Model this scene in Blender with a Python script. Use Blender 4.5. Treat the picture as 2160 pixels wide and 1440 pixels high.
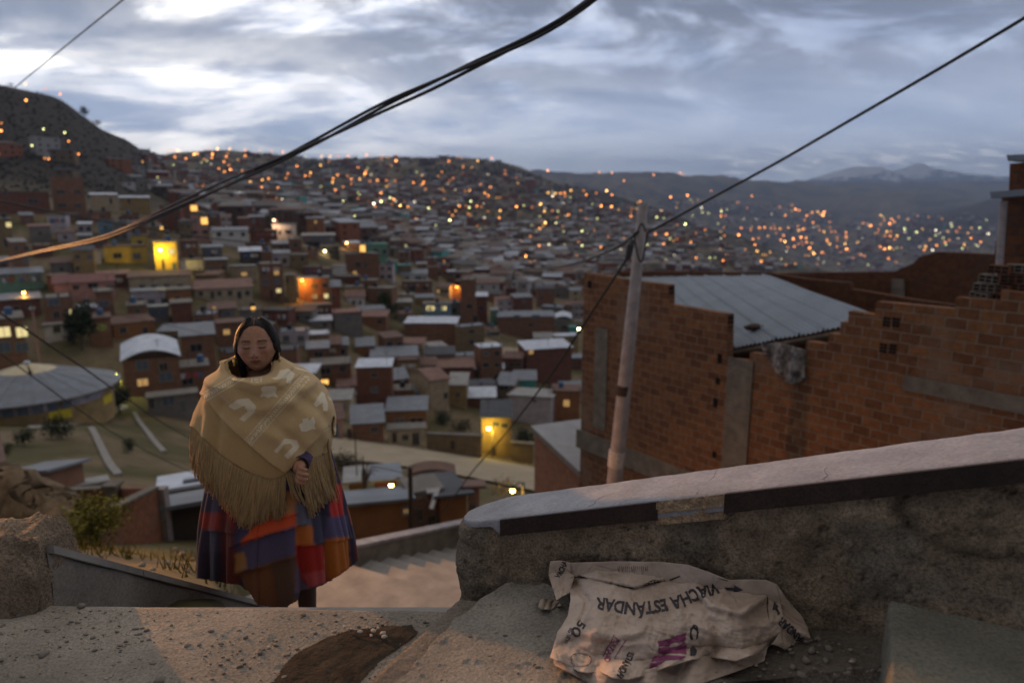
import bpy, bmesh, math, random
import numpy as np
from mathutils import Vector, Matrix, noise

random.seed(11)
RNG = np.random.default_rng(11)
for o in list(bpy.data.objects):
    bpy.data.objects.remove(o)
S = bpy.context.scene
COL = S.collection

# ------------------------------------------------------------------ camera
PITCH = math.radians(11.4)
CP, SP = math.cos(PITCH), math.sin(PITCH)
FPX = 1440.0                       # focal length in pixels of the 2160 wide frame
cd = bpy.data.cameras.new("camera")
cam = bpy.data.objects.new("camera", cd)
COL.objects.link(cam)
cam.location = (0, 0, 0)
cam.rotation_euler = (math.radians(90) - PITCH, 0, 0)
cd.sensor_width = 36.0
cd.lens = 24.0
cd.clip_start = 0.05
cd.clip_end = 60000
cd.dof.use_dof = True
cd.dof.focus_distance = 2.2
cd.dof.aperture_fstop = 2.0
S.camera = cam

# ------------------------------------------------------------------ world: dusk sky with broken cloud
SUN_EL, SUN_AZ = math.radians(11), math.radians(-34)     # az measured from +Y towards +X
W = bpy.data.worlds.new("World")
S.world = W
W.use_nodes = True
wn, wl = W.node_tree.nodes, W.node_tree.links
wn.clear()


def N(nt, typ, **kw):
    n = nt.nodes.new(typ)
    for k, v in kw.items():
        if k == 'inp':
            for kk, vv in v.items():
                n.inputs[kk].default_value = vv
        else:
            setattr(n, k, v)
    return n


def math_(nt, op, a, b=None, clamp=False):
    n = nt.nodes.new('ShaderNodeMath')
    n.operation = op
    n.use_clamp = clamp
    for i, v in enumerate((a, b)):
        if v is None:
            continue
        if isinstance(v, (int, float)):
            n.inputs[i].default_value = v
        else:
            nt.links.new(v, n.inputs[i])
    return n.outputs[0]


def mixc(nt, fac, a, b, blend='MIX'):
    n = nt.nodes.new('ShaderNodeMix')
    n.data_type = 'RGBA'
    n.blend_type = blend
    for sock, v in ((n.inputs[0], fac), (n.inputs[6], a), (n.inputs[7], b)):
        if isinstance(v, (int, float)):
            sock.default_value = v
        elif isinstance(v, tuple):
            sock.default_value = v if len(v) == 4 else (*v, 1)
        else:
            nt.links.new(v, sock)
    return n.outputs[2]


def ramp(nt, fac, stops, interp='LINEAR'):
    n = nt.nodes.new('ShaderNodeValToRGB')
    n.color_ramp.interpolation = interp
    el = n.color_ramp.elements
    while len(el) < len(stops):
        el.new(0.5)
    for e, (p, c) in zip(el, stops):
        e.position = p
        e.color = c if len(c) == 4 else (*c, 1)
    nt.links.new(fac, n.inputs[0])
    return n.outputs[0]


def g(v):
    return (v, v, v, 1)


nt = W.node_tree
tc = N(nt, 'ShaderNodeTexCoord')
sep = N(nt, 'ShaderNodeSeparateXYZ')
nt.links.new(tc.outputs['Generated'], sep.inputs[0])
dx, dy, dz = sep.outputs
zc = math_(nt, 'MAXIMUM', dz, 0.0)
den = math_(nt, 'ADD', zc, 0.30)
cx_ = math_(nt, 'DIVIDE', dx, den)
cy_ = math_(nt, 'DIVIDE', dy, den)
cv = N(nt, 'ShaderNodeCombineXYZ')
nt.links.new(cx_, cv.inputs[0]); nt.links.new(cy_, cv.inputs[1])
sky = N(nt, 'ShaderNodeTexSky', sky_type='NISHITA', sun_disc=False, sun_elevation=math.radians(3.0),
        sun_rotation=SUN_AZ, altitude=3600, air_density=1.3, dust_density=1.5, ozone_density=3.0)
skyc = mixc(nt, 1.0, sky.outputs[0], (0.075, 0.075, 0.085), 'MULTIPLY')
# clear evening blue behind the cloud, from the elevation
elev = ramp(nt, zc, [(0.0, (0.47, 0.55, 0.68)), (0.10, (0.37, 0.44, 0.60)), (0.22, (0.25, 0.31, 0.45)), (0.7, (0.14, 0.18, 0.30))])
base = mixc(nt, 0.2, elev, skyc)
# brightness of the west: a lobe around the set sun
sunv = (math.sin(SUN_AZ) * math.cos(SUN_EL), math.cos(SUN_AZ) * math.cos(SUN_EL), math.sin(SUN_EL))
vm = N(nt, 'ShaderNodeVectorMath', operation='DOT_PRODUCT')
nt.links.new(tc.outputs['Generated'], vm.inputs[0])
vm.inputs[1].default_value = sunv
dot0 = math_(nt, 'MAXIMUM', vm.outputs['Value'], 0.0)
lobe = math_(nt, 'POWER', dot0, 9.0)
lobe2 = math_(nt, 'POWER', dot0, 1.6)


def cloud_noise(scale, sx, sy, loc, detail, rough, dist):
    mp = N(nt, 'ShaderNodeMapping', inp={'Location': loc, 'Scale': (sx, sy, 1)})
    nt.links.new(cv.outputs[0], mp.inputs[0])
    n = N(nt, 'ShaderNodeTexNoise', inp={'Scale': scale, 'Detail': detail, 'Roughness': rough, 'Distortion': dist})
    nt.links.new(mp.outputs[0], n.inputs['Vector'])
    return n.outputs[0]


# pale veil cloud, bright near the set sun
veil = ramp(nt, cloud_noise(1.9, 0.75, 1.3, (3.1, 1.7, 0), 10, 0.60, 0.5), [(0.36, g(0)), (0.62, g(1))], 'EASE')
veilc = mixc(nt, math_(nt, 'MULTIPLY', lobe, 1.15, True), (0.50, 0.56, 0.68), (1.45, 1.42, 1.37))
s1 = mixc(nt, math_(nt, 'MULTIPLY', veil, math_(nt, 'ADD', math_(nt, 'MULTIPLY', lobe, 0.7), 0.55, True)), base, veilc)
# grey stratus wisps lower down
wisp = ramp(nt, cloud_noise(3.4, 0.5, 1.5, (0.3, 5.2, 0), 9, 0.58, 0.3), [(0.48, g(0)), (0.68, g(1))], 'EASE')
s1 = mixc(nt, math_(nt, 'MULTIPLY', wisp, 0.55), s1, mixc(nt, lobe, (0.29, 0.34, 0.47), (0.62, 0.66, 0.74)))
# dark cloud bellies, heavier overhead
dk = ramp(nt, cloud_noise(2.1, 0.85, 1.25, (7.7, 2.2, 0), 11, 0.62, 0.45), [(0.39, g(0)), (0.54, g(1))], 'EASE')
up = ramp(nt, zc, [(0.10, g(0.0)), (0.17, g(0.6)), (0.24, g(1.0))])
darkc = mixc(nt, math_(nt, 'MULTIPLY', lobe, 0.6, True), (0.105, 0.125, 0.175), (0.24, 0.27, 0.33))
s2 = mixc(nt, math_(nt, 'MULTIPLY', math_(nt, 'MULTIPLY', dk, up), 0.92), s1, darkc)
# low cumulus lit white above the snow range
cum = ramp(nt, cloud_noise(9.0, 1.0, 2.2, (1.5, 8.2, 0), 8, 0.62, 0.3), [(0.50, g(0)), (0.60, g(1))], 'EASE')
lowb = ramp(nt, dz, [(0.030, g(0)), (0.040, g(1)), (0.058, g(1)), (0.078, g(0))])
azm = math_(nt, 'DIVIDE', dx, math_(nt, 'MAXIMUM', dy, 0.05))
eastb = ramp(nt, azm, [(0.26, g(0)), (0.32, g(1)), (0.72, g(1)), (0.85, g(0.3))])
s2 = mixc(nt, math_(nt, 'MULTIPLY', math_(nt, 'MULTIPLY', cum, lowb), math_(nt, 'MULTIPLY', eastb, 0.8)), s2, (0.78, 0.82, 0.90))
# the east behind the photographer is already night blue
back = ramp(nt, math_(nt, 'ADD', math_(nt, 'MULTIPLY', dy, 0.5), 0.5), [(0.22, g(0.32)), (0.78, g(1.0))], 'EASE')
# high cloud overhead, above the picture, still catches warm grey light
zen = ramp(nt, zc, [(0.30, g(0.0)), (0.62, g(1.0))], 'EASE')
s2 = mixc(nt, 1.0, s2, (1.95, 1.92, 1.90), 'MULTIPLY')
s3 = mixc(nt, zen, s2, (0.84, 0.785, 0.755))
bg = N(nt, 'ShaderNodeBackground')
nt.links.new(s3, bg.inputs[0])
nt.links.new(back, bg.inputs[1])
wo = N(nt, 'ShaderNodeOutputWorld')
nt.links.new(bg.outputs[0], wo.inputs[0])

# ------------------------------------------------------------------ the last sunlight, soft through the cloud
sl = bpy.data.lights.new("sun", 'SUN')
sl.energy = 0.12
sl.angle = math.radians(25)
sl.color = (1.0, 0.93, 0.84)
so = bpy.data.objects.new("sun", sl)
COL.objects.link(so)
so.rotation_euler = Vector(sunv).to_track_quat('Z', 'Y').to_euler()

S.view_settings.view_transform = 'Standard'
S.view_settings.look = 'None'
S.view_settings.exposure = 0.0
S.view_settings.gamma = 1.0
S.view_settings.use_curve_mapping = False
S.cycles.use_denoising = True
S.cycles.max_bounces = 6
S.cycles.diffuse_bounces = 3
S.cycles.volume_bounces = 0
S.cycles.transparent_max_bounces = 8

# ------------------------------------------------------------------ helpers


def ray(px, py):
    u, v = (px - 1080) / FPX, (720 - py) / FPX
    return u, CP + v * SP, -SP + v * CP


def at(px, py, Y):
    x, y, z = ray(px, py)
    return Vector((x * Y / y, Y, z * Y / y))


def atz(px, py, z):
    x, y, zz = ray(px, py)
    t = z / zz
    return Vector((x * t, y * t, z))


def proj(p):
    f = p[1] * CP - p[2] * SP
    return 1080 + FPX * p[0] / f, 720 - FPX * (p[1] * SP + p[2] * CP) / f


class MB:
    """collects faces, links them as one mesh object"""

    def __init__(self):
        self.v, self.f, self.m, self.c = [], [], [], []

    def face(self, pts, mi=0, col=None):
        b = len(self.v)
        self.v += [tuple(p) for p in pts]
        self.f.append(tuple(range(b, b + len(pts))))
        self.m.append(mi)
        self.c.append(col)

    def box(self, lo, hi, mi=0, M=None, col=None, skip=()):
        x0, y0, z0 = lo
        x1, y1, z1 = hi
        p = [Vector(q) for q in ((x0, y0, z0), (x1, y0, z0), (x1, y1, z0), (x0, y1, z0), (x0, y0, z1), (x1, y0, z1), (x1, y1, z1), (x0, y1, z1))]
        if M is not None:
            p = [M @ q for q in p]
        b = len(self.v)
        self.v += [tuple(q) for q in p]
        for i, f in enumerate(((0, 3, 2, 1), (4, 5, 6, 7), (0, 1, 5, 4), (1, 2, 6, 5), (2, 3, 7, 6), (3, 0, 4, 7))):
            if i in skip:
                continue
            self.f.append(tuple(b + k for k in f))
            self.m.append(mi)
            self.c.append(col)

    def prism(self, poly, z0, z1, mi=0, side=None, M=None):
        """poly: xy list counter-clockwise; z0, z1 numbers or per-vertex lists"""
        n = len(poly)
        z0 = z0 if isinstance(z0, (list, tuple)) else [z0] * n
        z1 = z1 if isinstance(z1, (list, tuple)) else [z1] * n
        b = len(self.v)
        P = [Vector((p[0], p[1], z)) for p, z in zip(poly, z0)] + [Vector((p[0], p[1], z)) for p, z in zip(poly, z1)]
        if M is not None:
            P = [M @ q for q in P]
        self.v += [tuple(q) for q in P]
        self.f.append(tuple(b + i for i in reversed(range(n)))); self.m.append(mi); self.c.append(None)
        self.f.append(tuple(b + n + i for i in range(n))); self.m.append(mi); self.c.append(None)
        for i in range(n):
            j = (i + 1) % n
            self.f.append((b + i, b + j, b + n + j, b + n + i))
            self.m.append(mi if side is None else side)
            self.c.append(None)

    def tube(self, pts, rad, seg=8, mi=0, cap=True):
        pts = [Vector(p) for p in pts]
        n = len(pts)
        if not isinstance(rad, (list, tuple)):
            rad = [rad] * n
        b = len(self.v)
        up = Vector((0, 0, 1))
        for i in range(n):
            t = (pts[min(i + 1, n - 1)] - pts[max(i - 1, 0)])
            if t.length < 1e-9:
                t = Vector((0, 0, 1))
            t.normalize()
            a = t.cross(up)
            if a.length < 1e-3:
                a = t.cross(Vector((1, 0, 0)))
            a.normalize()
            c = a.cross(t)
            for k in range(seg):
                an = 2 * math.pi * k / seg
                self.v.append(tuple(pts[i] + (a * math.cos(an) + c * math.sin(an)) * rad[i]))
        for i in range(n - 1):
            for k in range(seg):
                k2 = (k + 1) % seg
                self.f.append((b + i * seg + k, b + i * seg + k2, b + (i + 1) * seg + k2, b + (i + 1) * seg + k))
                self.m.append(mi); self.c.append(None)
        if cap:
            self.f.append(tuple(b + k for k in reversed(range(seg)))); self.m.append(mi); self.c.append(None)
            self.f.append(tuple(b + (n - 1) * seg + k for k in range(seg))); self.m.append(mi); self.c.append(None)

    def ball(self, c, r, nu=10, nv=7, mi=0, jit=0.0, rnd=None):
        c = Vector(c)
        r = Vector((r, r, r)) if isinstance(r, (int, float)) else Vector(r)
        b = len(self.v)
        rnd = rnd or random
        for j in range(nv + 1):
            ph = math.pi * j / nv
            for i in range(nu):
                th = 2 * math.pi * i / nu
                k = 1 + (rnd.uniform(-jit, jit) if jit and 0 < j < nv else 0)
                self.v.append((c.x + r.x * k * math.sin(ph) * math.cos(th), c.y + r.y * k * math.sin(ph) * math.sin(th), c.z + r.z * k * math.cos(ph)))
        for j in range(nv):
            for i in range(nu):
                i2 = (i + 1) % nu
                self.f.append((b + j * nu + i, b + (j + 1) * nu + i, b + (j + 1) * nu + i2, b + j * nu + i2))
                self.m.append(mi); self.c.append(None)

    def build(self, name, mats, parent=None, smooth=False, loc=None):
        me = bpy.data.meshes.new(name)
        me.from_pydata(self.v, [], self.f)
        if not isinstance(mats, (list, tuple)):
            mats = [mats]
        for m in mats:
            me.materials.append(m)
        me.polygons.foreach_set('material_index', self.m)
        if any(c is not None for c in self.c):
            at_ = me.color_attributes.new('Col', 'FLOAT_COLOR', 'CORNER')
            buf = []
            for p, c in zip(me.polygons, self.c):
                c = c or (1, 1, 1)
                buf += [c[0], c[1], c[2], 1.0] * p.loop_total
            at_.data.foreach_set('color', buf)
        if smooth:
            me.polygons.foreach_set('use_smooth', [True] * len(me.polygons))
        me.update()
        o = bpy.data.objects.new(name, me)
        COL.objects.link(o)
        if parent is not None:
            o.parent = parent
        if loc is not None:
            o.location = loc
        return o


def grid_obj(name, P, mat, parent=None, smooth=True, col=None, closed_u=False):
    """P: array (nv, nu, 3)"""
    nv, nu = P.shape[:2]
    me = bpy.data.meshes.new(name)
    faces = []
    for j in range(nv - 1):
        for i in range(nu if closed_u else nu - 1):
            i2 = (i + 1) % nu
            faces.append((j * nu + i, j * nu + i2, (j + 1) * nu + i2, (j + 1) * nu + i))
    me.from_pydata(P.reshape(-1, 3).tolist(), [], faces)
    for m in (mat if isinstance(mat, (list, tuple)) else [mat]):
        me.materials.append(m)
    if col is not None:
        a = me.color_attributes.new('Col', 'FLOAT_COLOR', 'POINT')
        c4 = np.ones((nv * nu, 4), np.float32)
        c4[:, :3] = col.reshape(-1, 3)
        a.data.foreach_set('color', c4.ravel())
    if smooth:
        me.polygons.foreach_set('use_smooth', [True] * len(me.polygons))
    me.update()
    o = bpy.data.objects.new(name, me)
    COL.objects.link(o)
    if parent is not None:
        o.parent = parent
    return o


def empty(name, loc=(0, 0, 0), rz=0.0):
    o = bpy.data.objects.new(name, None)
    o.empty_display_size = 0.2
    o.location = loc
    o.rotation_euler = (0, 0, rz)
    COL.objects.link(o)
    return o


def tag(o, label=None, cat=None, group=None, kind=None):
    if label:
        o['label'] = label
    if cat:
        o['category'] = cat
    if group:
        o['group'] = group
    if kind:
        o['kind'] = kind
    return o


# ------------------------------------------------------------------ materials


def mat(name, col, rough=0.85, var=0.25, scale=3.0, bump=0.0, bscale=None, metal=0.0, col2=None, vcol=False, detail=6, spec=0.3, coord='Object', grain=0.0, gscale=160):
    m = bpy.data.materials.new(name)
    m.use_nodes = True
    nt = m.node_tree
    b = nt.nodes['Principled BSDF']
    b.inputs['Roughness'].default_value = rough
    b.inputs['Metallic'].default_value = metal
    b.inputs['Specular IOR Level'].default_value = spec
    tc = N(nt, 'ShaderNodeTexCoord')
    no = N(nt, 'ShaderNodeTexNoise', inp={'Scale': scale, 'Detail': detail, 'Roughness': 0.62})
    nt.links.new(tc.outputs[coord], no.inputs['Vector'])
    c1 = tuple(c * (1 - var) for c in col)
    c2 = col2 or tuple(min(1, c * (1 + var)) for c in col)
    out = ramp(nt, no.outputs[0], [(0.32, c1), (0.68, c2)])
    if vcol:
        a = N(nt, 'ShaderNodeVertexColor', layer_name='Col')
        out = mixc(nt, 1.0, out, a.outputs[0], 'MULTIPLY')
    if grain:
        gn = N(nt, 'ShaderNodeTexNoise', inp={'Scale': gscale, 'Detail': 5, 'Roughness': 0.75})
        nt.links.new(tc.outputs[coord], gn.inputs['Vector'])
        out = mixc(nt, 1.0, out, ramp(nt, gn.outputs[0], [(0.34, g(1 - grain)), (0.5, g(1.0)), (0.68, g(1 + grain * .8))]), 'MULTIPLY')
    nt.links.new(out, b.inputs['Base Color'])
    if bump:
        nb = N(nt, 'ShaderNodeTexNoise', inp={'Scale': bscale or scale * 6, 'Detail': 8, 'Roughness': 0.65})
        nt.links.new(tc.outputs[coord], nb.inputs['Vector'])
        bp = N(nt, 'ShaderNodeBump', inp={'Strength': bump, 'Distance': 0.02})
        nt.links.new(nb.outputs[0], bp.inputs['Height'])
        nt.links.new(bp.outputs[0], b.inputs['Normal'])
    return m


def emit(name, col, strength, sample=True):
    m = bpy.data.materials.new(name)
    m.use_nodes = True
    nt = m.node_tree
    nt.nodes.clear()
    e = N(nt, 'ShaderNodeEmission', inp={'Color': (*col, 1), 'Strength': strength})
    o = N(nt, 'ShaderNodeOutputMaterial')
    nt.links.new(e.outputs[0], o.inputs[0])
    m.cycles.emission_sampling = 'FRONT' if sample else 'NONE'
    return m


def smoothstep(a, b, x):
    t = np.clip((x - a) / (b - a), 0, 1)
    return t * t * (3 - 2 * t)


def vnoise(x, y, seed=0):
    """value noise on arrays"""
    x = np.asarray(x, float); y = np.asarray(y, float)
    xi, yi = np.floor(x).astype(np.int64), np.floor(y).astype(np.int64)
    xf, yf = x - xi, y - yi
    u, v = xf * xf * (3 - 2 * xf), yf * yf * (3 - 2 * yf)

    def h(a, b):
        n = (a * 374761393 + b * 668265263 + seed * 974711) & 0x7fffffff
        n = ((n ^ (n >> 13)) * 1274126177) & 0x7fffffff
        n = (n ^ (n >> 16)) & 0xffff
        return n / 65535.0
    return (h(xi, yi) * (1 - u) + h(xi + 1, yi) * u) * (1 - v) + (h(xi, yi + 1) * (1 - u) + h(xi + 1, yi + 1) * u) * v


def fbm(x, y, oct=5, seed=0):
    s, a = 0, 0.5
    for i in range(oct):
        s = s + a * (vnoise(x, y, seed + i) - 0.5)
        x, y, a = x * 2.03 + 7.1, y * 2.03 + 3.7, a * 0.5
    return s


def in_poly(px, py, poly):
    """vectorised point in polygon"""
    px = np.asarray(px); py = np.asarray(py)
    ins = np.zeros(px.shape, bool)
    n = len(poly)
    for i in range(n):
        x0, y0 = poly[i]
        x1, y1 = poly[(i + 1) % n]
        if y0 == y1:
            continue
        c = ((y0 > py) != (y1 > py)) & (px < (x1 - x0) * (py - y0) / (y1 - y0) + x0)
        ins ^= c
    return ins


def seg_dist(px, py, line):
    """distance from points to polyline"""
    d = np.full(np.shape(px), 1e9)
    for (x0, y0), (x1, y1) in zip(line[:-1], line[1:]):
        vx, vy = x1 - x0, y1 - y0
        t = np.clip(((px - x0) * vx + (py - y0) * vy) / (vx * vx + vy * vy), 0, 1)
        d = np.minimum(d, np.hypot(px - x0 - t * vx, py - y0 - t * vy))
    return d
# ------------------------------------------------------------------ terrain: hillside, valley and ridges
TC = {  # column: [(distance, image row of the ground there)]
    -900: [(2, 1345), (3, 1230), (6, 1150), (15, 1100), (28, 1000), (45, 930), (62, 880), (80, 850), (100, 760), (130, 620), (160, 510), (200, 410), (300, 330), (520, 10), (800, 100), (2500, 300), (12000, 400)],
    0: [(2, 1345), (3, 1225), (6, 1150), (15, 1140), (28, 1040), (45, 960), (60, 905), (80, 885), (95, 790), (115, 680), (135, 600), (160, 520), (200, 440), (300, 372), (520, 150), (800, 240), (2500, 350), (12000, 400)],
    200: [(2, 1345), (3, 1225), (6, 1168), (15, 1150), (28, 1060), (45, 985), (60, 905), (80, 885), (95, 800), (115, 680), (135, 610), (160, 540), (200, 455), (300, 392), (540, 200), (800, 285), (2500, 350), (12000, 400)],
    330: [(2, 1345), (3, 1225), (6, 1185), (15, 1150), (28, 1075), (45, 1000), (65, 940), (80, 890), (100, 800), (120, 690), (140, 610), (165, 545), (200, 480), (350, 405), (650, 296), (1000, 325), (2500, 350), (12000, 400)],
    430: [(2, 1350), (3, 1240), (5, 1200), (9, 1185), (16, 1150), (28, 1085), (45, 1010), (70, 950), (85, 900), (105, 800), (125, 680), (145, 600), (170, 540), (210, 490), (380, 440), (800, 390), (1500, 322), (2500, 350), (12000, 400)],
    520: [(2, 1480), (5, 1450), (8, 1330), (12, 1210), (20, 1160), (30, 1110), (50, 1010), (80, 945), (95, 900), (115, 780), (135, 680), (155, 610), (180, 545), (220, 500), (400, 450), (900, 390), (1600, 322), (3000, 350), (12000, 400)],
    650: [(2, 1480), (5, 1450), (8, 1340), (12, 1250), (20, 1190), (32, 1110), (55, 1000), (85, 930), (105, 860), (125, 760), (150, 660), (175, 590), (205, 520), (240, 500), (420, 455), (900, 395), (1700, 327), (3000, 350), (12000, 400)],
    800: [(2, 1480), (5, 1450), (8, 1340), (12, 1260), (20, 1200), (32, 1120), (60, 1000), (90, 945), (110, 880), (135, 780), (165, 690), (195, 620), (230, 555), (270, 530), (420, 495), (900, 430), (1900, 332), (3200, 350), (12000, 400)],
    960: [(2, 1480), (5, 1450), (8, 1340), (12, 1260), (20, 1200), (32, 1120), (60, 1010), (92, 965), (110, 910), (140, 800), (175, 720), (215, 655), (270, 610), (420, 550), (800, 480), (2000, 326), (3200, 350), (12000, 395)],
    1100: [(2, 1480), (5, 1450), (8, 1340), (12, 1240), (20, 1170), (32, 1100), (60, 1020), (92, 985), (112, 930), (140, 830), (175, 760), (215, 700), (270, 640), (420, 570), (800, 500), (2000, 350), (2600, 378), (5000, 374), (6500, 366), (12000, 395)],
    1230: [(2, 1480), (5, 1400), (8, 1300), (12, 1180), (20, 1120), (32, 1080), (60, 1020), (92, 985), (115, 920), (145, 840), (180, 770), (220, 710), (280, 650), (420, 590), (800, 520), (1800, 400), (2300, 440), (4500, 405), (6500, 364), (12000, 390)],
    1400: [(2, 1480), (5, 1300), (8, 1200), (12, 1100), (20, 1080), (60, 1020), (115, 920), (180, 790), (280, 680), (420, 620), (800, 545), (1700, 443), (2200, 500), (4200, 450), (6500, 366), (12000, 390)],
    1560: [(2, 1480), (5, 1300), (8, 1200), (12, 1100), (20, 1080), (60, 1020), (115, 920), (180, 800), (280, 700), (420, 650), (800, 590), (1500, 496), (2000, 570), (3600, 505), (5500, 430), (7200, 375), (9000, 390), (12000, 388)],
    1700: [(2, 1480), (5, 1300), (8, 1200), (12, 1100), (20, 1080), (60, 1020), (115, 920), (280, 700), (420, 660), (800, 620), (1300, 560), (1900, 610), (3200, 565), (5200, 455), (7500, 397), (9500, 384), (12000, 388)],
    1850: [(2, 1480), (5, 1300), (8, 1200), (12, 1100), (20, 1080), (60, 1020), (280, 720), (800, 640), (1300, 600), (2000, 590), (2900, 560), (3500, 475), (4600, 478), (6500, 410), (9500, 384), (12000, 388)],
    2100: [(2, 1480), (5, 1300), (8, 1200), (12, 1100), (60, 1020), (280, 720), (800, 640), (1300, 610), (2000, 600), (2600, 550), (3300, 470), (4300, 400), (5800, 440), (9500, 384), (12000, 388)],
    3000: [(2, 1480), (5, 1300), (8, 1200), (12, 1100), (60, 1020), (280, 700), (800, 600), (1300, 560), (2000, 540), (2600, 480), (3300, 400), (4300, 300), (6500, 350), (12000, 388)],
}
T_PX = sorted(TC)
T_A = np.array([(p - 1080) / FPX / 0.97 for p in T_PX])
T_LY = np.linspace(math.log(2.0), math.log(12000.0), 260)
T_Z = np.zeros((len(T_PX), len(T_LY)))
for k, p in enumerate(T_PX):
    ys = np.log([s[0] for s in TC[p]])
    rows = np.interp(T_LY, ys, [s[1] for s in TC[p]])
    v = (720 - rows) / FPX
    T_Z[k] = np.exp(T_LY) * (-SP + v * CP) / (CP + v * SP)
# fine azimuth table, smoothed
T_AF = np.linspace(T_A[0], T_A[-1], 420)
T_ZF = np.array([np.interp(T_AF, T_A, T_Z[:, j]) for j in range(len(T_LY))]).T
kk = np.exp(-np.linspace(-2, 2, 9) ** 2); kk /= kk.sum()
pad = np.pad(T_ZF, ((4, 4), (0, 0)), mode='edge')
T_ZF = sum(kk[i] * pad[i:i + len(T_AF)] for i in range(9))
k2 = np.exp(-np.linspace(-2, 2, 5) ** 2); k2 /= k2.sum()
pad = np.pad(T_ZF / np.exp(T_LY)[None], ((0, 0), (2, 2)), mode='edge')
T_ZF = sum(k2[i] * pad[:, i:i + len(T_LY)] for i in range(5)) * np.exp(T_LY)[None]


def terr_al(a, ly):
    """smooth ground height from azimuth ratio and log distance"""
    fa = np.clip((a - T_AF[0]) / (T_AF[1] - T_AF[0]), 0, len(T_AF) - 1.001)
    fl = np.clip((ly - T_LY[0]) / (T_LY[1] - T_LY[0]), 0, len(T_LY) - 1.001)
    i, j = fa.astype(int), fl.astype(int)
    u, v = fa - i, fl - j
    return (T_ZF[i, j] * (1 - u) + T_ZF[i + 1, j] * u) * (1 - v) + (T_ZF[i, j + 1] * (1 - u) + T_ZF[i + 1, j + 1] * u) * v


def terr(x, y):
    x = np.asarray(x, float); y = np.maximum(np.asarray(y, float), 2.0)
    z = terr_al(x / y, np.log(y))
    amp = np.clip(y * 0.006, 0.02, 14)
    sc = 0.12 * np.clip(40 / y, 0.04, 4)
    far = np.clip((y - 350) / 900, 0, 1)
    z = z + amp * 0.6 * fbm(np.log(y) * 22, x / y * 22, 5, 3) + far * 0.016 * y * fbm(x / 240, y / 420, 5, 9)
    near = np.clip((60 - y) / 40, 0, 1)
    return z + near * 0.25 * fbm(x * 0.8, y * 0.8, 5, 5)


def ground_hit(px, py, y0=12.0, y1=9000.0, force=False):
    """first ground point seen at a pixel"""
    dx_, dy_, dz_ = ray(px, py)
    ys = np.exp(np.linspace(math.log(y0), math.log(y1), 900))
    zz = ys * dz_ / dy_
    tz = terr(ys * dx_ / dy_, ys)
    idx = np.nonzero(zz <= tz)[0]
    if len(idx) == 0:
        if not force:
            return None
        idx = [int(np.argmin((zz - tz) / ys))]
    i = idx[0]
    y = ys[i]
    return Vector((y * dx_ / dy_, y, float(tz[i])))


na, nl = 460, 330
AA = np.linspace(-1.25, 1.25, na)
LY = np.linspace(math.log(2.3), math.log(11500), nl)
Ag, Lg = np.meshgrid(AA, LY)
Yg = np.exp(Lg); Xg = Ag * Yg
TP = np.stack([Xg, Yg, terr(Xg, Yg)], -1)
# soil: ochre dirt, dry grass, dark scrub
f1 = fbm(Lg * 30, Ag * 30, 6, 21); f2 = fbm(Xg / 7, Yg / 7, 5, 33)
tcol = np.empty(TP.shape)
dirt = np.array((0.185, 0.140, 0.085)); grass = np.array((0.10, 0.088, 0.040)); scrub = np.array((0.046, 0.040, 0.034))
w1 = smoothstep(-0.12, 0.16, f2)[..., None]
tcol[:] = dirt * (1 - w1) + grass * w1
PXg = 1080 + Ag * FPX * 0.97
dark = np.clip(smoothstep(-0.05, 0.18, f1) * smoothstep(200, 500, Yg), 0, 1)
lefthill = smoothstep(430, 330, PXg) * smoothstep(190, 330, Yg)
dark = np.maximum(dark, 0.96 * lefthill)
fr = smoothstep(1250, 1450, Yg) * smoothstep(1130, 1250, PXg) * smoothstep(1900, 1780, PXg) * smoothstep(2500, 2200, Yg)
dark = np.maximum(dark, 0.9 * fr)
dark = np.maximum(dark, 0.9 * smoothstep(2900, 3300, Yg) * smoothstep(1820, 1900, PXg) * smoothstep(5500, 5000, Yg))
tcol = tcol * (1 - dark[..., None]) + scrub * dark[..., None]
tcol *= (0.8 + 0.6 * (fbm(Xg / 1.3, Yg / 1.3, 5, 41)[..., None] + 0.33))
M_soil = mat('hillside soil', (0.95, 0.95, 0.95), rough=0.95, var=0.12, scale=0.7, bump=0.5, bscale=3.0, vcol=True, spec=0.1)
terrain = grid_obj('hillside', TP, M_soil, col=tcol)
tag(terrain, kind='structure')

# ------------------------------------------------------------------ snow mountains far behind
M_rock = bpy.data.materials.new('snow and rock')
M_rock.use_nodes = True
nt = M_rock.node_tree
b = nt.nodes['Principled BSDF']
b.inputs['Roughness'].default_value = 0.9
geo = N(nt, 'ShaderNodeNewGeometry')
sp = N(nt, 'ShaderNodeSeparateXYZ'); nt.links.new(geo.outputs['Position'], sp.inputs[0])
no = N(nt, 'ShaderNodeTexNoise', inp={'Scale': 0.0022, 'Detail': 8, 'Roughness': 0.7}); nt.links.new(geo.outputs['Position'], no.inputs['Vector'])
hgt = math_(nt, 'ADD', math_(nt, 'DIVIDE', sp.outputs[2], 900.0), math_(nt, 'MULTIPLY', math_(nt, 'SUBTRACT', no.outputs[0], 0.5), 2.2))
nt.links.new(ramp(nt, hgt, [(0.60, (0.045, 0.05, 0.06)), (0.70, (0.85, 0.87, 0.90))]), b.inputs['Base Color'])
MY = 15500.0
mx = np.linspace(1300, 2700, 240)
prof = np.interp(mx, [1300, 1640, 1700, 1760, 1800, 1850, 1880, 1900, 1925, 1945, 1970, 2000, 2035, 2080, 2130, 2200, 2300, 2500, 2700],
                 [400, 388, 381, 362, 352, 353, 360, 356, 349, 347, 357, 360, 366, 371, 373, 355, 368, 362, 400])
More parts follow.
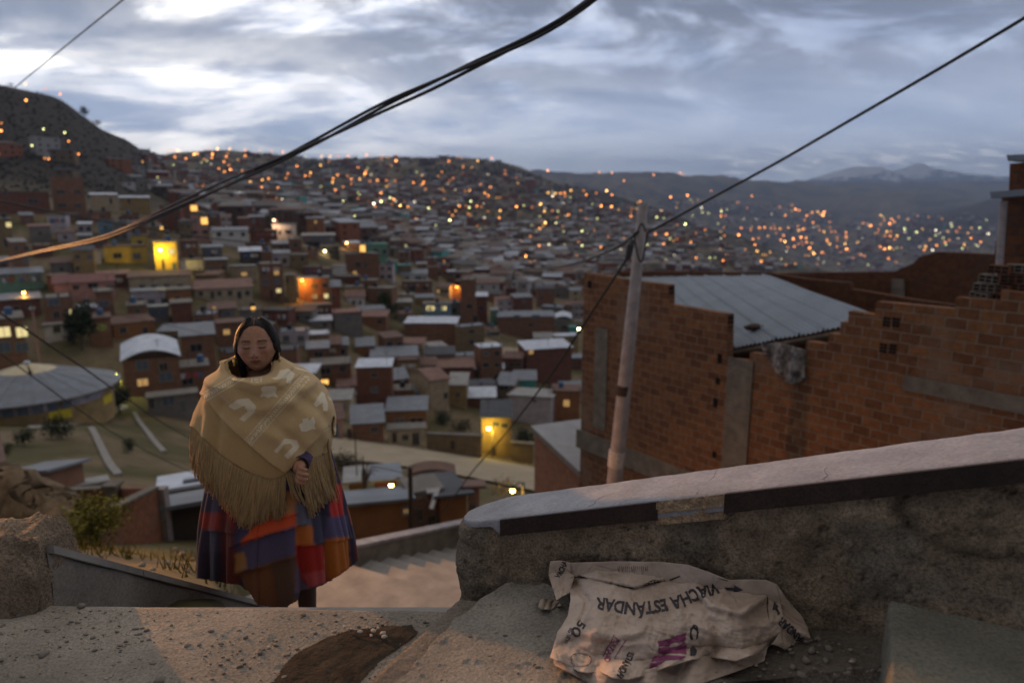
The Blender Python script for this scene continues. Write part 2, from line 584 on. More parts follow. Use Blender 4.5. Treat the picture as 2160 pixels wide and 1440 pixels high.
crest = np.array([at(p, r, MY) for p, r in zip(mx, prof)])
rows = []
for j in range(46):
    t = j / 45.0
    base_z = 120.0
    q = crest.copy()
    q[:, 1] = MY - 3600 + 3600 * t
    nz = fbm(crest[:, 0] / 420, np.full(len(mx), t * 6.0), 6, 77)
    h = np.maximum(crest[:, 2] - base_z, 10)
    q[:, 2] = base_z - 150 * (1 - t) + h * t ** 1.5 + h * nz * 1.1 * (1 - t) ** 0.4 * (0.25 + t)
    rows.append(q)
snow = grid_obj('mountains', np.array(rows), M_rock)
tag(snow, kind='structure')
gp = MB()
gp.face([(-40000, 11000, -40), (40000, 11000, -40), (40000, 40000, -40), (-40000, 40000, -40)])
pl = gp.build('plateau', mat('plateau soil', (0.09, 0.08, 0.065), var=0.3, scale=0.001))
tag(pl, kind='structure')
# ------------------------------------------------------------------ landing, stairs, low walls
M_conc = mat('dusty concrete', (0.29, 0.262, 0.225), rough=0.92, var=0.30, scale=2.2, bump=0.6, bscale=60, vcol=True, spec=0.15, grain=0.36, gscale=110)
M_conc2 = mat('grey cement', (0.27, 0.255, 0.235), rough=0.9, var=0.22, scale=3.0, bump=0.35, bscale=22, spec=0.15)
M_paint = mat('grey painted cement', (0.20, 0.18, 0.15), rough=0.8, var=0.3, scale=3.5, bump=0.3, bscale=45, spec=0.2, grain=0.3, gscale=80)
M_stone = mat('rough masonry', (0.30, 0.245, 0.185), rough=0.95, var=0.35, scale=6.0, bump=1.0, bscale=90, vcol=True, spec=0.1, grain=0.55, gscale=120)
M_cap = mat('smooth cap cement', (0.275, 0.275, 0.295), rough=0.62, var=0.22, scale=7.0, bump=0.25, bscale=70, spec=0.3, grain=0.22, gscale=90)
M_band = mat('dark brown paint', (0.030, 0.017, 0.014), rough=0.55, var=0.35, scale=9.0, bump=0.3, bscale=80, spec=0.3, grain=0.5, gscale=120)
M_pebble = mat('pebble stone', (0.21, 0.18, 0.15), rough=0.85, var=0.35, scale=20, spec=0.2)
M_pale = mat('pale pebble stone', (0.38, 0.33, 0.28), rough=0.8, var=0.2, scale=20, spec=0.2)
M_damp = mat('damp soil', (0.050, 0.038, 0.027), rough=0.95, var=0.4, scale=14, bump=0.8, bscale=60, spec=0.15)

ZL = -1.3
e0, e1 = atz(-60, 1274, ZL), atz(960, 1290, ZL)


def edge_y(x):
    t = (x - e0.x) / (e1.x - e0.x)
    return e0.y + (e1.y - e0.y) * t


# landing: fine grid with dirt relief
nx, ny = 420, 170
gx = np.linspace(-2.3, 0.75, nx)
LP = np.zeros((ny + 4, nx, 3))
for j in range(ny):
    t = j / (ny - 1)
    LP[j, :, 0] = gx
    LP[j, :, 1] = 0.55 + (np.array([edge_y(x) for x in gx]) - 0.55) * t + 0.006 * fbm(gx * 14, gx * 0, 4, 51) * (t > 0.999)
    LP[j, :, 2] = ZL
X, Y = LP[:ny, :, 0], LP[:ny, :, 1]
rel = 0.012 * fbm(X * 4, Y * 4, 4, 61) + 0.004 * fbm(X * 30, Y * 30, 5, 62)
clod = np.maximum(fbm(X * 48 + 5, Y * 48, 4, 63) - 0.20, 0) * 0.05
pxl = 1080 + FPX * X / (Y * CP - ZL * SP)
LP[:ny, :, 2] += (rel + clod) * smoothstep(0.0, 0.10, (np.array([edge_y(x) for x in gx])[None, :] - Y) + 0.02)
for k, dz in enumerate((0.03, 0.09, 0.16, 0.30)):
    LP[ny + k] = LP[ny - 1]
    LP[ny + k, :, 2] = ZL - dz
    LP[ny + k, :, 1] += 0.004
lc = np.ones(LP.shape)
mott = fbm(X * 3.0, Y * 3.0, 5, 71)
lc[:ny] = (0.78 + 0.9 * (mott[..., None] + 0.2)) * np.array((1.0, 0.97, 0.93))
landing = grid_obj('landing', LP, M_conc, col=np.clip(lc, 0.25, 1.6))
tag(landing, kind='structure')
st = MB()
st.box((-6, -4, -1.9), (4, 0.55, -1.31))
tag(st.build('pavement', M_conc2), kind='structure')

# first flight: steep steps straight down from the landing
fl = MB()
for i in range(1, 21):
    y0 = 2.05 + 0.23 * (i - 1)
    fl.box((-1.3, y0, ZL - 0.18 * i - 0.5), (0.10, y0 + 0.26, ZL - 0.18 * i))
stairs = fl.build('stairs', M_conc2)
tag(stairs, kind='structure')
# lower landing and the second flight turning right
z2 = -4.9
lo = MB()
A0, A1 = Vector((-2.25, 8.67, z2)), Vector((-0.99, 11.0, -5.84))
d2 = Vector((A1.x - A0.x, A1.y - A0.y, 0)).normalized()
n2_ = Vector((d2.y, -d2.x, 0))
lo.prism([(-4.4, 6.55), (0.4, 6.55), (1.2, 8.2), (A0.x + n2_.x * 2.2 + 0.35 * d2.x, A0.y + n2_.y * 2.2), (A0.x, A0.y), (-4.4, 7.2)], z2 - 0.6, z2)
for i in range(1, 12):
    a = A0 + d2 * (0.38 * (i - 1)) + Vector((0, 0, -0.14 * i))
    b_ = a + d2 * 0.44
    lo.prism([(a.x, a.y), (a.x + n2_.x * 2.6, a.y + n2_.y * 2.6), (b_.x + n2_.x * 2.6, b_.y + n2_.y * 2.6), (b_.x, b_.y)], a.z - 0.6, a.z)
lowland = lo.build('lower_landing', M_conc2)
tag(lowland, kind='structure')

# parapet along the second flight
pw = MB()
h0, h1 = 0.27, 0.38
L2 = (A1 - A0).length * 2.3
dv = (A1 - A0).normalized()
B1 = A0 + dv * L2
for (p, q, mi, up0, up1, off0, off1) in ((A0, B1, 0, h0 - 0.05, h1 + 0.1, 0.0, -0.16),):
    o0, o1 = n2_ * off0, n2_ * off1
    pts = [p + o0, q + o0, q + o1, p + o1]
    pw.prism([(t.x, t.y) for t in pts], [t.z - 1.8 for t in pts], [p.z + up0, q.z + up1, q.z + up1, p.z + up0])
par = empty('parapet_wall', (A0.x, A0.y, A0.z))
o = pw.build('wall', M_paint); o.parent = par; o.location = -Vector(par.location)
pc = MB()
o0, o1 = n2_ * 0.025, n2_ * -0.185
pts = [A0 + o0, B1 + o0, B1 + o1, A0 + o1]
zt = [A0.z + h0 - 0.05, B1.z + h1 + 0.1, B1.z + h1 + 0.1, A0.z + h0 - 0.05]
pc.prism([(t.x, t.y) for t in pts], [z + 0.002 for z in zt], [z + 0.05 for z in zt])
o = pc.build('cap', M_cap); o.parent = par; o.location = -Vector(par.location)
tag(par, 'low grey parapet with pale cap along the lower flight of steps behind the woman', 'wall')


# left low wall: sloping coping beside the stairs, with a broken thick end
def wall_strip(name, xs, xo, y0, z0, y1, z1, base, matl, parent, seed, amp=0.012, n=140):
    """wall from inner x = xs to outer x = xo; top runs (y0,z0)->(y1,z1); rows across the profile"""
    ys = np.linspace(y0, y1, n)
    zs = z0 + (ys - y0) * (z1 - z0) / (y1 - y0)
    prof = []
    nvs, nts = 26, 14
    for k in range(nvs):
        prof.append(('in', k / (nvs - 1)))
    for k in range(1, nts):
        prof.append(('top', k / (nts - 1)))
    for k in range(1, nvs):
        prof.append(('out', k / (nvs - 1)))
    P = np.zeros((len(prof), n, 3))
    for j, (w, t) in enumerate(prof):
        P[j, :, 1] = ys
        if w == 'in':
            P[j, :, 0] = xs
            P[j, :, 2] = zs - base * (1 - t)
        elif w == 'top':
            P[j, :, 0] = xs + (xo - xs) * t
            P[j, :, 2] = zs
        else:
            P[j, :, 0] = xo
            P[j, :, 2] = zs - base * t
    nz = amp * fbm(P[..., 1] * 9 + P[..., 0] * 5, P[..., 2] * 9 + P[..., 0] * 7, 5, seed)
    P[..., 0] += nz * 1.2
    P[..., 2] += nz * 0.8
    return grid_obj(name, P, matl, parent=parent)


lw = empty('low_wall', (-1.5, 2.1, -1.3))


def wl_x(y):
    return -1.525 + 0.205 * (y - 2.06)


def wl_z(y):
    return -1.125 - (y - 2.06) * 0.815


o = wall_strip('wall', 0.0, -0.17, 2.06, wl_z(2.06), 6.6, wl_z(6.6), 0.62, M_paint, None, 81)
bm = bmesh.new(); bm.from_mesh(o.data)
for v in bm.verts:
    v.co.x += wl_x(v.co.y)
bm.to_mesh(o.data); bm.free()
o.parent = lw; o.location = -Vector(lw.location)
cp = MB()
for k in range(12):
    y0 = 2.07 + k * 0.36; y1 = y0 + 0.357
    x0, x1 = wl_x(y0), wl_x(y1)
    cp.prism([(x0 - .19, y0), (x0 + .014, y0), (x1 + .014, y1), (x1 - .19, y1)], [wl_z(y0) + 0.004, wl_z(y0) + 0.004, wl_z(y1) + 0.004, wl_z(y1) + 0.004], [wl_z(y0) + 0.032, wl_z(y0) + 0.032, wl_z(y1) + 0.032, wl_z(y1) + 0.032])
o = cp.build('coping', M_conc2); o.parent = lw; o.location = -Vector(lw.location)


def lump(name, c, r, seed, matl, parent, amp=0.2, power=4.0, nu=110, nv=80, col=None):
    """superellipsoid boulder / broken masonry"""
    th = np.linspace(0, 2 * math.pi, nu, endpoint=False)
    ph = np.linspace(0.001, math.pi - 0.001, nv)
    T, Pn = np.meshgrid(th, ph)

    def sg(v):
        return np.sign(v) * np.abs(v) ** (2.0 / power)
    x = sg(np.sin(Pn)) * sg(np.cos(T)); y = sg(np.sin(Pn)) * sg(np.sin(T)); z = sg(np.cos(Pn))
    D = np.stack([x, y, z], -1)
    nz = 1 + amp * (fbm(x * 2.2 + seed, y * 2.2 + z * 2.9, 5, seed) + 0.6 * fbm(x * 6 + z * 5, y * 6 - z * 4 + seed, 4, seed + 9))
    P = D * np.array(r) * nz[..., None] + np.array(c)
    o = grid_obj(name, P, matl, closed_u=True, col=col if col is None else np.ones(P.shape) * np.array(col))
    if parent is not None:
        o.parent = parent
        o.location = -Vector(parent.location)
    return o


lump('broken_end', (-1.76, 2.10, -1.40), (0.235, 0.13, 0.335), 5, M_stone, lw, amp=0.26, power=7.0, col=(1.0, 0.95, 0.9))
tag(lw, 'low grey sloping wall with a broken rough head, left of the stairs', 'wall')

# near wall on the right: rough masonry, smooth cap with a dark painted edge
NL, NR = at(1060, 1088, 2.08), at(2160, 958, 1.46)
wd = Vector((NR.x - NL.x, NR.y - NL.y, 0))
wlen = wd.length
slope = (NR.z - NL.z) / wlen
wd.normalize()
wn_ = Vector((wd.y, -wd.x, 0))          # towards the camera


def W3(s, off, dz):
    """s along the wall from NL, off towards the camera, dz from the cap's top"""
    p = NL + wd * s + wn_ * off
    return Vector((p.x, p.y, NL.z + slope * s + dz))


def s_of_px(px, dz=0.0):
    lo_, hi_ = -0.4, 2.5
    for _ in range(50):
        m_ = (lo_ + hi_) / 2
        if proj(W3(m_, 0, dz))[0] < px:
            lo_ = m_
        else:
            hi_ = m_
    return lo_


nw = empty('garden_wall', (NL.x, NL.y, -1.3))
SE = 2.3
path = []
for s in np.linspace(SE, -0.10, 260):
    path.append((s, 0.0, 0.0, 1.0))
for k in range(1, 40):
    a = math.pi * k / 40
    path.append((-0.10 - 0.085 * math.sin(a), -0.10 + 0.10 * math.cos(a), -math.sin(a), math.cos(a)))
for s in np.linspace(-0.10, SE, 40):
    path.append((s, -0.20, 0.0, -1.0))
nvr = 90
P = np.zeros((nvr, len(path), 3)); C = np.ones((nvr, len(path), 3))
for i, (s, off, ns, no_) in enumerate(path):
    top = W3(s, off, -0.058).z + 0.034 * min(1.0, max(0.0, -(s + 0.005) / 0.03))
    bot = -1.75
    for j in range(nvr):
        t = (j / (nvr - 1)) ** 1.15
        z = top + (bot - top) * t
        p = NL + wd * s + wn_ * off
        P[j, i] = (p.x, p.y, z)
pa = np.array([[q[0], q[1]] for q in path]); ar = np.concatenate([[0], np.cumsum(np.hypot(np.diff(pa[:, 0]), np.diff(pa[:, 1])))])
ARC = np.broadcast_to(ar[None], P.shape[:2]); ZZ = P[..., 2]
# rubble: rounded stones under plaster
big = fbm(ARC * 3.3, ZZ * 4.2, 4, 91); mid = fbm(ARC * 11, ZZ * 12, 5, 92); fine = fbm(ARC * 40, ZZ * 40, 4, 93)
disp = 0.060 * big + 0.030 * mid + 0.010 * fine
topb = W3(0, 0, -0.058).z + slope * np.array([q[0] for q in path])[None] - ZZ
disp = disp * smoothstep(0.0, 0.05, topb) + 0.012 * smoothstep(0.02, 0.12, topb)
# the left head swells into a boulder near the foot
sarr = np.array([q[0] for q in path])[None]
disp = disp + 0.028 * np.exp(-((sarr + 0.13) / 0.16) ** 2) * smoothstep(-0.99, -1.12, ZZ) * smoothstep(-1.36, -1.20, ZZ)
disp = disp + 0.030 * fbm(ARC * 9 + 3, ZZ * 9, 4, 94) * np.exp(-((sarr + 0.12) / 0.14) ** 2) - 0.012 * np.exp(-((sarr + 0.15) / 0.10) ** 2) * smoothstep(-1.12, -1.03, ZZ)
# ring crack of an old plaster patch at the right
ring = np.abs(np.hypot((sarr - s_of_px(2080)) / 0.16, (ZZ + 0.73) / 0.085) - 1)
disp = disp - 0.010 * np.exp(-(ring / 0.12) ** 2)
nrm = np.array([[(wd * q[2] + wn_ * q[3]).x, (wd * q[2] + wn_ * q[3]).y, 0] for q in path])
P = P + disp[..., None] * nrm[None]
cen = np.array([list((NL + wd * max(q[0], -0.02) + wn_ * -0.10))[:2] for q in path])
P[0, :, :2] = P[0, :, :2] * 0.1 + cen * 0.9
P[0, :, 2] += 0.03
plast = smoothstep(0.02, 0.14, fbm(ARC * 4.1 + 9, ZZ * 5.5, 5, 95))[..., None]
C = np.array((1.05, 0.98, 0.9)) * (1 - plast) + np.array((0.72, 0.74, 0.74)) * plast
pits = smoothstep(0.17, 0.26, fbm(ARC * 55, ZZ * 55, 3, 96) + 0.12 * fbm(ARC * 6, ZZ * 6, 3, 97))[..., None]
C = C * (1 - 0.62 * pits) * (0.85 + 0.7 * (fine[..., None] + 0.2))
C *= 1 - 0.45 * np.exp(-(ring / 0.10) ** 2)[..., None]
o = grid_obj('masonry', P, M_stone, col=np.clip(C, 0.15, 1.5))
o.parent = nw; o.location = -Vector(nw.location)
# cap: a long slab with a rounded head, worn edges
nc = 240
ss = np.linspace(-0.205, SE, nc)
cprof = [(0.020, -0.056), (0.021, -0.03), (0.020, -0.010), (0.014, -0.003), (0.004, 0.0), (-0.05, 0.001), (-0.10, 0.0015), (-0.15, 0.001), (-0.195, 0.0), (-0.207, -0.006), (-0.212, -0.03), (-0.21, -0.056), (0.020, -0.056)]
P = np.zeros((len(cprof), nc, 3))
for i, s in enumerate(ss):
    # rounded plan at the left head
    tt = min(1.0, max(0.0, (s + 0.205) / 0.20))
    wfac = math.sqrt(max(0.0, 1 - (1 - tt) ** 2.2))
    for j, (off, dz) in enumerate(cprof):
        mid_ = -0.12
        q = W3(s, mid_ + (off - mid_) * max(wfac, 0.02), dz * (0.45 + 0.55 * min(1, max(0, (s + 0.03) / 0.03))) - 0.012 * (1 - tt) ** 2)
        P[j, i] = q
chip = 0.006 * fbm(ss[None] * 22 + np.zeros((len(cprof), 1)), np.arange(len(cprof))[:, None] * 0.8 + ss[None] * 0, 4, 99)
P[..., 2] += np.minimum(chip, 0.002)
o = grid_obj('cap', P, M_cap)
o.parent = nw; o.location = -Vector(nw.location)
for k, (sa, wig, ln) in enumerate(((0.62, 0.006, 0.19), (0.93, 0.010, 0.12), (0.30, 0.008, 0.09))):
    mb = MB()
    pts = []
    for i in range(15):
        t = i / 14
        pts.append(W3(sa + wig * noise.noise((k * 7.1, t * 2.2, 0)) * 2 + .02 * t, 0.012 - ln * t, 0.0008))
    mb.tube(pts, [0.0005 * (1 - 0.6 * i / 14) for i in range(15)], 5)
    o = mb.build('crack', M_band); o.parent = nw; o.location = -Vector(nw.location)
# dark painted band on the cap's face, broken away in one place
sA, sB, sC = s_of_px(1062, -0.02), s_of_px(1392, -0.03), s_of_px(1531, -0.03)
for (a_, b_) in ((sA, sB), (sC, SE)):
    mb = MB()
    n_ = max(2, int((b_ - a_) / 0.02))
    for k in range(n_):
        s0, s1 = a_ + (b_ - a_) * k / n_, a_ + (b_ - a_) * (k + 1) / n_
        j0 = 0.003 * noise.noise((s0 * 30, 1, 0)); j1 = 0.003 * noise.noise((s1 * 30, 1, 0))
        q = [W3(s0, 0.0245, -0.060 + j0), W3(s1, 0.0245, -0.060 + j1), W3(s1, 0.0245, -0.004), W3(s0, 0.0245, -0.004)]
        r_ = [W3(s0, 0.012, -0.060 + j0), W3(s1, 0.012, -0.060 + j1), W3(s1, 0.012, -0.004), W3(s0, 0.012, -0.004)]
        mb.face(q)
        mb.face([r_[0], r_[1], q[1], q[0]])
        mb.face([q[3], q[2], r_[2], r_[3]])
        if k == 0:
            mb.face([r_[0], q[0], q[3], r_[3]])
        if k == n_ - 1:
            mb.face([q[1], r_[1], r_[2], q[2]])
    o = mb.build('painted_edge', M_band); o.parent = nw; o.location = -Vector(nw.location)
nb_, mb_ = 60, 26
P = np.zeros((mb_, nb_, 3))
for j in range(mb_):
    for i in range(nb_):
        s = sB - 0.004 + (sC - sB + 0.008) * i / (nb_ - 1)
        dz = -0.004 - 0.075 * j / (mb_ - 1)
        d = 0.018 + 0.014 * float(fbm(np.array(s * 45.0), np.array(dz * 60.0), 4, 101)) + (0.006 if dz > -0.043 else 0.0)
        P[j, i] = W3(s, d, dz)
o = grid_obj('broken_plaster', P, M_stone, col=np.ones(P.shape) * np.array((1.5, 1.32, 1.12)))
o.parent = nw; o.location = -Vector(nw.location)
tag(nw, 'thick rough masonry wall with smooth grey cap and dark brown painted edge, behind the paper sack', 'wall')


# slab the sack lies on, next step of the street, rising to the right
def zs(x):
    return -1.215 + 0.115 * x / 0.9


edge_px = [(1108, 1212), (1078, 1224), (1062, 1232), (1040, 1247), (1012, 1262), (985, 1290), (960, 1302), (940, 1330), (915, 1352), (903, 1372), (880, 1392), (860, 1418), (836, 1438), (800, 1475), (740, 1530)]
ep = []
for (px, py) in edge_px:
    z = -1.215
    for _ in range(8):
        q = atz(px, py, z); z = zs(q.x)
    ep.append(q)
ep = [Vector((q.x, q.y, 0)) for q in ep]
nu_, nv_ = 260, 150
P = np.zeros((nv_ + 3, nu_, 3)); C = np.ones((nv_ + 3, nu_, 3))
tt = np.linspace(0, 1, nv_)
el = np.concatenate([[0], np.cumsum([(ep[i + 1] - ep[i]).length for i in range(len(ep) - 1)])])
Ex = np.interp(tt, el / el[-1], [q.x for q in ep]); Ey = np.interp(tt, el / el[-1], [q.y for q in ep])
jag = 0.010 * fbm(tt * 30, tt * 0 + 2, 5, 111)
Ex = Ex + jag
for i in range(nu_):
    t = (i / (nu_ - 1)) ** 1.3
    # towards a line under the wall and off to the right
    Rx, Ry = 0.25 + 1.6 * (1 - 0) , None
    wx = Ex + t * (1.9 - Ex)
    wy_back = NL.y + (wx - NL.x) * wd.y / wd.x - 0.0
    yy = Ey[0] + (Ey - Ey[0]) * (1 - 0.0 * t)
    y_ = (1 - tt) * np.minimum(wy_back + 0.05, Ey[0] + (wy_back - (NL.y + (Ex[0] - NL.x) * wd.y / wd.x)) + 0.05) + tt * Ey[-1]
    y_ = Ey * (1 - min(1, t * 4)) + y_ * min(1, t * 4)
    P[3:, i, 0] = wx; P[3:, i, 1] = y_
xx, yy = P[3:, :, 0], P[3:, :, 1]
P[3:, :, 2] = zs(xx) + 0.007 * fbm(xx * 9, yy * 9, 5, 113) + 0.05 * np.maximum(fbm(xx * 30, yy * 30, 4, 114) - 0.17, 0)
tmp = P[3:].copy()
# rolled broken edge: extra columns down the side
side = np.zeros((nv_, 4, 3))
for k, (ox, oz) in enumerate(((-0.004, -0.09), (-0.010, -0.05), (-0.009, -0.02), (-0.005, -0.006))):
    side[:, k] = tmp[:, 0] + np.stack([np.full(nv_, ox) + 0.004 * fbm(tt * 60, tt * 0 + k, 3, 115), np.zeros(nv_), np.full(nv_, oz)], -1)
P = np.concatenate([side, tmp], 1)
xx, yy = P[..., 0], P[..., 1]
C = np.ones(P.shape) * np.array((1.02, 1.02, 1.0)) * (0.9 + 0.8 * fbm(xx * 4, yy * 4, 5, 116)[..., None])
# dark rubble-soil at the right, beyond the sack
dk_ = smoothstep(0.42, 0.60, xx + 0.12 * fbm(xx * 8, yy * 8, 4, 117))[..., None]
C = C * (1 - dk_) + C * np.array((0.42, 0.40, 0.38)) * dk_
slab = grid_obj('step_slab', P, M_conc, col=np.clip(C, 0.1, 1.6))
tag(slab, kind='structure')

# next step: a squared block at the far right
zb = -0.955
q0, q1 = atz(1880, 1266, zb), atz(1886, 1480, zb)
q2, q3 = Vector((2.2, q1.y, zb)), Vector((2.2, q0.y - (2.2 - q0.x) * 0.523, zb))
nbx, nby = 110, 80
P = np.zeros((nby, nbx + 4, 3))
for j in range(nby):
    t = j / (nby - 1)
    a_ = q0.lerp(q1, t); b_ = q3.lerp(q2, t)
    a_.x += 0.006 * float(fbm(np.array(t * 12.0), np.array(3.0), 4, 121))
    for k, (ox, oz) in enumerate(((-0.012, -0.30), (-0.010, -0.12), (-0.008, -0.03), (-0.005, -0.007))):
        P[j, k] = a_ + Vector((ox + 0.004 * noise.noise((t * 20, k, 0)), 0, oz))
    for i in range(nbx):
        p = a_.lerp(b_, (i / (nbx - 1)) ** 1.2)
        P[j, i + 4] = p
xx, yy = P[..., 0], P[..., 1]
P[:, 4:, 2] += (0.006 * fbm(xx * 10, yy * 10, 5, 122) + 0.06 * np.maximum(fbm(xx * 26, yy * 26, 4, 123) - 0.16, 0))[:, 4:]
C = np.ones(P.shape) * np.array((0.66, 0.70, 0.66)) * (0.9 + 0.8 * fbm(xx * 5, yy * 5, 5, 124)[..., None])
blk = grid_obj('upper_step', P, M_conc, col=np.clip(C, 0.1, 1.5))
tag(blk, kind='structure')

# kerb plank between landing and slab
kb = [atz(757, 1450, -1.27), atz(842, 1450, -1.27), atz(1005, 1270, -1.27), atz(962, 1264, -1.27)]
kn = 60
P = np.zeros((kn, 12, 3))
for j in range(kn):
    t = j / (kn - 1)
    a_, b_ = kb[0].lerp(kb[3], t), kb[1].lerp(kb[2], t)
    for i in range(12):
        u = i / 11
        p = a_.lerp(b_ + Vector((0.05, 0, 0)), u)
        e = 0.0 if 0 < i < 11 else -0.08
        P[j, i] = (p.x + 0.003 * noise.noise((t * 25, i, 2)), p.y, p.z + e + 0.004 * noise.noise((t * 14, u * 4, 5)))
o = grid_obj('kerb', P, M_conc, col=np.ones(P.shape) * np.array((0.62, 0.58, 0.55)))
tag(o, kind='structure')

# damp soil patch spilled over the landing (its own thin lumpy heap)
sp_px = [(575, 1442), (598, 1400), (632, 1372), (690, 1345), (745, 1325), (800, 1318), (868, 1320), (880, 1336), (842, 1368), (800, 1400), (768, 1430), (752, 1450), (700, 1500), (600, 1500)]
sp_xy = [atz(p, q, ZL)[:2] for p, q in sp_px]
gx_, gy_ = np.meshgrid(np.linspace(-0.95, -0.1, 190), np.linspace(1.4, 2.02, 140))
wob = 0.055 * fbm(gx_ * 14, gy_ * 14, 5, 131)
ins = in_poly(gx_ + wob, gy_ + wob, sp_xy)
dist = seg_dist(gx_ + wob, gy_ + wob, sp_xy + [sp_xy[0]])
hh = np.where(ins, np.minimum(dist * 0.12, 0.004), -0.02) + np.where(ins, 0.0025, 0) + 0.010 * fbm(gx_ * 30, gy_ * 30, 4, 132) * ins
P = np.stack([gx_, gy_, ZL + hh], -1)
soil = grid_obj('damp_soil', P, M_damp)
bm = bmesh.new(); bm.from_mesh(soil.data)
bmesh.ops.delete(bm, geom=[v for v in bm.verts if v.co.z < ZL - 0.015], context='VERTS')
bm.to_mesh(soil.data); bm.free()
tag(soil, kind='stuff')
soil['label'] = 'dark damp soil spilled over the landing beside the kerb'
soil['category'] = 'soil'


# pebbles: the larger ones are things, the crumbs one heap of stuff
def pebble(name, p, r, m, label, group=None, flat=0.62):
    mb = MB()
    rr = random.Random(hash((round(p[0], 3), round(p[1], 3))) & 0xffff)
    mb.ball((0, 0, r * flat * 0.6), (r * rr.uniform(0.9, 1.4), r * rr.uniform(0.7, 1.0), r * flat), 11, 7, jit=0.17, rnd=rr)
    o = mb.build(name, m, smooth=True, loc=p)
    o.rotation_euler = (0, 0, rr.uniform(0, 6))
    tag(o, label, 'stone', group)
    return o


pale = [(760, 1333, 8), (775, 1324, 7), (788, 1331, 9), (808, 1337, 10), (811, 1344, 9), (756, 1320, 6), (742, 1327, 6), (783, 1341, 6), (727, 1322, 7), (798, 1325, 6)]
for (px, py, r) in pale:
    p = atz(px, py, ZL + 0.016)
    pebble('pebble', p, r / FPX * 2.1 * 0.62, M_pale, 'small pale rounded pebble in the cluster on the dark soil', 'pale pebbles clustered on the landing')
loose = [(172, 1280, 15, 'lone dark stone standing on the far edge of the landing, left of the woman'), (445, 1332, 9, 'pale flat pebble lit orange in the middle of the landing'),
         (518, 1345, 9, 'brown pebble right of centre on the lit landing'), (396, 1363, 10, 'tan pebble low on the lit part of the landing'),
         (549, 1378, 10, 'pale oval pebble beside the dark soil patch'), (420, 1360, 7, 'small tan pebble next to a larger one on the landing'),
         (627, 1369, 7, 'small pebble at the edge of the dark soil patch'), (600, 1430, 9, 'white pebble at the bottom edge inside the dark soil'),
         (45, 1296, 20, 'large dark clod in the shaded left corner of the landing'), (93, 1382, 16, 'dark clod lying in the shade near the left border'),
         (200, 1372, 8, 'small stone in the shade left of the light boundary'), (336, 1438, 18, 'big stone cut by the lower border of the picture'),
         (310, 1330, 9, 'dark stone near the shade boundary on the landing'), (640, 1297, 9, 'flat dark stone near the landing edge by her feet')]
for (px, py, r, lab) in loose:
    p = atz(px, py, ZL)
    pebble('pebble', p, r / FPX * 2.1 * 0.6, M_pebble, lab)
gr = MB()
rr = random.Random(4)
for k in range(1500):
    px, py = rr.uniform(-40, 960), 1440 - 165 * rr.random() ** 0.8
    p = atz(px, py, ZL)
    if p.y > edge_y(p.x) - 0.02 or p.x > -0.08:
        continue
    r = 0.0012 + 0.0052 * rr.random() ** 7
    gr.ball((p.x, p.y, p.z + r * 0.3), (r * rr.uniform(0.9, 1.8), r * rr.uniform(.6, 1), r * 0.7), 6, 4, mi=0 if rr.random() < 0.93 else 1, jit=0.3, rnd=rr)
for k in range(420):
    px, py = rr.uniform(860, 1900), rr.uniform(1230, 1440)
    p = atz(px, py, -1.2)
    zz_ = zs(p.x); p = atz(px, py, zz_)
    if p.x > 0.92 or p.y > NL.y + (p.x - NL.x) * wd.y / wd.x - 0.05 or p.x < np.interp(p.y, [q.y for q in ep][::-1], [q.x for q in ep][::-1]) + 0.03:
        continue
    r = 0.0012 + 0.005 * rr.random() ** 6 + (0.004 * rr.random() if p.x > 0.6 else 0)
    gr.ball((p.x, p.y, zz_ + r * 0.3), (r * rr.uniform(0.9, 1.8), r * rr.uniform(.6, 1), r * 0.7), 6, 4, mi=0 if rr.random() < 0.93 else 1, jit=0.3, rnd=rr)
o = gr.build('gravel', [M_pebble, M_pale], smooth=True)
tag(o, kind='stuff')
# clods of mortar beside the sack
for k, (px, py, r) in enumerate(((1700, 1352, 16), (1712, 1375, 13), (1725, 1350, 11), (1748, 1370, 12), (1700, 1396, 14), (1742, 1395, 10), (1672, 1410, 13), (1690, 1425, 12))):
    p = atz(px, py, -1.11); p = atz(px, py, zs(p.x))
    pebble('mortar_clod', p, r / FPX * 1.9 * 0.6, M_pebble, 'grey lump of broken mortar in the pile right of the paper sack', 'mortar lumps right of the sack', flat=0.8)
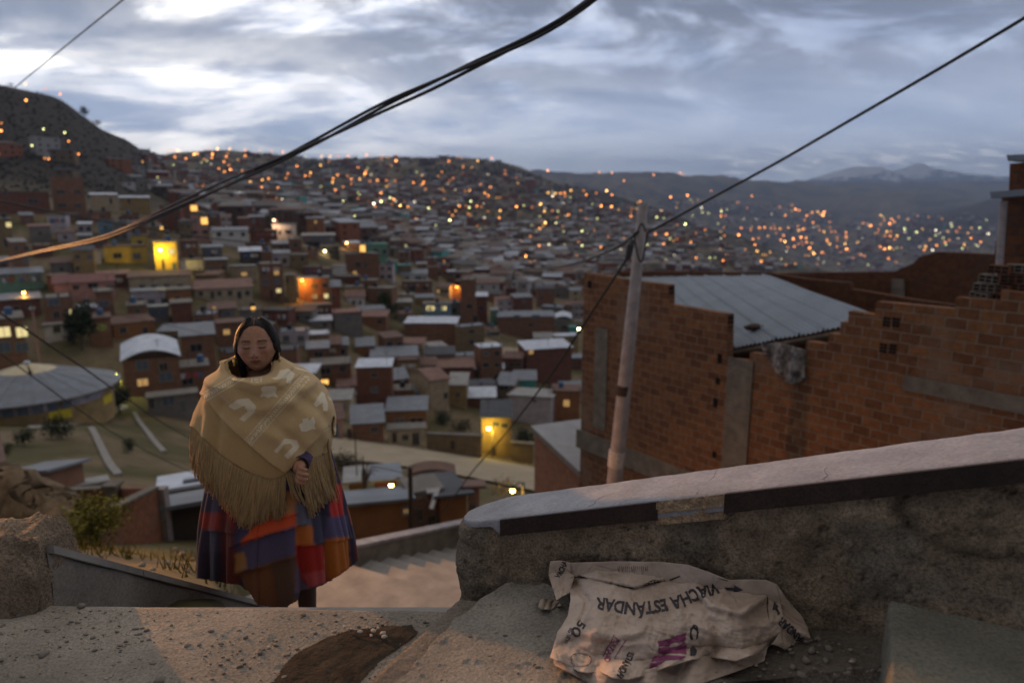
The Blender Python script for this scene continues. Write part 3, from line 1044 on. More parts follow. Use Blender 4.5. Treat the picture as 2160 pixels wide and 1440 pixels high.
# ------------------------------------------------------------------ brick house on the right, its neighbours
def brick_mat(name, c1, c2, mortar, bw=0.25, bh=0.138, ms=0.012, dirt=0.62):
    m = bpy.data.materials.new(name)
    m.use_nodes = True
    nt = m.node_tree
    b = nt.nodes['Principled BSDF']
    b.inputs['Roughness'].default_value = 0.9
    b.inputs['Specular IOR Level'].default_value = 0.15
    tc = N(nt, 'ShaderNodeTexCoord')
    s = N(nt, 'ShaderNodeSeparateXYZ'); nt.links.new(tc.outputs['Object'], s.inputs[0])
    wob = N(nt, 'ShaderNodeTexNoise', inp={'Scale': 1.3, 'Detail': 3}); nt.links.new(tc.outputs['Object'], wob.inputs['Vector'])
    c = N(nt, 'ShaderNodeCombineXYZ')
    nt.links.new(math_(nt, 'ADD', s.outputs[0], s.outputs[1]), c.inputs[0])
    nt.links.new(math_(nt, 'ADD', s.outputs[2], math_(nt, 'MULTIPLY', math_(nt, 'SUBTRACT', wob.outputs[0], 0.5), 0.045)), c.inputs[1])
    br = N(nt, 'ShaderNodeTexBrick', offset=0.5, squash=1.0, inp={'Color1': (*c1, 1), 'Color2': (*c2, 1), 'Mortar': (*mortar, 1), 'Scale': 1.0, 'Mortar Size': ms, 'Mortar Smooth': 0.35, 'Bias': -0.1, 'Brick Width': bw, 'Row Height': bh})
    nt.links.new(c.outputs[0], br.inputs['Vector'])
    no = N(nt, 'ShaderNodeTexNoise', inp={'Scale': 9.0, 'Detail': 7, 'Roughness': 0.7}); nt.links.new(tc.outputs['Object'], no.inputs['Vector'])
    no2 = N(nt, 'ShaderNodeTexNoise', inp={'Scale': 0.75, 'Detail': 6, 'Roughness': 0.6}); nt.links.new(tc.outputs['Object'], no2.inputs['Vector'])
    v = ramp(nt, no.outputs[0], [(0.3, g(0.62)), (0.7, g(1.25))])
    col = mixc(nt, 1.0, br.outputs[0], v, 'MULTIPLY')
    # cement smears over the courses
    sm = math_(nt, 'MULTIPLY', ramp(nt, no2.outputs[0], [(0.54, g(0)), (0.66, g(1))]), dirt)
    col = mixc(nt, sm, col, mortar)
    nt.links.new(col, b.inputs['Base Color'])
    bp = N(nt, 'ShaderNodeBump', inp={'Strength': 0.7, 'Distance': 0.02})
    hh = math_(nt, 'ADD', math_(nt, 'MULTIPLY', br.outputs['Fac'], -0.7), math_(nt, 'MULTIPLY', no.outputs[0], 0.5))
    nt.links.new(hh, bp.inputs['Height'])
    nt.links.new(bp.outputs[0], b.inputs['Normal'])
    return m


M_brick = brick_mat('hollow brick', (0.235, 0.106, 0.048), (0.130, 0.058, 0.031), (0.21, 0.155, 0.112))
M_brick2 = brick_mat('dull brick', (0.15, 0.062, 0.032), (0.11, 0.045, 0.026), (0.08, 0.06, 0.045))
M_col = mat('raw concrete post', (0.17, 0.145, 0.115), rough=0.95, var=0.3, scale=5, bump=0.5, bscale=30)
M_dark = mat('dark hollow', (0.012, 0.010, 0.009), rough=0.95, var=0.2)
M_tin = mat('weathered zinc sheet', (0.150, 0.180, 0.215), rough=0.55, var=0.16, scale=1.4, metal=0.0, spec=0.5)
M_timber = mat('old timber', (0.10, 0.075, 0.055), rough=0.9, var=0.4, scale=8)
M_pole = mat('concrete pole', (0.30, 0.26, 0.25), rough=0.85, var=0.22, scale=7, bump=0.3, bscale=50)
M_paper = mat('pale paper', (0.50, 0.44, 0.40), rough=0.9, var=0.25, scale=30)
M_cable = mat('black cable rubber', (0.018, 0.017, 0.017), rough=0.5, var=0.3, scale=30, spec=0.4)
M_iron = mat('rusty iron', (0.06, 0.038, 0.028), rough=0.8, var=0.5, scale=20)

WP0, WDIR, WBK = Vector((2.7, 12.0, 0)), Vector((0.6, -0.8, 0)), Vector((0.8, 0.6, 0))


def bwp(px, py, b=0.0):
    d = Vector(ray(px, py))
    n = WBK
    t = (n.dot(WP0) + b) / n.dot(d)
    return d * t


def wl_(p):
    """wall-local coordinates: along, back, up"""
    q = p - WP0
    return Vector((q.dot(WDIR), q.dot(WBK), p.z))


WM = Matrix.Translation(WP0) @ Matrix(((WDIR.x, WBK.x, 0, 0), (WDIR.y, WBK.y, 0, 0), (0, 0, 1, 0), (0, 0, 0, 1)))
HOUSE_Z = -6.6


def wall_panel(name, px_pts, b, thick, matl, parent, zbot=None, side=None):
    """front outline given by pixels on the plane at depth b, extruded back"""
    mb = MB()
    loc = [wl_(bwp(px, py, b)) for px, py in px_pts]
    if zbot is not None:
        loc += [Vector((loc[-1].x, b, zbot)), Vector((loc[0].x, b, zbot))]
    n = len(loc)
    f0 = [(q.x, b, q.z) for q in loc]
    f1 = [(q.x, b + thick, q.z) for q in loc]
    mb.face(f0[::-1]); mb.face(f1)
    for i in range(n):
        j = (i + 1) % n
        mb.face([f0[i], f0[j], f1[j], f1[i]], 1 if side else 0)
    o = mb.build(name, [matl, side] if side else matl)
    o.parent = parent
    o.matrix_local = parent.matrix_basis.inverted() @ WM
    return o


def wall_box(name, px0, py0, px1, py1, b, thick, matl, parent):
    p, q = wl_(bwp(px0, py0, b)), wl_(bwp(px1, py1, b))
    mb = MB()
    mb.box((min(p.x, q.x), b, min(p.z, q.z)), (max(p.x, q.x), b + thick, max(p.z, q.z)))
    o = mb.build(name, matl)
    o.parent = parent
    o.matrix_local = parent.matrix_basis.inverted() @ WM
    return o


bh = empty('brick_house', (WP0.x, WP0.y, HOUSE_Z))
wall_panel('wall', [(1232, 575), (1320, 588), (1410, 601), (1410, 642), (1470, 652), (1535, 663), (1533, 757), (1581, 761), (1582, 744), (1606, 747), (1700, 762), (1700, 720), (1747, 726), (1748, 703), (1772, 707), (1773, 679), (1789, 682), (1790, 656), (1846, 664), (1848, 636), (2015, 652), (2016, 627), (2110, 635), (2112, 612), (2330, 640)], 0.0, 0.17, M_brick, bh, zbot=-7.5)
wall_box('post', 1536, 752, 1561, 1150, -0.025, 0.02, M_col, bh)
wall_box('post', 1256, 690, 1276, 910, -0.018, 0.015, M_col, bh)
pb, qb = wl_(bwp(1222, 905)), wl_(bwp(1500, 905))
mb = MB(); mb.box((pb.x - 0.03, -0.06, pb.z - 0.38), (pb.x + 9.5, -0.002, pb.z))
o = mb.build('floor_beam', M_col); o.parent = bh; o.matrix_local = bh.matrix_basis.inverted() @ WM
pb2 = wl_(bwp(2000, 838))
mb = MB()
mb.box((wl_(bwp(1906, 799)).x, -0.02, wl_(bwp(1906, 822)).z), (pb.x + 12, -0.001, wl_(bwp(1906, 790)).z))
o = mb.build('cement_course', M_col); o.parent = bh; o.matrix_local = bh.matrix_basis.inverted() @ WM
# left gable wall and back wall
mb = MB()
sp_, sq_ = wl_(bwp(1237, 578, 0.175)), wl_(bwp(1300, 579, 6.4))
mb.prism([(sp_.x, sp_.y), (sp_.x + 0.17, sp_.y), (sq_.x + 0.17, sq_.y), (sq_.x, sq_.y)], -7.5, [sp_.z, sp_.z, sq_.z, sq_.z])
o = mb.build('side_wall', M_brick); o.parent = bh; o.matrix_local = bh.matrix_basis.inverted() @ WM
wall_panel('back_wall', [(1300, 572), (1400, 573), (1622, 575), (1700, 588), (1792, 596), (1795, 609), (1935, 633), (2150, 660)], 6.45, 0.17, M_brick2, bh, zbot=-6.5)
# pairs of vent bricks, hollow brick ends
def bh_part(name, mb, m=None):
    o = mb.build(name, m or M_dark); o.parent = bh; o.matrix_local = bh.matrix_basis.inverted() @ WM


for (x0, y0) in ((1863, 667), (1883, 668), (1856, 722), (1876, 724)):
    mb = MB()
    p, q = wl_(bwp(x0, y0)), wl_(bwp(x0 + 14, y0 + 23))
    for kx in range(2):
        for kz in range(3):
            w = (q.x - p.x) / 2; h = (p.z - q.z) / 3
            mb.box((p.x + w * kx + 0.006, -0.012, q.z + h * kz + 0.006), (p.x + w * (kx + 1) - 0.006, -0.001, q.z + h * (kz + 1) - 0.006))
    bh_part('vent', mb)
for (x0, y0, h_) in ((1514, 745, 22), (1510, 795, 16), (1505, 838, 22), (1240, 592, 16), (1503, 950, 16)):
    mb = MB()
    p = wl_(bwp(x0, y0)); q = wl_(bwp(x0 + 8, y0 + h_))
    for kx in range(2):
        w = (q.x - p.x) / 2
        mb.box((p.x + w * kx + 0.005, -0.011, q.z), (p.x + w * (kx + 1) - 0.005, -0.001, p.z))
    bh_part('hollow_brick', mb)
# hollow ends seen on the broken tops
for (x0, ya, yb) in ((1410, 603, 640), (1535, 665, 745)):
    p, q = wl_(bwp(x0, ya)), wl_(bwp(x0, yb))
    n_ = int((p.z - q.z) / 0.172)
    for k in range(n_ + 1):
        mb = MB()
        z0 = p.z - 0.172 * (k + 1) + 0.02
        for yy in (0.02, 0.095):
            mb.box((p.x + 0.001, yy, z0), (p.x + 0.010, yy + 0.055, z0 + 0.06))
            mb.box((p.x + 0.001, yy, z0 + 0.075), (p.x + 0.010, yy + 0.055, z0 + 0.135))
        bh_part('hollow_brick', mb)
# zinc roof
RFL, RFR, RBR, RBL = bwp(1470, 748, 0.35), bwp(1868, 672, 0.35), bwp(1622, 580, 6.4), bwp(1320, 584, 6.4)
nu_, nv_ = 330, 22
P = np.zeros((nv_, nu_, 3))
for j in range(nv_):
    v = j / (nv_ - 1)
    for i in range(nu_):
        u = i / (nu_ - 1)
        p = RFL.lerp(RFR, u).lerp(RBL.lerp(RBR, u), v)
        lap = 0.035 * ((u * 8.3) % 1.0 > 0.96)
        P[j, i] = (p.x, p.y, p.z + 0.016 * math.sin(u * 2 * math.pi * 42) + lap + 0.02 * noise.noise((u * 7, v * 3, 0)))
o = grid_obj('roof', P, M_tin); o.parent = bh; o.matrix_local = bh.matrix_basis.inverted()
mb = MB()
for a_, b_ in ((RFL, RFR), (RFL.lerp(RBL, 0.28), RFR.lerp(RBR, 0.28))):
    mb.tube([a_ + Vector((0, 0, -0.09)), b_ + Vector((0, 0, -0.09))], 0.05, 6)
o = mb.build('rafter', M_timber); o.parent = bh; o.matrix_local = bh.matrix_basis.inverted()
tag(bh, 'large unplastered brick house with stepped broken wall tops and zinc roof, behind the concrete pole', 'house')


def blob_at(name, p, r, m, label, cat, sq=(1, 1, 1), jit=0.15, seed=1):
    mb = MB(); mb.ball((0, 0, 0), (r * sq[0], r * sq[1], r * sq[2]), 14, 10, jit=jit, rnd=random.Random(seed))
    o = mb.build(name, m, smooth=True, loc=p)
    return tag(o, label, cat)


rs = RFL.lerp(RFR, 0.44).lerp(RBL.lerp(RBR, 0.44), 0.10)
blob_at('roof_stone', (rs.x, rs.y, rs.z + 0.05), 0.11, M_iron, 'dark stone weighing down the zinc roof of the brick house', 'stone', (1.6, 0.8, 0.55))

# blanket hung over the wall
M_cloth = mat('mottled cloth', (0.22, 0.20, 0.19), rough=1.0, var=0.75, scale=11, col2=(0.34, 0.31, 0.29), detail=2)
top = [(1606, 727), (1640, 722), (1672, 730), (1700, 738)]
bot = [(1618, 752), (1642, 790), (1668, 812), (1698, 800)]
P = np.zeros((26, 40, 3))
for i in range(40):
    u = i / 39
    tx, ty = np.interp(u, [0, .36, .7, 1], [q[0] for q in top]), np.interp(u, [0, .36, .7, 1], [q[1] for q in top])
    bx, by = np.interp(u, [0, .36, .7, 1], [q[0] for q in bot]), np.interp(u, [0, .36, .7, 1], [q[1] for q in bot])
    for j in range(26):
        v = j / 25
        f = 0.05 + 0.035 * math.sin(u * 17 + v * 2) + 0.02 * noise.noise((u * 6, v * 6, 3))
        P[j, i] = bwp(tx + (bx - tx) * v, ty + (by - ty) * v, -f)
o = grid_obj('blanket', P, M_cloth)
sm = o.modifiers.new('thick', 'SOLIDIFY'); sm.thickness = 0.02
tag(o, 'mottled grey blanket hung over the gap in the brick wall beside the zinc roof', 'blanket')

# neighbour: brick shell further back, and the tower with tin eave at the right border
nb = empty('brick_shell', tuple(bwp(1900, 640, 9.0).to_tuple()[:2]) + (HOUSE_Z,))
wall_panel('wall', [(1622, 577), (1640, 576), (1888, 573), (1900, 566), (1925, 556), (1940, 541), (1978, 531), (2110, 537), (2300, 545)], 9.0, 0.2, M_brick2, nb, zbot=-5.5)
wall_panel('side_wall', [(1880, 588), (1905, 590), (1908, 700), (1880, 700)], 8.9, 0.09, M_col, nb)
tag(nb, 'dim roofless brick shell with a raised right end, behind the zinc roofed house', 'house')
tw = empty('chimney_tower', tuple(bwp(2160, 600, 1.6).to_tuple()[:2]) + (HOUSE_Z,))
wall_panel('wall', [(2114, 418), (2330, 400)], 1.6, 1.5, M_brick2, tw, zbot=-5.5)
wall_panel('chimney', [(2130, 345), (2230, 340), (2232, 405), (2128, 405)], 1.9, 0.5, M_brick2, tw)
wall_panel('chimney_cap', [(2123, 327), (2240, 322), (2240, 336), (2126, 340)], 1.8, 0.75, M_tin, tw)
wall_panel('eave', [(2088, 405), (2330, 385), (2330, 400), (2090, 418)], 1.1, 2.3, M_tin, tw)
mb = MB(); a_, b_ = wl_(bwp(2117, 425, 1.3)), wl_(bwp(2106, 590, 1.3)); mb.tube([a_, b_], 0.045, 10)
o = mb.build('drainpipe', M_pole); o.parent = tw; o.matrix_local = tw.matrix_basis.inverted() @ WM
tag(tw, 'dark brick tower with a tin eave, drainpipe and capped chimney at the right border', 'tower')
# loose bricks stacked on the wall top in front of the tower
rr = random.Random(8)
for k, (px, py, w, h) in enumerate(((2072, 625, 40, 16), (2104, 628, 36, 18), (2138, 630, 40, 18), (2080, 606, 34, 17), (2118, 608, 38, 18), (2150, 606, 30, 16), (2092, 588, 36, 17), (2132, 587, 38, 18), (2112, 568, 36, 17), (2150, 566, 32, 17))):
    p = wl_(bwp(px, py, 0.25 + 0.1 * rr.random()))
    mb = MB(); mb.box((-0.12, -0.075, -0.0), (0.12, 0.075, 0.098))
    for kx in range(3):
        for kz in range(2):
            mb.box((-0.105 + 0.075 * kx, -0.077, 0.012 + 0.043 * kz), (-0.045 + 0.075 * kx, -0.0755, 0.045 + 0.043 * kz), 1)
    o = mb.build('loose_brick', [M_brick2 if k % 3 else M_col, M_dark])
    o.location = WM @ Vector((p.x, p.y, p.z - 0.05)); o.rotation_euler = (0, rr.uniform(-.06, .06), math.atan2(WDIR.y, WDIR.x) + rr.uniform(-.5, .5))
    tag(o, 'loose hollow brick in the heap on the wall top below the dark tower', 'brick', 'loose bricks heaped on the wall top')

# annex with pale flat roof left of the brick house foot
an = empty('brick_annex', tuple(at(1180, 1020, 17.5)))
mb = MB()
aT = [at(1128, 905, 18.5), at(1240, 1010, 14.0)]
base_z = -10.5
A_, B_ = aT
A2, B2 = at(1232, 893, 21.5), at(1330, 960, 17.0)
for (p, q) in ((A_, B_), (B_, B2), (B2, A2), (A2, A_)):
    mb.face([(p.x, p.y, base_z), (q.x, q.y, base_z), (q.x, q.y, q.z), (p.x, p.y, p.z)])
M_annex = brick_mat('annex brick', (0.30, 0.13, 0.07), (0.24, 0.10, 0.055), (0.20, 0.14, 0.10), ms=0.008)
o = mb.build('wall', M_annex); o.parent = an; o.matrix_local = an.matrix_basis.inverted()
mb = MB()
up_ = Vector((0, 0, 0.14))
rim = [A_ + Vector((-0.12, -0.1, 0)), B_ + Vector((-0.1, -0.16, 0)), B2 + Vector((0.1, 0, 0)), A2 + Vector((0, 0.1, 0))]
mb.face([p + up_ for p in rim]); mb.face([p for p in rim][::-1])
for i in range(4):
    j = (i + 1) % 4
    mb.face([rim[i], rim[j], rim[j] + up_, rim[i] + up_], 1)
o = mb.build('roof', [mat('pale cement roof', (0.36, 0.37, 0.38), rough=0.8, var=0.15, scale=2), M_col]); o.parent = an; o.matrix_local = an.matrix_basis.inverted()
tag(an, 'low brick annex under a pale cement roof, wedged left of the big brick house', 'house')

# ------------------------------------------------------------------ poles and cables
up0, up1 = at(1294, 1040, 9.6), at(1357, 432, 9.6)
po = empty('utility_pole', (up0.x, up0.y, -6.2))
mb = MB()
dirp = (up1 - up0).normalized()
foot = up0 + dirp * ((-6.2 - up0.z) / dirp.z)
mb.tube([foot, up0, up0.lerp(up1, 0.5), up1], [0.140, 0.118, 0.095, 0.068], 20)
o = mb.build('pole', M_pole, smooth=True); o.parent = po; o.matrix_local = po.matrix_basis.inverted()
mb = MB(); c_ = at(1313, 822, 9.6); mb.tube([c_ - dirp * 0.07, c_ + dirp * 0.07], 0.112, 20)
o = mb.build('band', M_iron); o.parent = po; o.matrix_local = po.matrix_basis.inverted()
mb = MB(); c_ = at(1300, 968, 9.6); mb.tube([c_ - dirp * 0.11, c_ + dirp * 0.13], 0.121, 20)
o = mb.build('pasted_bill', M_paper); o.parent = po; o.matrix_local = po.matrix_basis.inverted()
mb = MB(); mb.tube([at(1333, 508, 9.35), at(1329, 520, 9.3), at(1324, 545, 9.25)], [0.045, 0.055, 0.04], 10)
o = mb.build('insulator', M_cable); o.parent = po; o.matrix_local = po.matrix_basis.inverted()
mb = MB()
for k, (x0, x1) in enumerate(((1345, 1362), (1337, 1366))):
    pts = []
    for i in range(21):
        t = i / 20
        x = x0 + (x1 - x0) * t
        y = 490 - 18 * math.sin(t * math.pi) * (k == 0) + (62 + 0 * k) * math.sin(t * math.pi) ** 1.0 * (k == 1)
        pts.append(at(x, y, 9.38))
    mb.tube(pts, 0.012, 6)
o = mb.build('jumper_wire', M_cable); o.parent = po; o.matrix_local = po.matrix_basis.inverted()
tag(po, 'leaning concrete utility pole with a pasted bill, standing before the brick house', 'pole')

rp0, rp1 = at(866, 1125, 25), at(865, 985, 25)
mb = MB(); mb.tube([rp0 + Vector((0, 0, -2.5)), rp1], [0.11, 0.085], 10)
o = mb.build('iron_pole', M_iron)
tag(o, 'rusty dark iron pole standing at the end of the long orange brick wall', 'pole')


def cable(pts, r, label, Ys, strands=1, twist=0.0, wob=0.0):
    n = 60
    t = np.linspace(0, 1, n)
    P0 = np.array(pts, float)
    ln = np.concatenate([[0], np.cumsum(np.hypot(np.diff(P0[:, 0]), np.diff(P0[:, 1])))]); ln /= ln[-1]
    # smooth curve through the points
    from numpy import interp
    xs, ys = interp(t, ln, P0[:, 0]), interp(t, ln, P0[:, 1])
    for _ in range(6):
        xs[1:-1] = 0.25 * xs[:-2] + 0.5 * xs[1:-1] + 0.25 * xs[2:]
        ys[1:-1] = 0.25 * ys[:-2] + 0.5 * ys[1:-1] + 0.25 * ys[2:]
    mb = MB()
    for k in range(strands):
        q = []
        for i in range(n):
            Yd = 1 / (1 / Ys[0] * (1 - t[i]) + 1 / Ys[1] * t[i])
            p = at(xs[i], ys[i], Yd)
            a = 2 * math.pi * k / max(strands, 1) + t[i] * twist
            off = r * 0.95 if strands > 1 else 0
            sp_ = 1 + wob * max(0, math.sin(t[i] * math.pi)) * k
            q.append(p + Vector((0, math.cos(a) * off, math.sin(a) * off * sp_)))
        mb.tube(q, r, 8)
    o = mb.build('power_cable', M_cable, smooth=True)
    return tag(o, label, 'cable')


cable([(-160, 590), (0, 552), (120, 522), (210, 508), (270, 482), (400, 424), (520, 372), (640, 315), (740, 262), (820, 216), (900, 184), (1000, 133), (1070, 105), (1150, 66), (1215, 25), (1260, -8), (1340, -75)], 0.0130, 'thick twisted black cable crossing the sky, lit orange at its left end', (10.5, 4.3), 3, 10, 1.3)
cable([(1366, 491), (1500, 418), (1640, 343), (1800, 250), (1980, 146), (2162, 38), (2300, -48)], 0.017, 'thick black cable rising from the pole to the upper right corner', (9.45, 6.0), 1)
cable([(1322, 546), (1250, 655), (1178, 768), (1108, 862), (1050, 935), (1000, 988), (940, 1072), (866, 1150)], 0.017, 'black cable dropping steeply from the pole past the numbered house', (9.3, 25), 1)
cable([(1346, 489), (1318, 512), (1285, 530), (1235, 550), (1180, 563), (1130, 567), (1086, 565), (1080, 590), (1076, 604)], 0.022, 'slack black cable looping from the pole down to the left over the town', (9.4, 26), 1)
cable([(300, -40), (262, -2), (150, 88), (30, 186)], 0.009, 'thin wire crossing the sky in the upper left corner', (8, 14), 1)
cable([(-60, 622), (0, 660), (60, 697), (110, 732), (180, 778), (250, 828), (330, 884), (420, 935)], 0.016, 'dark sagging cable passing above the round roof', (9, 22), 1)
cable([(-60, 412), (0, 424), (190, 462), (420, 500), (600, 520), (760, 532), (1000, 562), (1230, 582)], 0.028, 'long thin wire strung across the whole hillside town', (22, 60), 1)
cable([(-60, 705), (0, 745), (130, 838), (230, 908), (330, 962), (430, 1008)], 0.012, 'thin wire sagging in front of the round roof and grassy bank', (12, 24), 1)
cable([(90, 642), (250, 664), (340, 682), (430, 703)], 0.016, 'thin wire between the brown houses above the round roof', (30, 46), 1)
cable([(864, 1000), (800, 985), (720, 970), (640, 955)], 0.018, 'thin wire leaving the iron pole towards the dirt road', (25, 40), 1)

# sodium street lamp just outside the picture on the left: lights woman, landing and cable
LAMP = Vector((-9.0, 8.6, 0.95))
sl_ = empty('street_lamp', (LAMP.x - 0.9, LAMP.y + 0.5, float(terr(LAMP.x - 0.9, LAMP.y + 0.5))))
mb = MB()
bx, by, bz = sl_.location
mb.tube([(bx, by, bz - 0.3), (bx, by, LAMP.z + 0.25)], [0.10, 0.07], 12)
o = mb.build('pole', M_pole, smooth=True); o.parent = sl_; o.matrix_local = sl_.matrix_basis.inverted()
mb = MB(); mb.tube([(bx, by, LAMP.z + 0.2), (bx + 0.3, by - 0.2, LAMP.z + 0.34), (LAMP.x, LAMP.y, LAMP.z + 0.25)], 0.03, 8)
o = mb.build('arm', M_iron); o.parent = sl_; o.matrix_local = sl_.matrix_basis.inverted()
mb = MB(); mb.ball((LAMP.x, LAMP.y, LAMP.z + 0.2), (0.22, 0.16, 0.08), 14, 8)
o = mb.build('lamp_head', M_iron, smooth=True); o.parent = sl_; o.matrix_local = sl_.matrix_basis.inverted()
mb = MB(); mb.ball((LAMP.x, LAMP.y, LAMP.z + 0.17), (0.12, 0.10, 0.05), 14, 8)
o = mb.build('bulb', emit('sodium glow', (1.0, 0.50, 0.16), 60), smooth=True); o.parent = sl_; o.matrix_local = sl_.matrix_basis.inverted()
tag(sl_, 'sodium street lamp on a pole beyond the left border, lighting the steps', 'lamp')
for nm, typ, watts in (('sodium light', 'SPOT', 4300), ('sodium down light', 'SPOT', 2600), ('sodium stray light', 'POINT', 120)):
    pl_ = bpy.data.lights.new(nm, typ)          # a hooded lamp: a beam down the steps, some stray light around
    pl_.energy = watts; pl_.color = (1.0, 0.43, 0.13); pl_.shadow_soft_size = 0.10
    plo = bpy.data.objects.new(nm, pl_); COL.objects.link(plo); plo.location = LAMP
    if typ == 'SPOT':
        down = 'down' in nm
        pl_.spot_size = math.radians(52 if down else 38); pl_.spot_blend = 1.0
        plo.rotation_euler = (LAMP - (Vector((-0.6, 7.6, -4.9)) if down else Vector((-1.0, 2.3, -1.15)))).to_track_quat('Z', 'Y').to_euler()
    plo.parent = sl_; plo.matrix_parent_inverse = sl_.matrix_basis.inverted()
# ------------------------------------------------------------------ hillside town: houses one by one
WALL = {
    'brick': (0.225, 0.120, 0.075), 'redbrick': (0.175, 0.080, 0.056), 'orange': (0.30, 0.14, 0.065), 'adobe': (0.21, 0.155, 0.09),
    'ochre': (0.30, 0.21, 0.10), 'grey': (0.20, 0.185, 0.165), 'dark': (0.07, 0.062, 0.058), 'cream': (0.42, 0.34, 0.23), 'white': (0.62, 0.59, 0.55),
    'yellow': (0.52, 0.36, 0.085), 'green': (0.17, 0.30, 0.22), 'teal': (0.10, 0.38, 0.34), 'blue': (0.20, 0.30, 0.38), 'pink': (0.42, 0.24, 0.20), 'lilac': (0.45, 0.40, 0.42)}
ROOF = {'zinc': (0.165, 0.185, 0.215), 'bright': (0.50, 0.55, 0.63), 'rust': (0.15, 0.09, 0.07), 'tile': (0.22, 0.13, 0.105), 'cement': (0.17, 0.155, 0.135),
        'dark': (0.075, 0.08, 0.09), 'red': (0.19, 0.085, 0.075), 'pale': (0.28, 0.275, 0.265), 'green': (0.16, 0.34, 0.30)}
MW = {k: mat(k + ' wall', c, rough=0.92, var=0.22, scale=0.9, bump=0.3, bscale=8, spec=0.1) for k, c in WALL.items()}
MR = {k: mat(k + ' roof', c, rough=0.6 if k in ('zinc', 'bright') else 0.85, var=0.22, scale=0.8, bump=0.2, bscale=6, spec=0.3) for k, c in ROOF.items()}
M_frame = mat('window frame', (0.28, 0.25, 0.21), rough=0.7, var=0.2)
M_pane = mat('dark window pane', (0.020, 0.019, 0.022), rough=0.25, var=0.2, spec=0.5)
M_paneb = mat('bluish window pane', (0.10, 0.13, 0.17), rough=0.25, var=0.2, spec=0.5)
M_lit = emit('lit window warm', (1.0, 0.52, 0.13), 1.6, False)
M_lity = emit('lit window pale', (0.95, 0.78, 0.36), 0.9, False)
M_litd = emit('lit window dim', (0.95, 0.55, 0.20), 0.45, False)
PANES = {'d': M_pane, 'b': M_paneb, 'l': M_lit, 'y': M_lity, 'm': M_litd}
M_door = mat('door', (0.07, 0.05, 0.04), rough=0.7)
M_tank = mat('black tank', (.03, .03, .035), rough=.5); M_tankb = mat('blue tank', (.06, .13, .24), rough=.5)
M_laundry = mat('laundry cloth', (1, 1, 1), var=.1, vcol=True)
HOUSES = []       # (object, px0, px1, ytop, ybase, wall, roof)


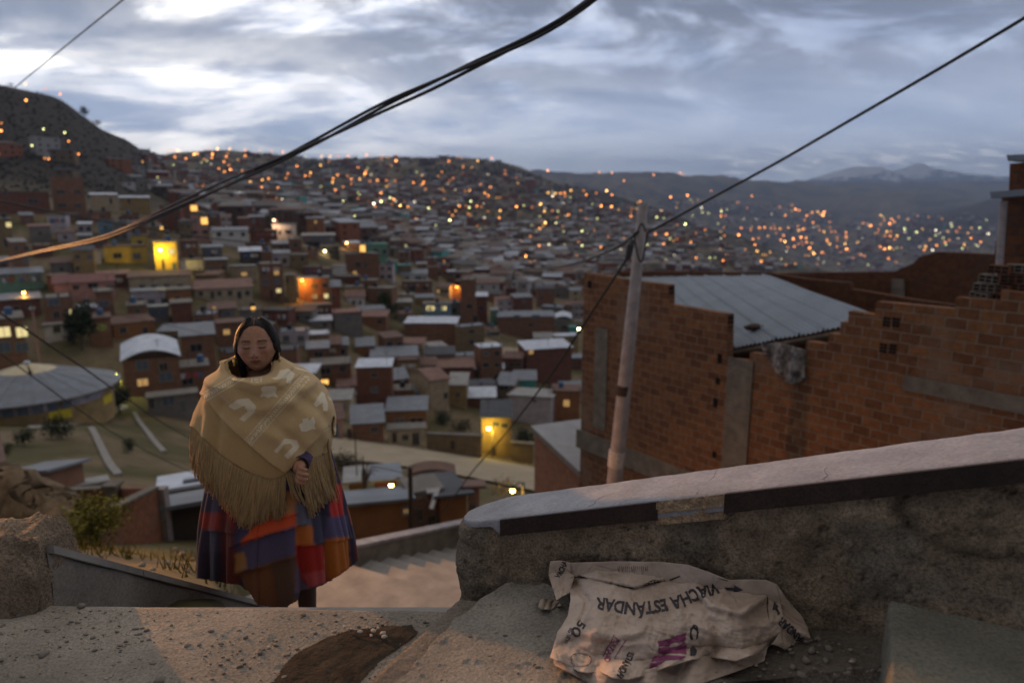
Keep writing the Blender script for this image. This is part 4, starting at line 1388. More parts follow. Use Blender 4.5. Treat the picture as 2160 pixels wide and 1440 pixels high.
def house(x0, x1, yt, yb, wall, roof, rt, wins, label, yaw=0.0, depth=7.0, rise=1.6, door=None, Y=None, name='house', cat='house', over=0.3, group=None, posts=False, extra=None):
    gpt = at((x0 + x1) / 2, yb, Y) if Y else ground_hit((x0 + x1) / 2, yb, force=True)
    if gpt is None:
        return None
    base = at((x0 + x1) / 2, yb, gpt.y)
    if base.y > 60 and rt in ('shed', 'flat', 'open'):
        rise *= .45; depth *= .78
    face = math.atan2(base.x, base.y)            # direction camera->house
    rz = -face + math.radians(yaw)
    root = empty(name, tuple(base), rz)
    R = Matrix.Translation(base) @ Matrix.Rotation(rz, 4, 'Z')
    Ri = R.inverted()

    def loc(px, py):
        d = Vector(ray(px, py))
        o_ = Ri @ Vector((0, 0, 0)); d_ = Ri.to_3x3() @ d
        t = -o_.y / d_.y
        return o_ + d_ * t
    a, b = loc(x0, yt), loc(x1, yb)
    xa, xb, h = a.x, b.x, loc((x0 + x1) / 2, yt).z
    dn = -3.5
    mb = MB()
    if rt == 'shed':
        top = [(xa, 0, h), (xb, 0, h), (xb, depth, h + rise), (xa, depth, h + rise)]
    elif rt == 'shedback':
        top = [(xa, 0, h), (xb, 0, h), (xb, depth, h - rise), (xa, depth, h - rise)]
    else:
        top = [(xa, 0, h), (xb, 0, h), (xb, depth, h), (xa, depth, h)]
    bot = [(xa, 0, dn), (xb, 0, dn), (xb, depth, dn), (xa, depth, dn)]
    for i in range(4):
        j = (i + 1) % 4
        mb.face([bot[i], bot[j], top[j], top[i]])
    mb.face(top)
    if rt == 'gable':
        mb.face([(xa, 0, h), (xa, depth / 2, h + rise), (xa, depth, h)])
        mb.face([(xb, 0, h), (xb, depth, h), (xb, depth / 2, h + rise)])
    mb.build('wall', MW[wall], root)
    # roof
    rb = MB()
    th = 0.12

    def slab(q, t):
        lo_ = [Vector(p) + Vector((0, 0, 0.02)) for p in q]; hi_ = [Vector(p) + Vector((0, 0, 0.02 + t)) for p in q]
        rb.face(lo_[::-1]); rb.face(hi_)
        for i in range(len(q)):
            j = (i + 1) % len(q)
            rb.face([lo_[i], lo_[j], hi_[j], hi_[i]])
    if rt in ('shed', 'shedback'):
        s_ = rise / depth * (1 if rt == 'shed' else -1)
        nseg = max(1, int((xb - xa) / 2.2))
        for k in range(nseg):
            u0, u1 = xa - over + (xb - xa + 2 * over) * k / nseg, xa - over + (xb - xa + 2 * over) * (k + 1) / nseg
            dzz = 0.035 * (k % 2)
            slab([(u0, -over, h - over * s_ + dzz), (u1, -over, h - over * s_ + dzz), (u1, depth + over, h + (depth + over) * s_ + dzz), (u0, depth + over, h + (depth + over) * s_ + dzz)], th)
    elif rt == 'gable':
        s_ = rise / (depth / 2)
        slab([(xa - over, -over, h - over * s_), (xb + over, -over, h - over * s_), (xb + over, depth / 2, h + rise), (xa - over, depth / 2, h + rise)], th)
        slab([(xa - over, depth / 2, h + rise), (xb + over, depth / 2, h + rise), (xb + over, depth + over, h - over * s_), (xa - over, depth + over, h - over * s_)], th)
    elif rt == 'flat':
        slab([(xa - 0.2, -0.25, h), (xb + 0.2, -0.25, h), (xb + 0.2, depth + 0.2, h), (xa - 0.2, depth + 0.2, h)], 0.22)
    elif rt == 'open':      # unfinished: parapet stubs round a flat top
        slab([(xa - 0.05, -0.05, h), (xb + 0.05, -0.05, h), (xb + 0.05, depth, h), (xa - 0.05, depth, h)], 0.12)
        for xx in (xa + 0.1, (xa + xb) / 2, xb - 0.4):
            rb.box((xx, 0.05, h + 0.14), (xx + 0.3, 0.35, h + 0.8))
    elif rt == 'arch':
        n_ = 10
        for k in range(n_):
            t0, t1 = k / n_, (k + 1) / n_
            z0, z1 = h + rise * math.sin(math.pi * (0.15 + 0.7 * t0)) - rise * math.sin(math.pi * 0.15), h + rise * math.sin(math.pi * (0.15 + 0.7 * t1)) - rise * math.sin(math.pi * 0.15)
            u0, u1 = xa - over + (xb - xa + 2 * over) * t0, xa - over + (xb - xa + 2 * over) * t1
            slab([(u0, -over, z0), (u1, -over, z1), (u1, depth + over, z1 + min(.8, depth * .1)), (u0, depth + over, z0 + min(.8, depth * .1))], th)
    rb.build('roof', MR[roof], root)
    for (wx, wy, ww, wh, kind) in wins:
        p, q = loc(wx - ww / 2, wy - wh / 2), loc(wx + ww / 2, wy + wh / 2)
        f = MB()
        fw = 0.09
        X0, X1, Z0, Z1 = p.x, q.x, q.z, p.z
        f.box((X0 - fw, -0.09, Z0 - fw), (X0, -0.004, Z1 + fw)); f.box((X1, -0.09, Z0 - fw), (X1 + fw, -0.004, Z1 + fw))
        f.box((X0, -0.09, Z1), (X1, -0.004, Z1 + fw)); f.box((X0 - 0.03, -0.14, Z0 - fw), (X1 + 0.03, -0.092, Z0))
        f.box((X0, -0.09, Z0 - fw), (X1, -0.004, Z0))
        xm = (X0 + X1) / 2
        f.box((xm - 0.035, -0.075, Z0), (xm + 0.035, -0.022, Z1))
        fo = f.build('window', M_frame, root)
        pn = MB(); pn.box((X0, -0.02, Z0), (X1, -0.006, Z1))
        pn.build('pane', PANES[kind], fo)
    if door:
        wx, wy, ww, wh = door
        p, q = loc(wx - ww / 2, wy - wh / 2), loc(wx + ww / 2, wy + wh / 2)
        d = MB(); d.box((p.x, -0.05, q.z), (q.x, -0.004, p.z))
        d.build('door', M_door, root)
    if posts:
        for xx in np.linspace(xa + 0.1, xb - 0.4, 3):
            d = MB(); d.box((xx, -0.06, dn), (xx + 0.28, -0.005, h - 0.02)); d.build('post', M_col, root)
    # roof clutter: water tanks, rebar, aerials
    hr = random.Random(int(x0 * 7 + yt * 13))
    if rt in ('flat', 'open') and xb - xa > 2.5 and depth > 3 and hr.random() < .5:
        d = MB(); tx = hr.uniform(xa + .8, xb - .8); d.tube([(tx, depth * .5, h + .2), (tx, depth * .5, h + 1.2), (tx, depth * .5, h + 1.35)], [.5, .5, .3], 12)
        d.build('water_tank', hr.choice((M_tank, M_tankb)), root)
    if rt in ('flat', 'open') and depth > 3 and hr.random() < .6:
        for xx in (xa + .15, xb - .15):
            d = MB()
            for q in range(3):
                d.tube([(xx + .06 * q, .15, h), (xx + .07 * q - .03, .15, h + hr.uniform(.6, 1.3))], .025, 4)
            d.build('rebar', M_iron, root)
    if hr.random() < .35 and depth > 3:
        ax_ = hr.uniform(xa + .3, xb - .3); zz_ = h + hr.uniform(2, 3)
        d = MB(); d.tube([(ax_, 1.0, h), (ax_, 1.0, zz_)], .03, 4); d.tube([(ax_ - .5, 1, zz_ - .1), (ax_ + .5, 1, zz_ - .1)], .02, 4); d.tube([(ax_ - .35, 1, zz_ - .4), (ax_ + .35, 1, zz_ - .4)], .02, 4)
        d.build('aerial', M_iron, root)
    if hr.random() < .22 and depth > 3 and xb - xa > 4:
        u0, u1 = xa + .6, xb - .6
        for q in range(5):
            xx = u0 + (u1 - u0) * (q + hr.random() * .5) / 5
            ln = MB()
            ln.face([(xx, -.22, h - .7), (xx + hr.uniform(.4, .8), -.2, h - .7), (xx + .6, -.24, h - 1.5), (xx + .05, -.2, h - 1.55)], 0, hr.choice(((.6, .6, .62), (.12, .16, .3), (.4, .1, .1), (.5, .45, .35))))
            ln.build('laundry', M_laundry, root)
    if extra:
        extra(root, loc, xa, xb, h, depth)
    tag(root, label, cat, group)
    HOUSES.append((root, x0, x1, yt, yb, wall, roof))
    return root


H = house
# --- top left, under the dark hill
H(-30, 108, 405, 452, 'redbrick', 'cement', 'flat', [(70, 424, 24, 9, 'd'), (10, 408, 9, 8, 'd')], 'long red brick house with a dark wide window at the upper left border', yaw=8)
H(108, 183, 374, 447, 'brick', 'cement', 'open', [(128, 405, 18, 7, 'd'), (163, 405, 14, 7, 'd'), (131, 433, 18, 7, 'd'), (164, 434, 14, 7, 'd')], 'tall unfinished brick tower house with four slit windows below the dark hill', yaw=5)
H(190, 250, 411, 447, 'cream', 'bright', 'shed', [(234, 424, 6, 12, 'd')], 'cream low house with pale sheet roof right of the brick tower house', rise=1.2, depth=5)
H(252, 318, 417, 450, 'ochre', 'bright', 'shed', [(272, 424, 6, 10, 'd')], 'ochre low house with bluish sheet roof, second right of the brick tower house', rise=1.2, depth=5)
H(-25, 34, 462, 548, 'adobe', 'pale', 'flat', [(18, 474, 12, 10, 'y'), (15, 512, 15, 18, 'd')], 'adobe house with one pale lit window and one white framed window at the left border')
H(60, 110, 478, 510, 'grey', 'tile', 'shed', [(85, 492, 8, 7, 'd')], 'grey shack with reddish roof right of the house with white framed window', depth=5, rise=1)
H(120, 158, 490, 512, 'lilac', 'rust', 'shed', [(138, 500, 8, 6, 'd')], 'whitish shack among grey sheds left of the blue shed', depth=5, rise=1)
H(205, 240, 466, 500, 'blue', 'dark', 'flat', [(222, 480, 9, 8, 'b')], 'dark blue shed up the slope left of the yellow houses', depth=5)
H(164, 196, 497, 525, 'grey', 'zinc', 'shed', [], 'small grey shed with bluish roof just left of the yellow houses', depth=4, rise=.8)
H(186, 214, 530, 557, 'lilac', 'cement', 'flat', [], 'pale narrow wall house touching the left end of the yellow house', depth=4)
H(218, 313, 520, 556, 'yellow', 'rust', 'flat', [(248, 539, 18, 10, 'd'), (289, 540, 16, 10, 'b')], 'wide yellow house with two windows, left of the lamp lit yellow one')
H(276, 313, 497, 522, 'yellow', 'cement', 'flat', [(295, 512, 10, 9, 'd')], 'small yellow upper storey with one dark window over the wide yellow house', depth=4)
H(323, 377, 511, 574, 'yellow', 'cement', 'flat', [(361, 530, 12, 11, 'y'), (368, 563, 9, 16, 'b')], 'bright yellow house lit by the street lamp on its front', door=(344, 560, 8, 26))
H(262, 312, 470, 500, 'brick', 'rust', 'shed', [(285, 486, 8, 7, 'd')], 'brown brick house behind the yellow houses', rise=1)
H(312, 346, 478, 502, 'ochre', 'zinc', 'flat', [(325, 494, 12, 7, 'b'), (341, 481, 6, 6, 'l')], 'ochre house with one small lit window above the bright yellow house', depth=5)
H(378, 430, 548, 572, 'white', 'cement', 'flat', [], 'blank whitewashed wall building right of the bright yellow house', depth=4)
H(432, 482, 549, 588, 'brick', 'zinc', 'flat', [(446, 567, 11, 9, 'b'), (472, 566, 8, 12, 'd')], 'brick house with two windows right of the blank whitewashed building', posts=True)
H(383, 416, 424, 462, 'brick', 'cement', 'open', [(409, 439, 15, 12, 'l')], 'upper brick house with a glowing orange window under the twisted cable', depth=5)
H(402, 443, 454, 512, 'pink', 'cement', 'open', [(431, 466, 15, 14, 'l'), (411, 490, 11, 6, 'd'), (433, 489, 12, 6, 'd'), (412, 466, 6, 8, 'b')], 'pinkish brick tower house with a bright orange window and two slits below')
H(446, 525, 486, 520, 'white', 'zinc', 'shed', [(462, 494, 9, 8, 'd'), (488, 494, 8, 6, 'd'), (513, 494, 8, 7, 'd')], 'long white house under a grey zinc roof, mid slope', rise=1.5)
H(378, 420, 509, 548, 'brick', 'rust', 'flat', [(399, 521, 10, 8, 'd')], 'plain brown brick house right behind the bright yellow house', depth=5)
H(532, 586, 487, 512, 'redbrick', 'rust', 'flat', [], 'low red brick wall house left of the lamp lit white house')
H(574, 626, 474, 505, 'white', 'pale', 'flat', [(590, 490, 5, 8, 'd'), (608, 489, 12, 7, 'd')], 'whitewashed house with pinkish lamp light and two dark windows on the skyline')
H(425, 470, 522, 548, 'grey', 'zinc', 'shed', [(448, 536, 8, 7, 'd')], 'grey shed with zinc roof in front of the long white house', depth=5, rise=1)
H(505, 552, 530, 560, 'dark', 'bright', 'shed', [(520, 545, 8, 10, 'd')], 'dark open shed under a shiny tilted sheet roof', depth=6, rise=1.6)
H(530, 575, 533, 560, 'brick', 'rust', 'flat', [(546, 545, 7, 7, 'd')], 'brick house between the shiny shed roof and the white terrace')
H(568, 612, 535, 562, 'lilac', 'zinc', 'shed', [(583, 549, 7, 9, 'd'), (600, 550, 8, 9, 'd')], 'whitish terrace house with zinc roof above the four window brick tower', rise=1.2)
H(608, 638, 505, 545, 'brick', 'cement', 'open', [(623, 517, 10, 8, 'd')], 'narrow brick tower with one window in front of the whitewashed house', depth=5)
H(612, 652, 538, 572, 'adobe', 'cement', 'flat', [(618, 547, 6, 6, 'd'), (638, 546, 8, 8, 'd')], 'dull adobe house between narrow brick tower and yellow lamp')
H(545, 601, 557, 636, 'brick', 'cement', 'open', [(556, 573, 10, 11, 'd'), (583, 574, 11, 11, 'm'), (560, 595, 12, 12, 'b'), (585, 594, 13, 12, 'b'), (588, 613, 10, 8, 'y')], 'tall brick house with four square windows and a lit one low right', door=(573, 621, 8, 20))
H(602, 626, 582, 640, 'ochre', 'cement', 'flat', [(606, 592, 5, 9, 'd')], 'narrow ochre annex between tall brick house and orange lit house', depth=5)
H(628, 697, 588, 644, 'orange', 'cement', 'flat', [(663, 603, 11, 8, 'd'), (685, 602, 11, 8, 'd'), (664, 625, 10, 9, 'm'), (688, 624, 9, 9, 'y')], 'orange house glowing under its street lamp with two dark upper windows', posts=True)
H(638, 681, 563, 590, 'redbrick', 'cement', 'open', [(665, 577, 10, 8, 'd')], 'red brick upper room behind the orange lit house', depth=4)
H(640, 700, 644, 672, 'redbrick', 'cement', 'flat', [(672, 658, 10, 9, 'd')], 'dark brick basement storey below the orange lit house', depth=4)
H(697, 720, 605, 660, 'redbrick', 'zinc', 'shed', [(704, 628, 7, 8, 'd')], 'narrow red brick house with grey curved roof right of the orange lit house', rise=2)
H(484, 542, 562, 592, 'cream', 'pale', 'flat', [(515, 578, 12, 7, 'm')], 'pale stained wall house right of the brick house with two windows', depth=4)
H(410, 534, 608, 645, 'cream', 'tile', 'shed', [(424, 619, 8, 8, 'd'), (448, 622, 8, 14, 'd'), (463, 619, 8, 8, 'd'), (485, 618, 9, 9, 'd'), (505, 622, 9, 14, 'd'), (522, 618, 9, 9, 'd')], 'long cream house with a row of dark openings under a brown tiled roof', rise=2.6, depth=7)
# --- left, above the round roof
H(-40, 95, 578, 618, 'green', 'zinc', 'shed', [(8, 586, 14, 14, 'b'), (27, 586, 12, 13, 'd'), (54, 586, 18, 13, 'b'), (79, 586, 14, 13, 'b')], 'greenish house with a row of four framed windows at the left border', rise=1.4)
H(98, 150, 583, 615, 'orange', 'rust', 'flat', [], 'plain orange brick block right of the greenish house')
H(112, 246, 596, 636, 'pink', 'red', 'shed', [(160, 606, 13, 8, 'd'), (196, 602, 22, 8, 'd'), (232, 606, 18, 7, 'd')], 'house with a broad reddish sheet roof beside the plain orange block', rise=2.2)
H(-20, 90, 632, 675, 'redbrick', 'zinc', 'shed', [(36, 656, 14, 20, 'd'), (60, 646, 10, 8, 'd')], 'brick house with small zinc porch roof at the left border below the greenish house', rise=1)
H(-40, 66, 674, 800, 'brick', 'cement', 'flat', [(8, 700, 30, 18, 'y'), (46, 700, 26, 18, 'y'), (8, 732, 30, 18, 'b'), (46, 732, 28, 16, 'b')], 'big brick house with pale lit upper windows at the left border above the round roof', depth=9)
H(66, 90, 655, 790, 'pink', 'cement', 'flat', [], 'slim pinkish stair tower right of the big brick house', depth=4, name='tower', cat='tower')
H(90, 160, 628, 690, 'brick', 'cement', 'open', [(113, 637, 24, 11, 'b'), (119, 664, 14, 14, 'd'), (152, 661, 12, 16, 'y')], 'brown brick house with one pale lit window over the white wall')
H(92, 150, 686, 722, 'white', 'cement', 'flat', [(120, 694, 15, 11, 'd')], 'white painted ground floor with one dark window, left of the dark tree', depth=3)
H(200, 243, 616, 672, 'brick', 'cement', 'flat', [(219, 640, 22, 9, 'b')], 'brick house with a teal window strip left of the dark alley')
H(186, 240, 672, 735, 'brick', 'rust', 'flat', [(215, 690, 20, 12, 'd')], 'lower brown brick house below the one with the teal window strip')
H(270, 405, 583, 618, 'cream', 'rust', 'shed', [(300, 606, 12, 9, 'd'), (325, 606, 12, 9, 'd'), (352, 605, 12, 9, 'd'), (380, 604, 12, 9, 'd')], 'long house with a pale balcony band below the bright yellow house', rise=1.4)
H(276, 352, 615, 648, 'lilac', 'zinc', 'flat', [(296, 637, 14, 14, 'd'), (320, 640, 14, 16, 'b'), (345, 636, 10, 12, 'd')], 'pale middle storey with stained balcony, centre of the left slope')
H(352, 405, 612, 648, 'orange', 'cement', 'flat', [(375, 630, 10, 10, 'd'), (362, 636, 8, 9, 'm')], 'orange block with a dim lit window right of the stained balcony')
H(268, 312, 645, 690, 'brick', 'cement', 'flat', [(290, 655, 12, 8, 'd')], 'brick block below the stained balcony, left half')
H(312, 358, 648, 680, 'grey', 'zinc', 'flat', [(335, 660, 40, 14, 'b')], 'grey veranda with a pale sheet hung in it below the stained balcony', depth=4)
H(360, 408, 640, 690, 'redbrick', 'cement', 'flat', [], 'plain red brick gable right of the grey veranda')
H(440, 500, 652, 690, 'grey', 'rust', 'shed', [(461, 661, 8, 18, 'd'), (480, 662, 12, 9, 'b'), (452, 650, 7, 7, 'm')], 'grey cement shack left of the lit bulb over the woman', rise=1.2)
H(505, 550, 655, 690, 'grey', 'cement', 'flat', [(534, 651, 9, 8, 'l')], 'grey flat house with a bright bulb just above the woman', depth=5)
H(380, 458, 707, 790, 'brick', 'zinc', 'shed', [(414, 733, 26, 14, 'd'), (398, 805, 24, 14, 'd')], 'brick house with sheet roof and dark barred window left of the woman', rise=2, depth=8)
H(455, 520, 682, 740, 'brick', 'rust', 'flat', [(478, 700, 14, 10, 'm')], 'brick house partly behind the woman\'s head', depth=6)
H(258, 385, 757, 838, 'brick', 'bright', 'arch', [(300, 770, 26, 16, 'b'), (345, 773, 18, 14, 'd'), (350, 795, 28, 14, 'b'), (301, 806, 24, 12, 'm')], 'two storey brick house with a pale curved roof beside the yellow green lamp', rise=2.2, depth=8)
H(345, 445, 776, 838, 'brick', 'cement', 'flat', [(396, 804, 24, 13, 'd')], 'brick wing with roof terrace right of the house with curved roof', depth=6)
H(310, 420, 835, 880, 'grey', 'cement', 'flat', [(355, 845, 26, 16, 'b'), (387, 856, 12, 22, 'b'), (320, 850, 12, 22, 'd')], 'grey basement with blue doors below the curved roof house', depth=3)
# --- centre
H(700, 770, 487, 505, 'dark', 'zinc', 'shed', [], 'long low shed with pale tin roof on the skyline', depth=6, rise=1)
H(637, 708, 497, 524, 'grey', 'pale', 'shed', [(660, 515, 30, 10, 'd')], 'long pale roofed shed on the skyline right of the whitewashed house', depth=7, rise=1.2)
H(676, 716, 520, 545, 'dark', 'cement', 'flat', [(692, 532, 22, 8, 'd')], 'dark green painted house behind the yellow white lamp', depth=5)
H(770, 819, 515, 552, 'green', 'green', 'flat', [(792, 530, 8, 9, 'd'), (811, 531, 8, 8, 'd')], 'mint green house on the skyline beside the orange lit doorway')
H(757, 773, 515, 537, 'orange', 'cement', 'flat', [(765, 526, 12, 18, 'l')], 'narrow house front with a tall glowing orange doorway on the skyline', depth=4)
H(727, 801, 535, 585, 'brick', 'cement', 'open', [(755, 558, 11, 10, 'd'), (771, 559, 5, 14, 'd'), (748, 576, 9, 8, 'm')], 'brick house with two dark windows and one lit below the mint green house')
H(700, 731, 562, 586, 'white', 'pale', 'flat', [], 'small whitewashed cube left of the brick house with two dark windows', depth=4)
H(708, 760, 584, 602, 'redbrick', 'cement', 'flat', [], 'low red brick wall house below the small whitewashed cube', depth=4)
H(815, 838, 552, 572, 'teal', 'pale', 'flat', [(826, 558, 11, 8, 'b')], 'small white and teal kiosk right of the mint green house', depth=3, name='kiosk', cat='kiosk')
H(845, 902, 578, 595, 'white', 'zinc', 'shed', [(857, 587, 14, 9, 'b'), (883, 587, 14, 9, 'b'), (896, 587, 4, 9, 'b')], 'house with bluish zinc roof and a band of white framed windows', rise=2.2, depth=7)
H(848, 912, 594, 622, 'brick', 'cement', 'flat', [(869, 608, 14, 10, 'd'), (897, 607, 11, 9, 'd')], 'brick ground floor under the band of white framed windows', depth=4)
H(900, 925, 564, 590, 'brick', 'rust', 'flat', [(926, 577, 5, 9, 'd')], 'plain brick end wall right of the band of white framed windows', depth=6)
H(836, 868, 560, 582, 'adobe', 'green', 'flat', [], 'olive mud house just above the bluish zinc roof', depth=6)
H(940, 985, 602, 632, 'orange', 'zinc', 'shedback', [], 'orange wall glowing in lamplight left of the brick tower', depth=6, rise=1)
H(971, 1004, 590, 690, 'brick', 'cement', 'open', [(990, 646, 12, 9, 'd'), (1002, 672, 10, 14, 'd')], 'slender brick tower house right of the orange glowing wall', depth=6)
H(1004, 1028, 625, 680, 'redbrick', 'bright', 'shed', [(1015, 650, 10, 8, 'd')], 'red brick house with a shining small roof beside the slender tower', depth=6, rise=1.4)
H(893, 952, 642, 676, 'blue', 'cement', 'flat', [(908, 650, 17, 9, 'y'), (937, 650, 12, 8, 'y')], 'pale blue house with two yellow lit windows in the centre of the town')
H(950, 972, 640, 676, 'grey', 'dark', 'flat', [(958, 655, 8, 12, 'd')], 'dark grey annex right of the pale blue house', depth=4)
H(843, 875, 622, 640, 'cream', 'pale', 'flat', [], 'cream garden wall house left of the pale blue house', depth=4)
H(826, 868, 638, 660, 'adobe', 'pale', 'shed', [(846, 650, 7, 7, 'd')], 'mud hut with pale tin roof right of the bushy tree', depth=5, rise=1)
H(853, 963, 682, 722, 'brick', 'bright', 'shed', [], 'long windowless brick warehouse with patched shiny roof in mid town', rise=1.0, depth=9, yaw=-8, name='warehouse', cat='warehouse')
H(758, 815, 668, 694, 'brick', 'tile', 'shed', [(801, 678, 10, 9, 'd')], 'brick house with reddish roof and one window left of the warehouse', rise=1.4, yaw=-10)
H(727, 752, 664, 690, 'cream', 'pale', 'flat', [(739, 685, 6, 8, 'd')], 'small cream house with arched door left of the reddish roof', depth=4)
H(730, 770, 625, 646, 'white', 'tile', 'gable', [(746, 638, 6, 6, 'd'), (760, 638, 5, 6, 'd')], 'little white house with a brown gable in the open lot', depth=5, rise=1.3)
H(655, 700, 676, 696, 'grey', 'bright', 'shed', [(685, 684, 8, 8, 'd')], 'grey yard building with pale roof right of the woman', depth=5, rise=.9)
H(650, 694, 706, 733, 'ochre', 'bright', 'flat', [(664, 717, 6, 13, 'd'), (645, 710, 8, 18, 'b')], 'ochre house with a narrow door right of the woman', depth=5)
H(650, 720, 728, 752, 'brick', 'rust', 'shed', [(700, 742, 10, 8, 'd')], 'brown roofed house behind the brick house with barred windows', rise=1.2)
H(648, 695, 735, 775, 'brick', 'zinc', 'shed', [(672, 747, 18, 10, 'd')], 'brick upper storey with a wide dark window right of the shawl', depth=6, rise=1)
H(655, 742, 770, 815, 'brick', 'cement', 'flat', [(687, 782, 21, 11, 'd'), (723, 777, 13, 11, 'd'), (684, 807, 18, 12, 'l')], 'two storey brick house with an orange lit window beside the woman\'s shoulder')
H(695, 735, 728, 756, 'grey', 'zinc', 'shed', [(715, 742, 26, 9, 'd')], 'grey shed crowded with dark stuff beside the stair path', depth=5)
H(752, 790, 730, 752, 'orange', 'zinc', 'shed', [], 'brick shed with bluish sheet roof right of the stair path', depth=7, rise=1.6)
H(782, 882, 752, 785, 'brick', 'zinc', 'shed', [(806, 769, 15, 10, 'd')], 'house with a long grey tin roof above the blue roofed hut', rise=1.6, depth=8)
H(838, 885, 760, 800, 'ochre', 'rust', 'flat', [], 'bare ochre gable wall right of the long grey tin roof', depth=5)
H(712, 770, 815, 838, 'pink', 'tile', 'shed', [(722, 820, 14, 8, 'd'), (760, 820, 14, 8, 'd')], 'house with a brown roof and white balcony left of the dark stair path', rise=1.6, depth=6, door=(743, 822, 7, 14))
H(716, 752, 836, 858, 'white', 'cement', 'flat', [(734, 842, 9, 7, 'd')], 'white ground floor with one small window below the balcony house', depth=3)
H(820, 862, 800, 826, 'redbrick', 'zinc', 'shed', [], 'brick hut with a clean blue grey roof in the centre', rise=1.8, depth=7, yaw=8)
H(832, 872, 824, 852, 'brick', 'cement', 'flat', [(852, 845, 9, 7, 'd')], 'plain brick house below the clean blue grey roof', depth=5)
H(876, 906, 828, 848, 'grey', 'zinc', 'shed', [], 'tiny blue shed at the crossing of roofs left of the gabled mud house', depth=4, rise=1)
H(908, 948, 800, 868, 'cream', 'tile', 'gable', [(940, 834, 8, 10, 'd')], 'mud house with two pale gabled roof strips in the lower centre', depth=9, rise=1.0, yaw=25)
H(946, 984, 812, 862, 'ochre', 'pale', 'shed', [(966, 832, 7, 8, 'd')], 'ochre mud house right of the gabled roof strips', depth=8, rise=1.6, yaw=-5)
H(885, 920, 770, 800, 'ochre', 'rust', 'shed', [(897, 784, 6, 14, 'd')], 'small ochre hut with a dark doorway left of the yard', depth=5)
H(898, 960, 748, 778, 'adobe', 'dark', 'shed', [], 'mud house under a dark patched roof beside the vacant yard', depth=7, rise=1.3)
H(920, 1000, 775, 802, 'redbrick', 'tile', 'shed', [(960, 790, 8, 7, 'd')], 'brick house with a broad brown roof right of the ochre hut', depth=7, rise=1.6)
H(998, 1062, 778, 800, 'grey', 'bright', 'shed', [(1030, 790, 12, 7, 'd')], 'grey house with a shining white sheet roof', rise=1.7, depth=7)
H(1047, 1084, 812, 850, 'adobe', 'zinc', 'shed', [(1063, 818, 18, 10, 'd'), (1058, 840, 10, 8, 'd')], 'brown house with blue grey roof crossed by a yellow strip', depth=8, rise=2.2, yaw=-10)
H(1084, 1130, 802, 836, 'teal', 'zinc', 'shed', [(1092, 818, 10, 10, 'b')], 'turquoise house under a pale edged roof', depth=7, rise=1.6)
H(985, 1045, 838, 862, 'redbrick', 'bright', 'shed', [], 'brick yard house with white torn roof left of the brown house', depth=6, rise=1.4)
H(1072, 1162, 836, 894, 'lilac', 'pale', 'shedback', [(1128, 845, 7, 3, 'd')], 'large blank whitewashed gable wall with a tiny vent, left of the brick house', depth=9, rise=1, yaw=-12)
H(1110, 1205, 735, 812, 'redbrick', 'bright', 'shed', [(1120, 742, 9, 8, 'm')], 'tall dark red brick house with brilliant white roof left of the pole', depth=8, rise=1.6, yaw=20)
H(1034, 1050, 655, 692, 'green', 'pale', 'flat', [], 'narrow mint gable wall left of the long turquoise trimmed house', depth=7)
H(1050, 1170, 668, 714, 'brick', 'zinc', 'shed', [(1120, 685, 10, 6, 'd'), (1090, 668, 12, 6, 'b'), (1130, 668, 16, 7, 'b')], 'long brick house with zinc roof and turquoise trim below the far city', depth=8, rise=1.6, yaw=6)
H(1164, 1188, 676, 690, 'teal', 'green', 'flat', [], 'small bright turquoise shed at the right end of the long house', depth=4)
H(1172, 1204, 672, 700, 'grey', 'bright', 'arch', [(1190, 690, 10, 6, 'd')], 'grey house with a curved shining roof near the brick corner', depth=6, rise=1.5)
H(1200, 1216, 690, 706, 'teal', 'green', 'flat', [], 'bright turquoise hoarding beside the brick house corner', depth=3)
H(1166, 1222, 826, 892, 'orange', 'rust', 'flat', [(1195, 850, 12, 14, 'm')], 'house glowing orange in lamplight tight against the big brick house', depth=6)
# --- street row
H(694, 724, 884, 928, 'pink', 'rust', 'shed', [(704, 908, 20, 26, 'b')], 'house with a pale shutter door beside the woman\'s shawl', rise=1.6, depth=6)
H(742, 810, 892, 935, 'brick', 'zinc', 'shed', [(790, 905, 14, 9, 'd')], 'low brick house with bluish roof on the dirt road', rise=2.0, depth=7, door=(737, 915, 10, 22))
H(815, 900, 866, 908, 'brick', 'zinc', 'shed', [(843, 888, 20, 10, 'b'), (879, 887, 28, 10, 'd')], 'brick upper floor with pale laundry on its balcony by the dirt road', rise=1.4, depth=7, yaw=-4)
H(818, 898, 906, 946, 'cream', 'cement', 'flat', [(855, 922, 12, 10, 'd'), (877, 925, 14, 24, 'd')], 'cream ground floor with two doors below the laundry balcony', depth=3, door=(832, 922, 10, 20))
H(1016, 1078, 880, 962, 'ochre', 'dark', 'shed', [(1046, 894, 12, 8, 'd'), (1064, 897, 12, 9, 'd')], 'house lit yellow by the street lamp on the dirt road', rise=1.6, depth=8, door=(1041, 952, 10, 16))
# low roadside garden walls
H(900, 1016, 918, 962, 'adobe', 'cement', 'flat', [], 'long low mud wall along the dirt road left of the yellow lit house', depth=0.4, door=(955, 938, 9, 18), name='mud_wall', cat='wall', over=0.05, yaw=-12)
H(1078, 1124, 936, 975, 'adobe', 'cement', 'flat', [], 'low mud wall right of the yellow lit house at the road', depth=0.4, name='mud_wall', cat='wall', yaw=-12)
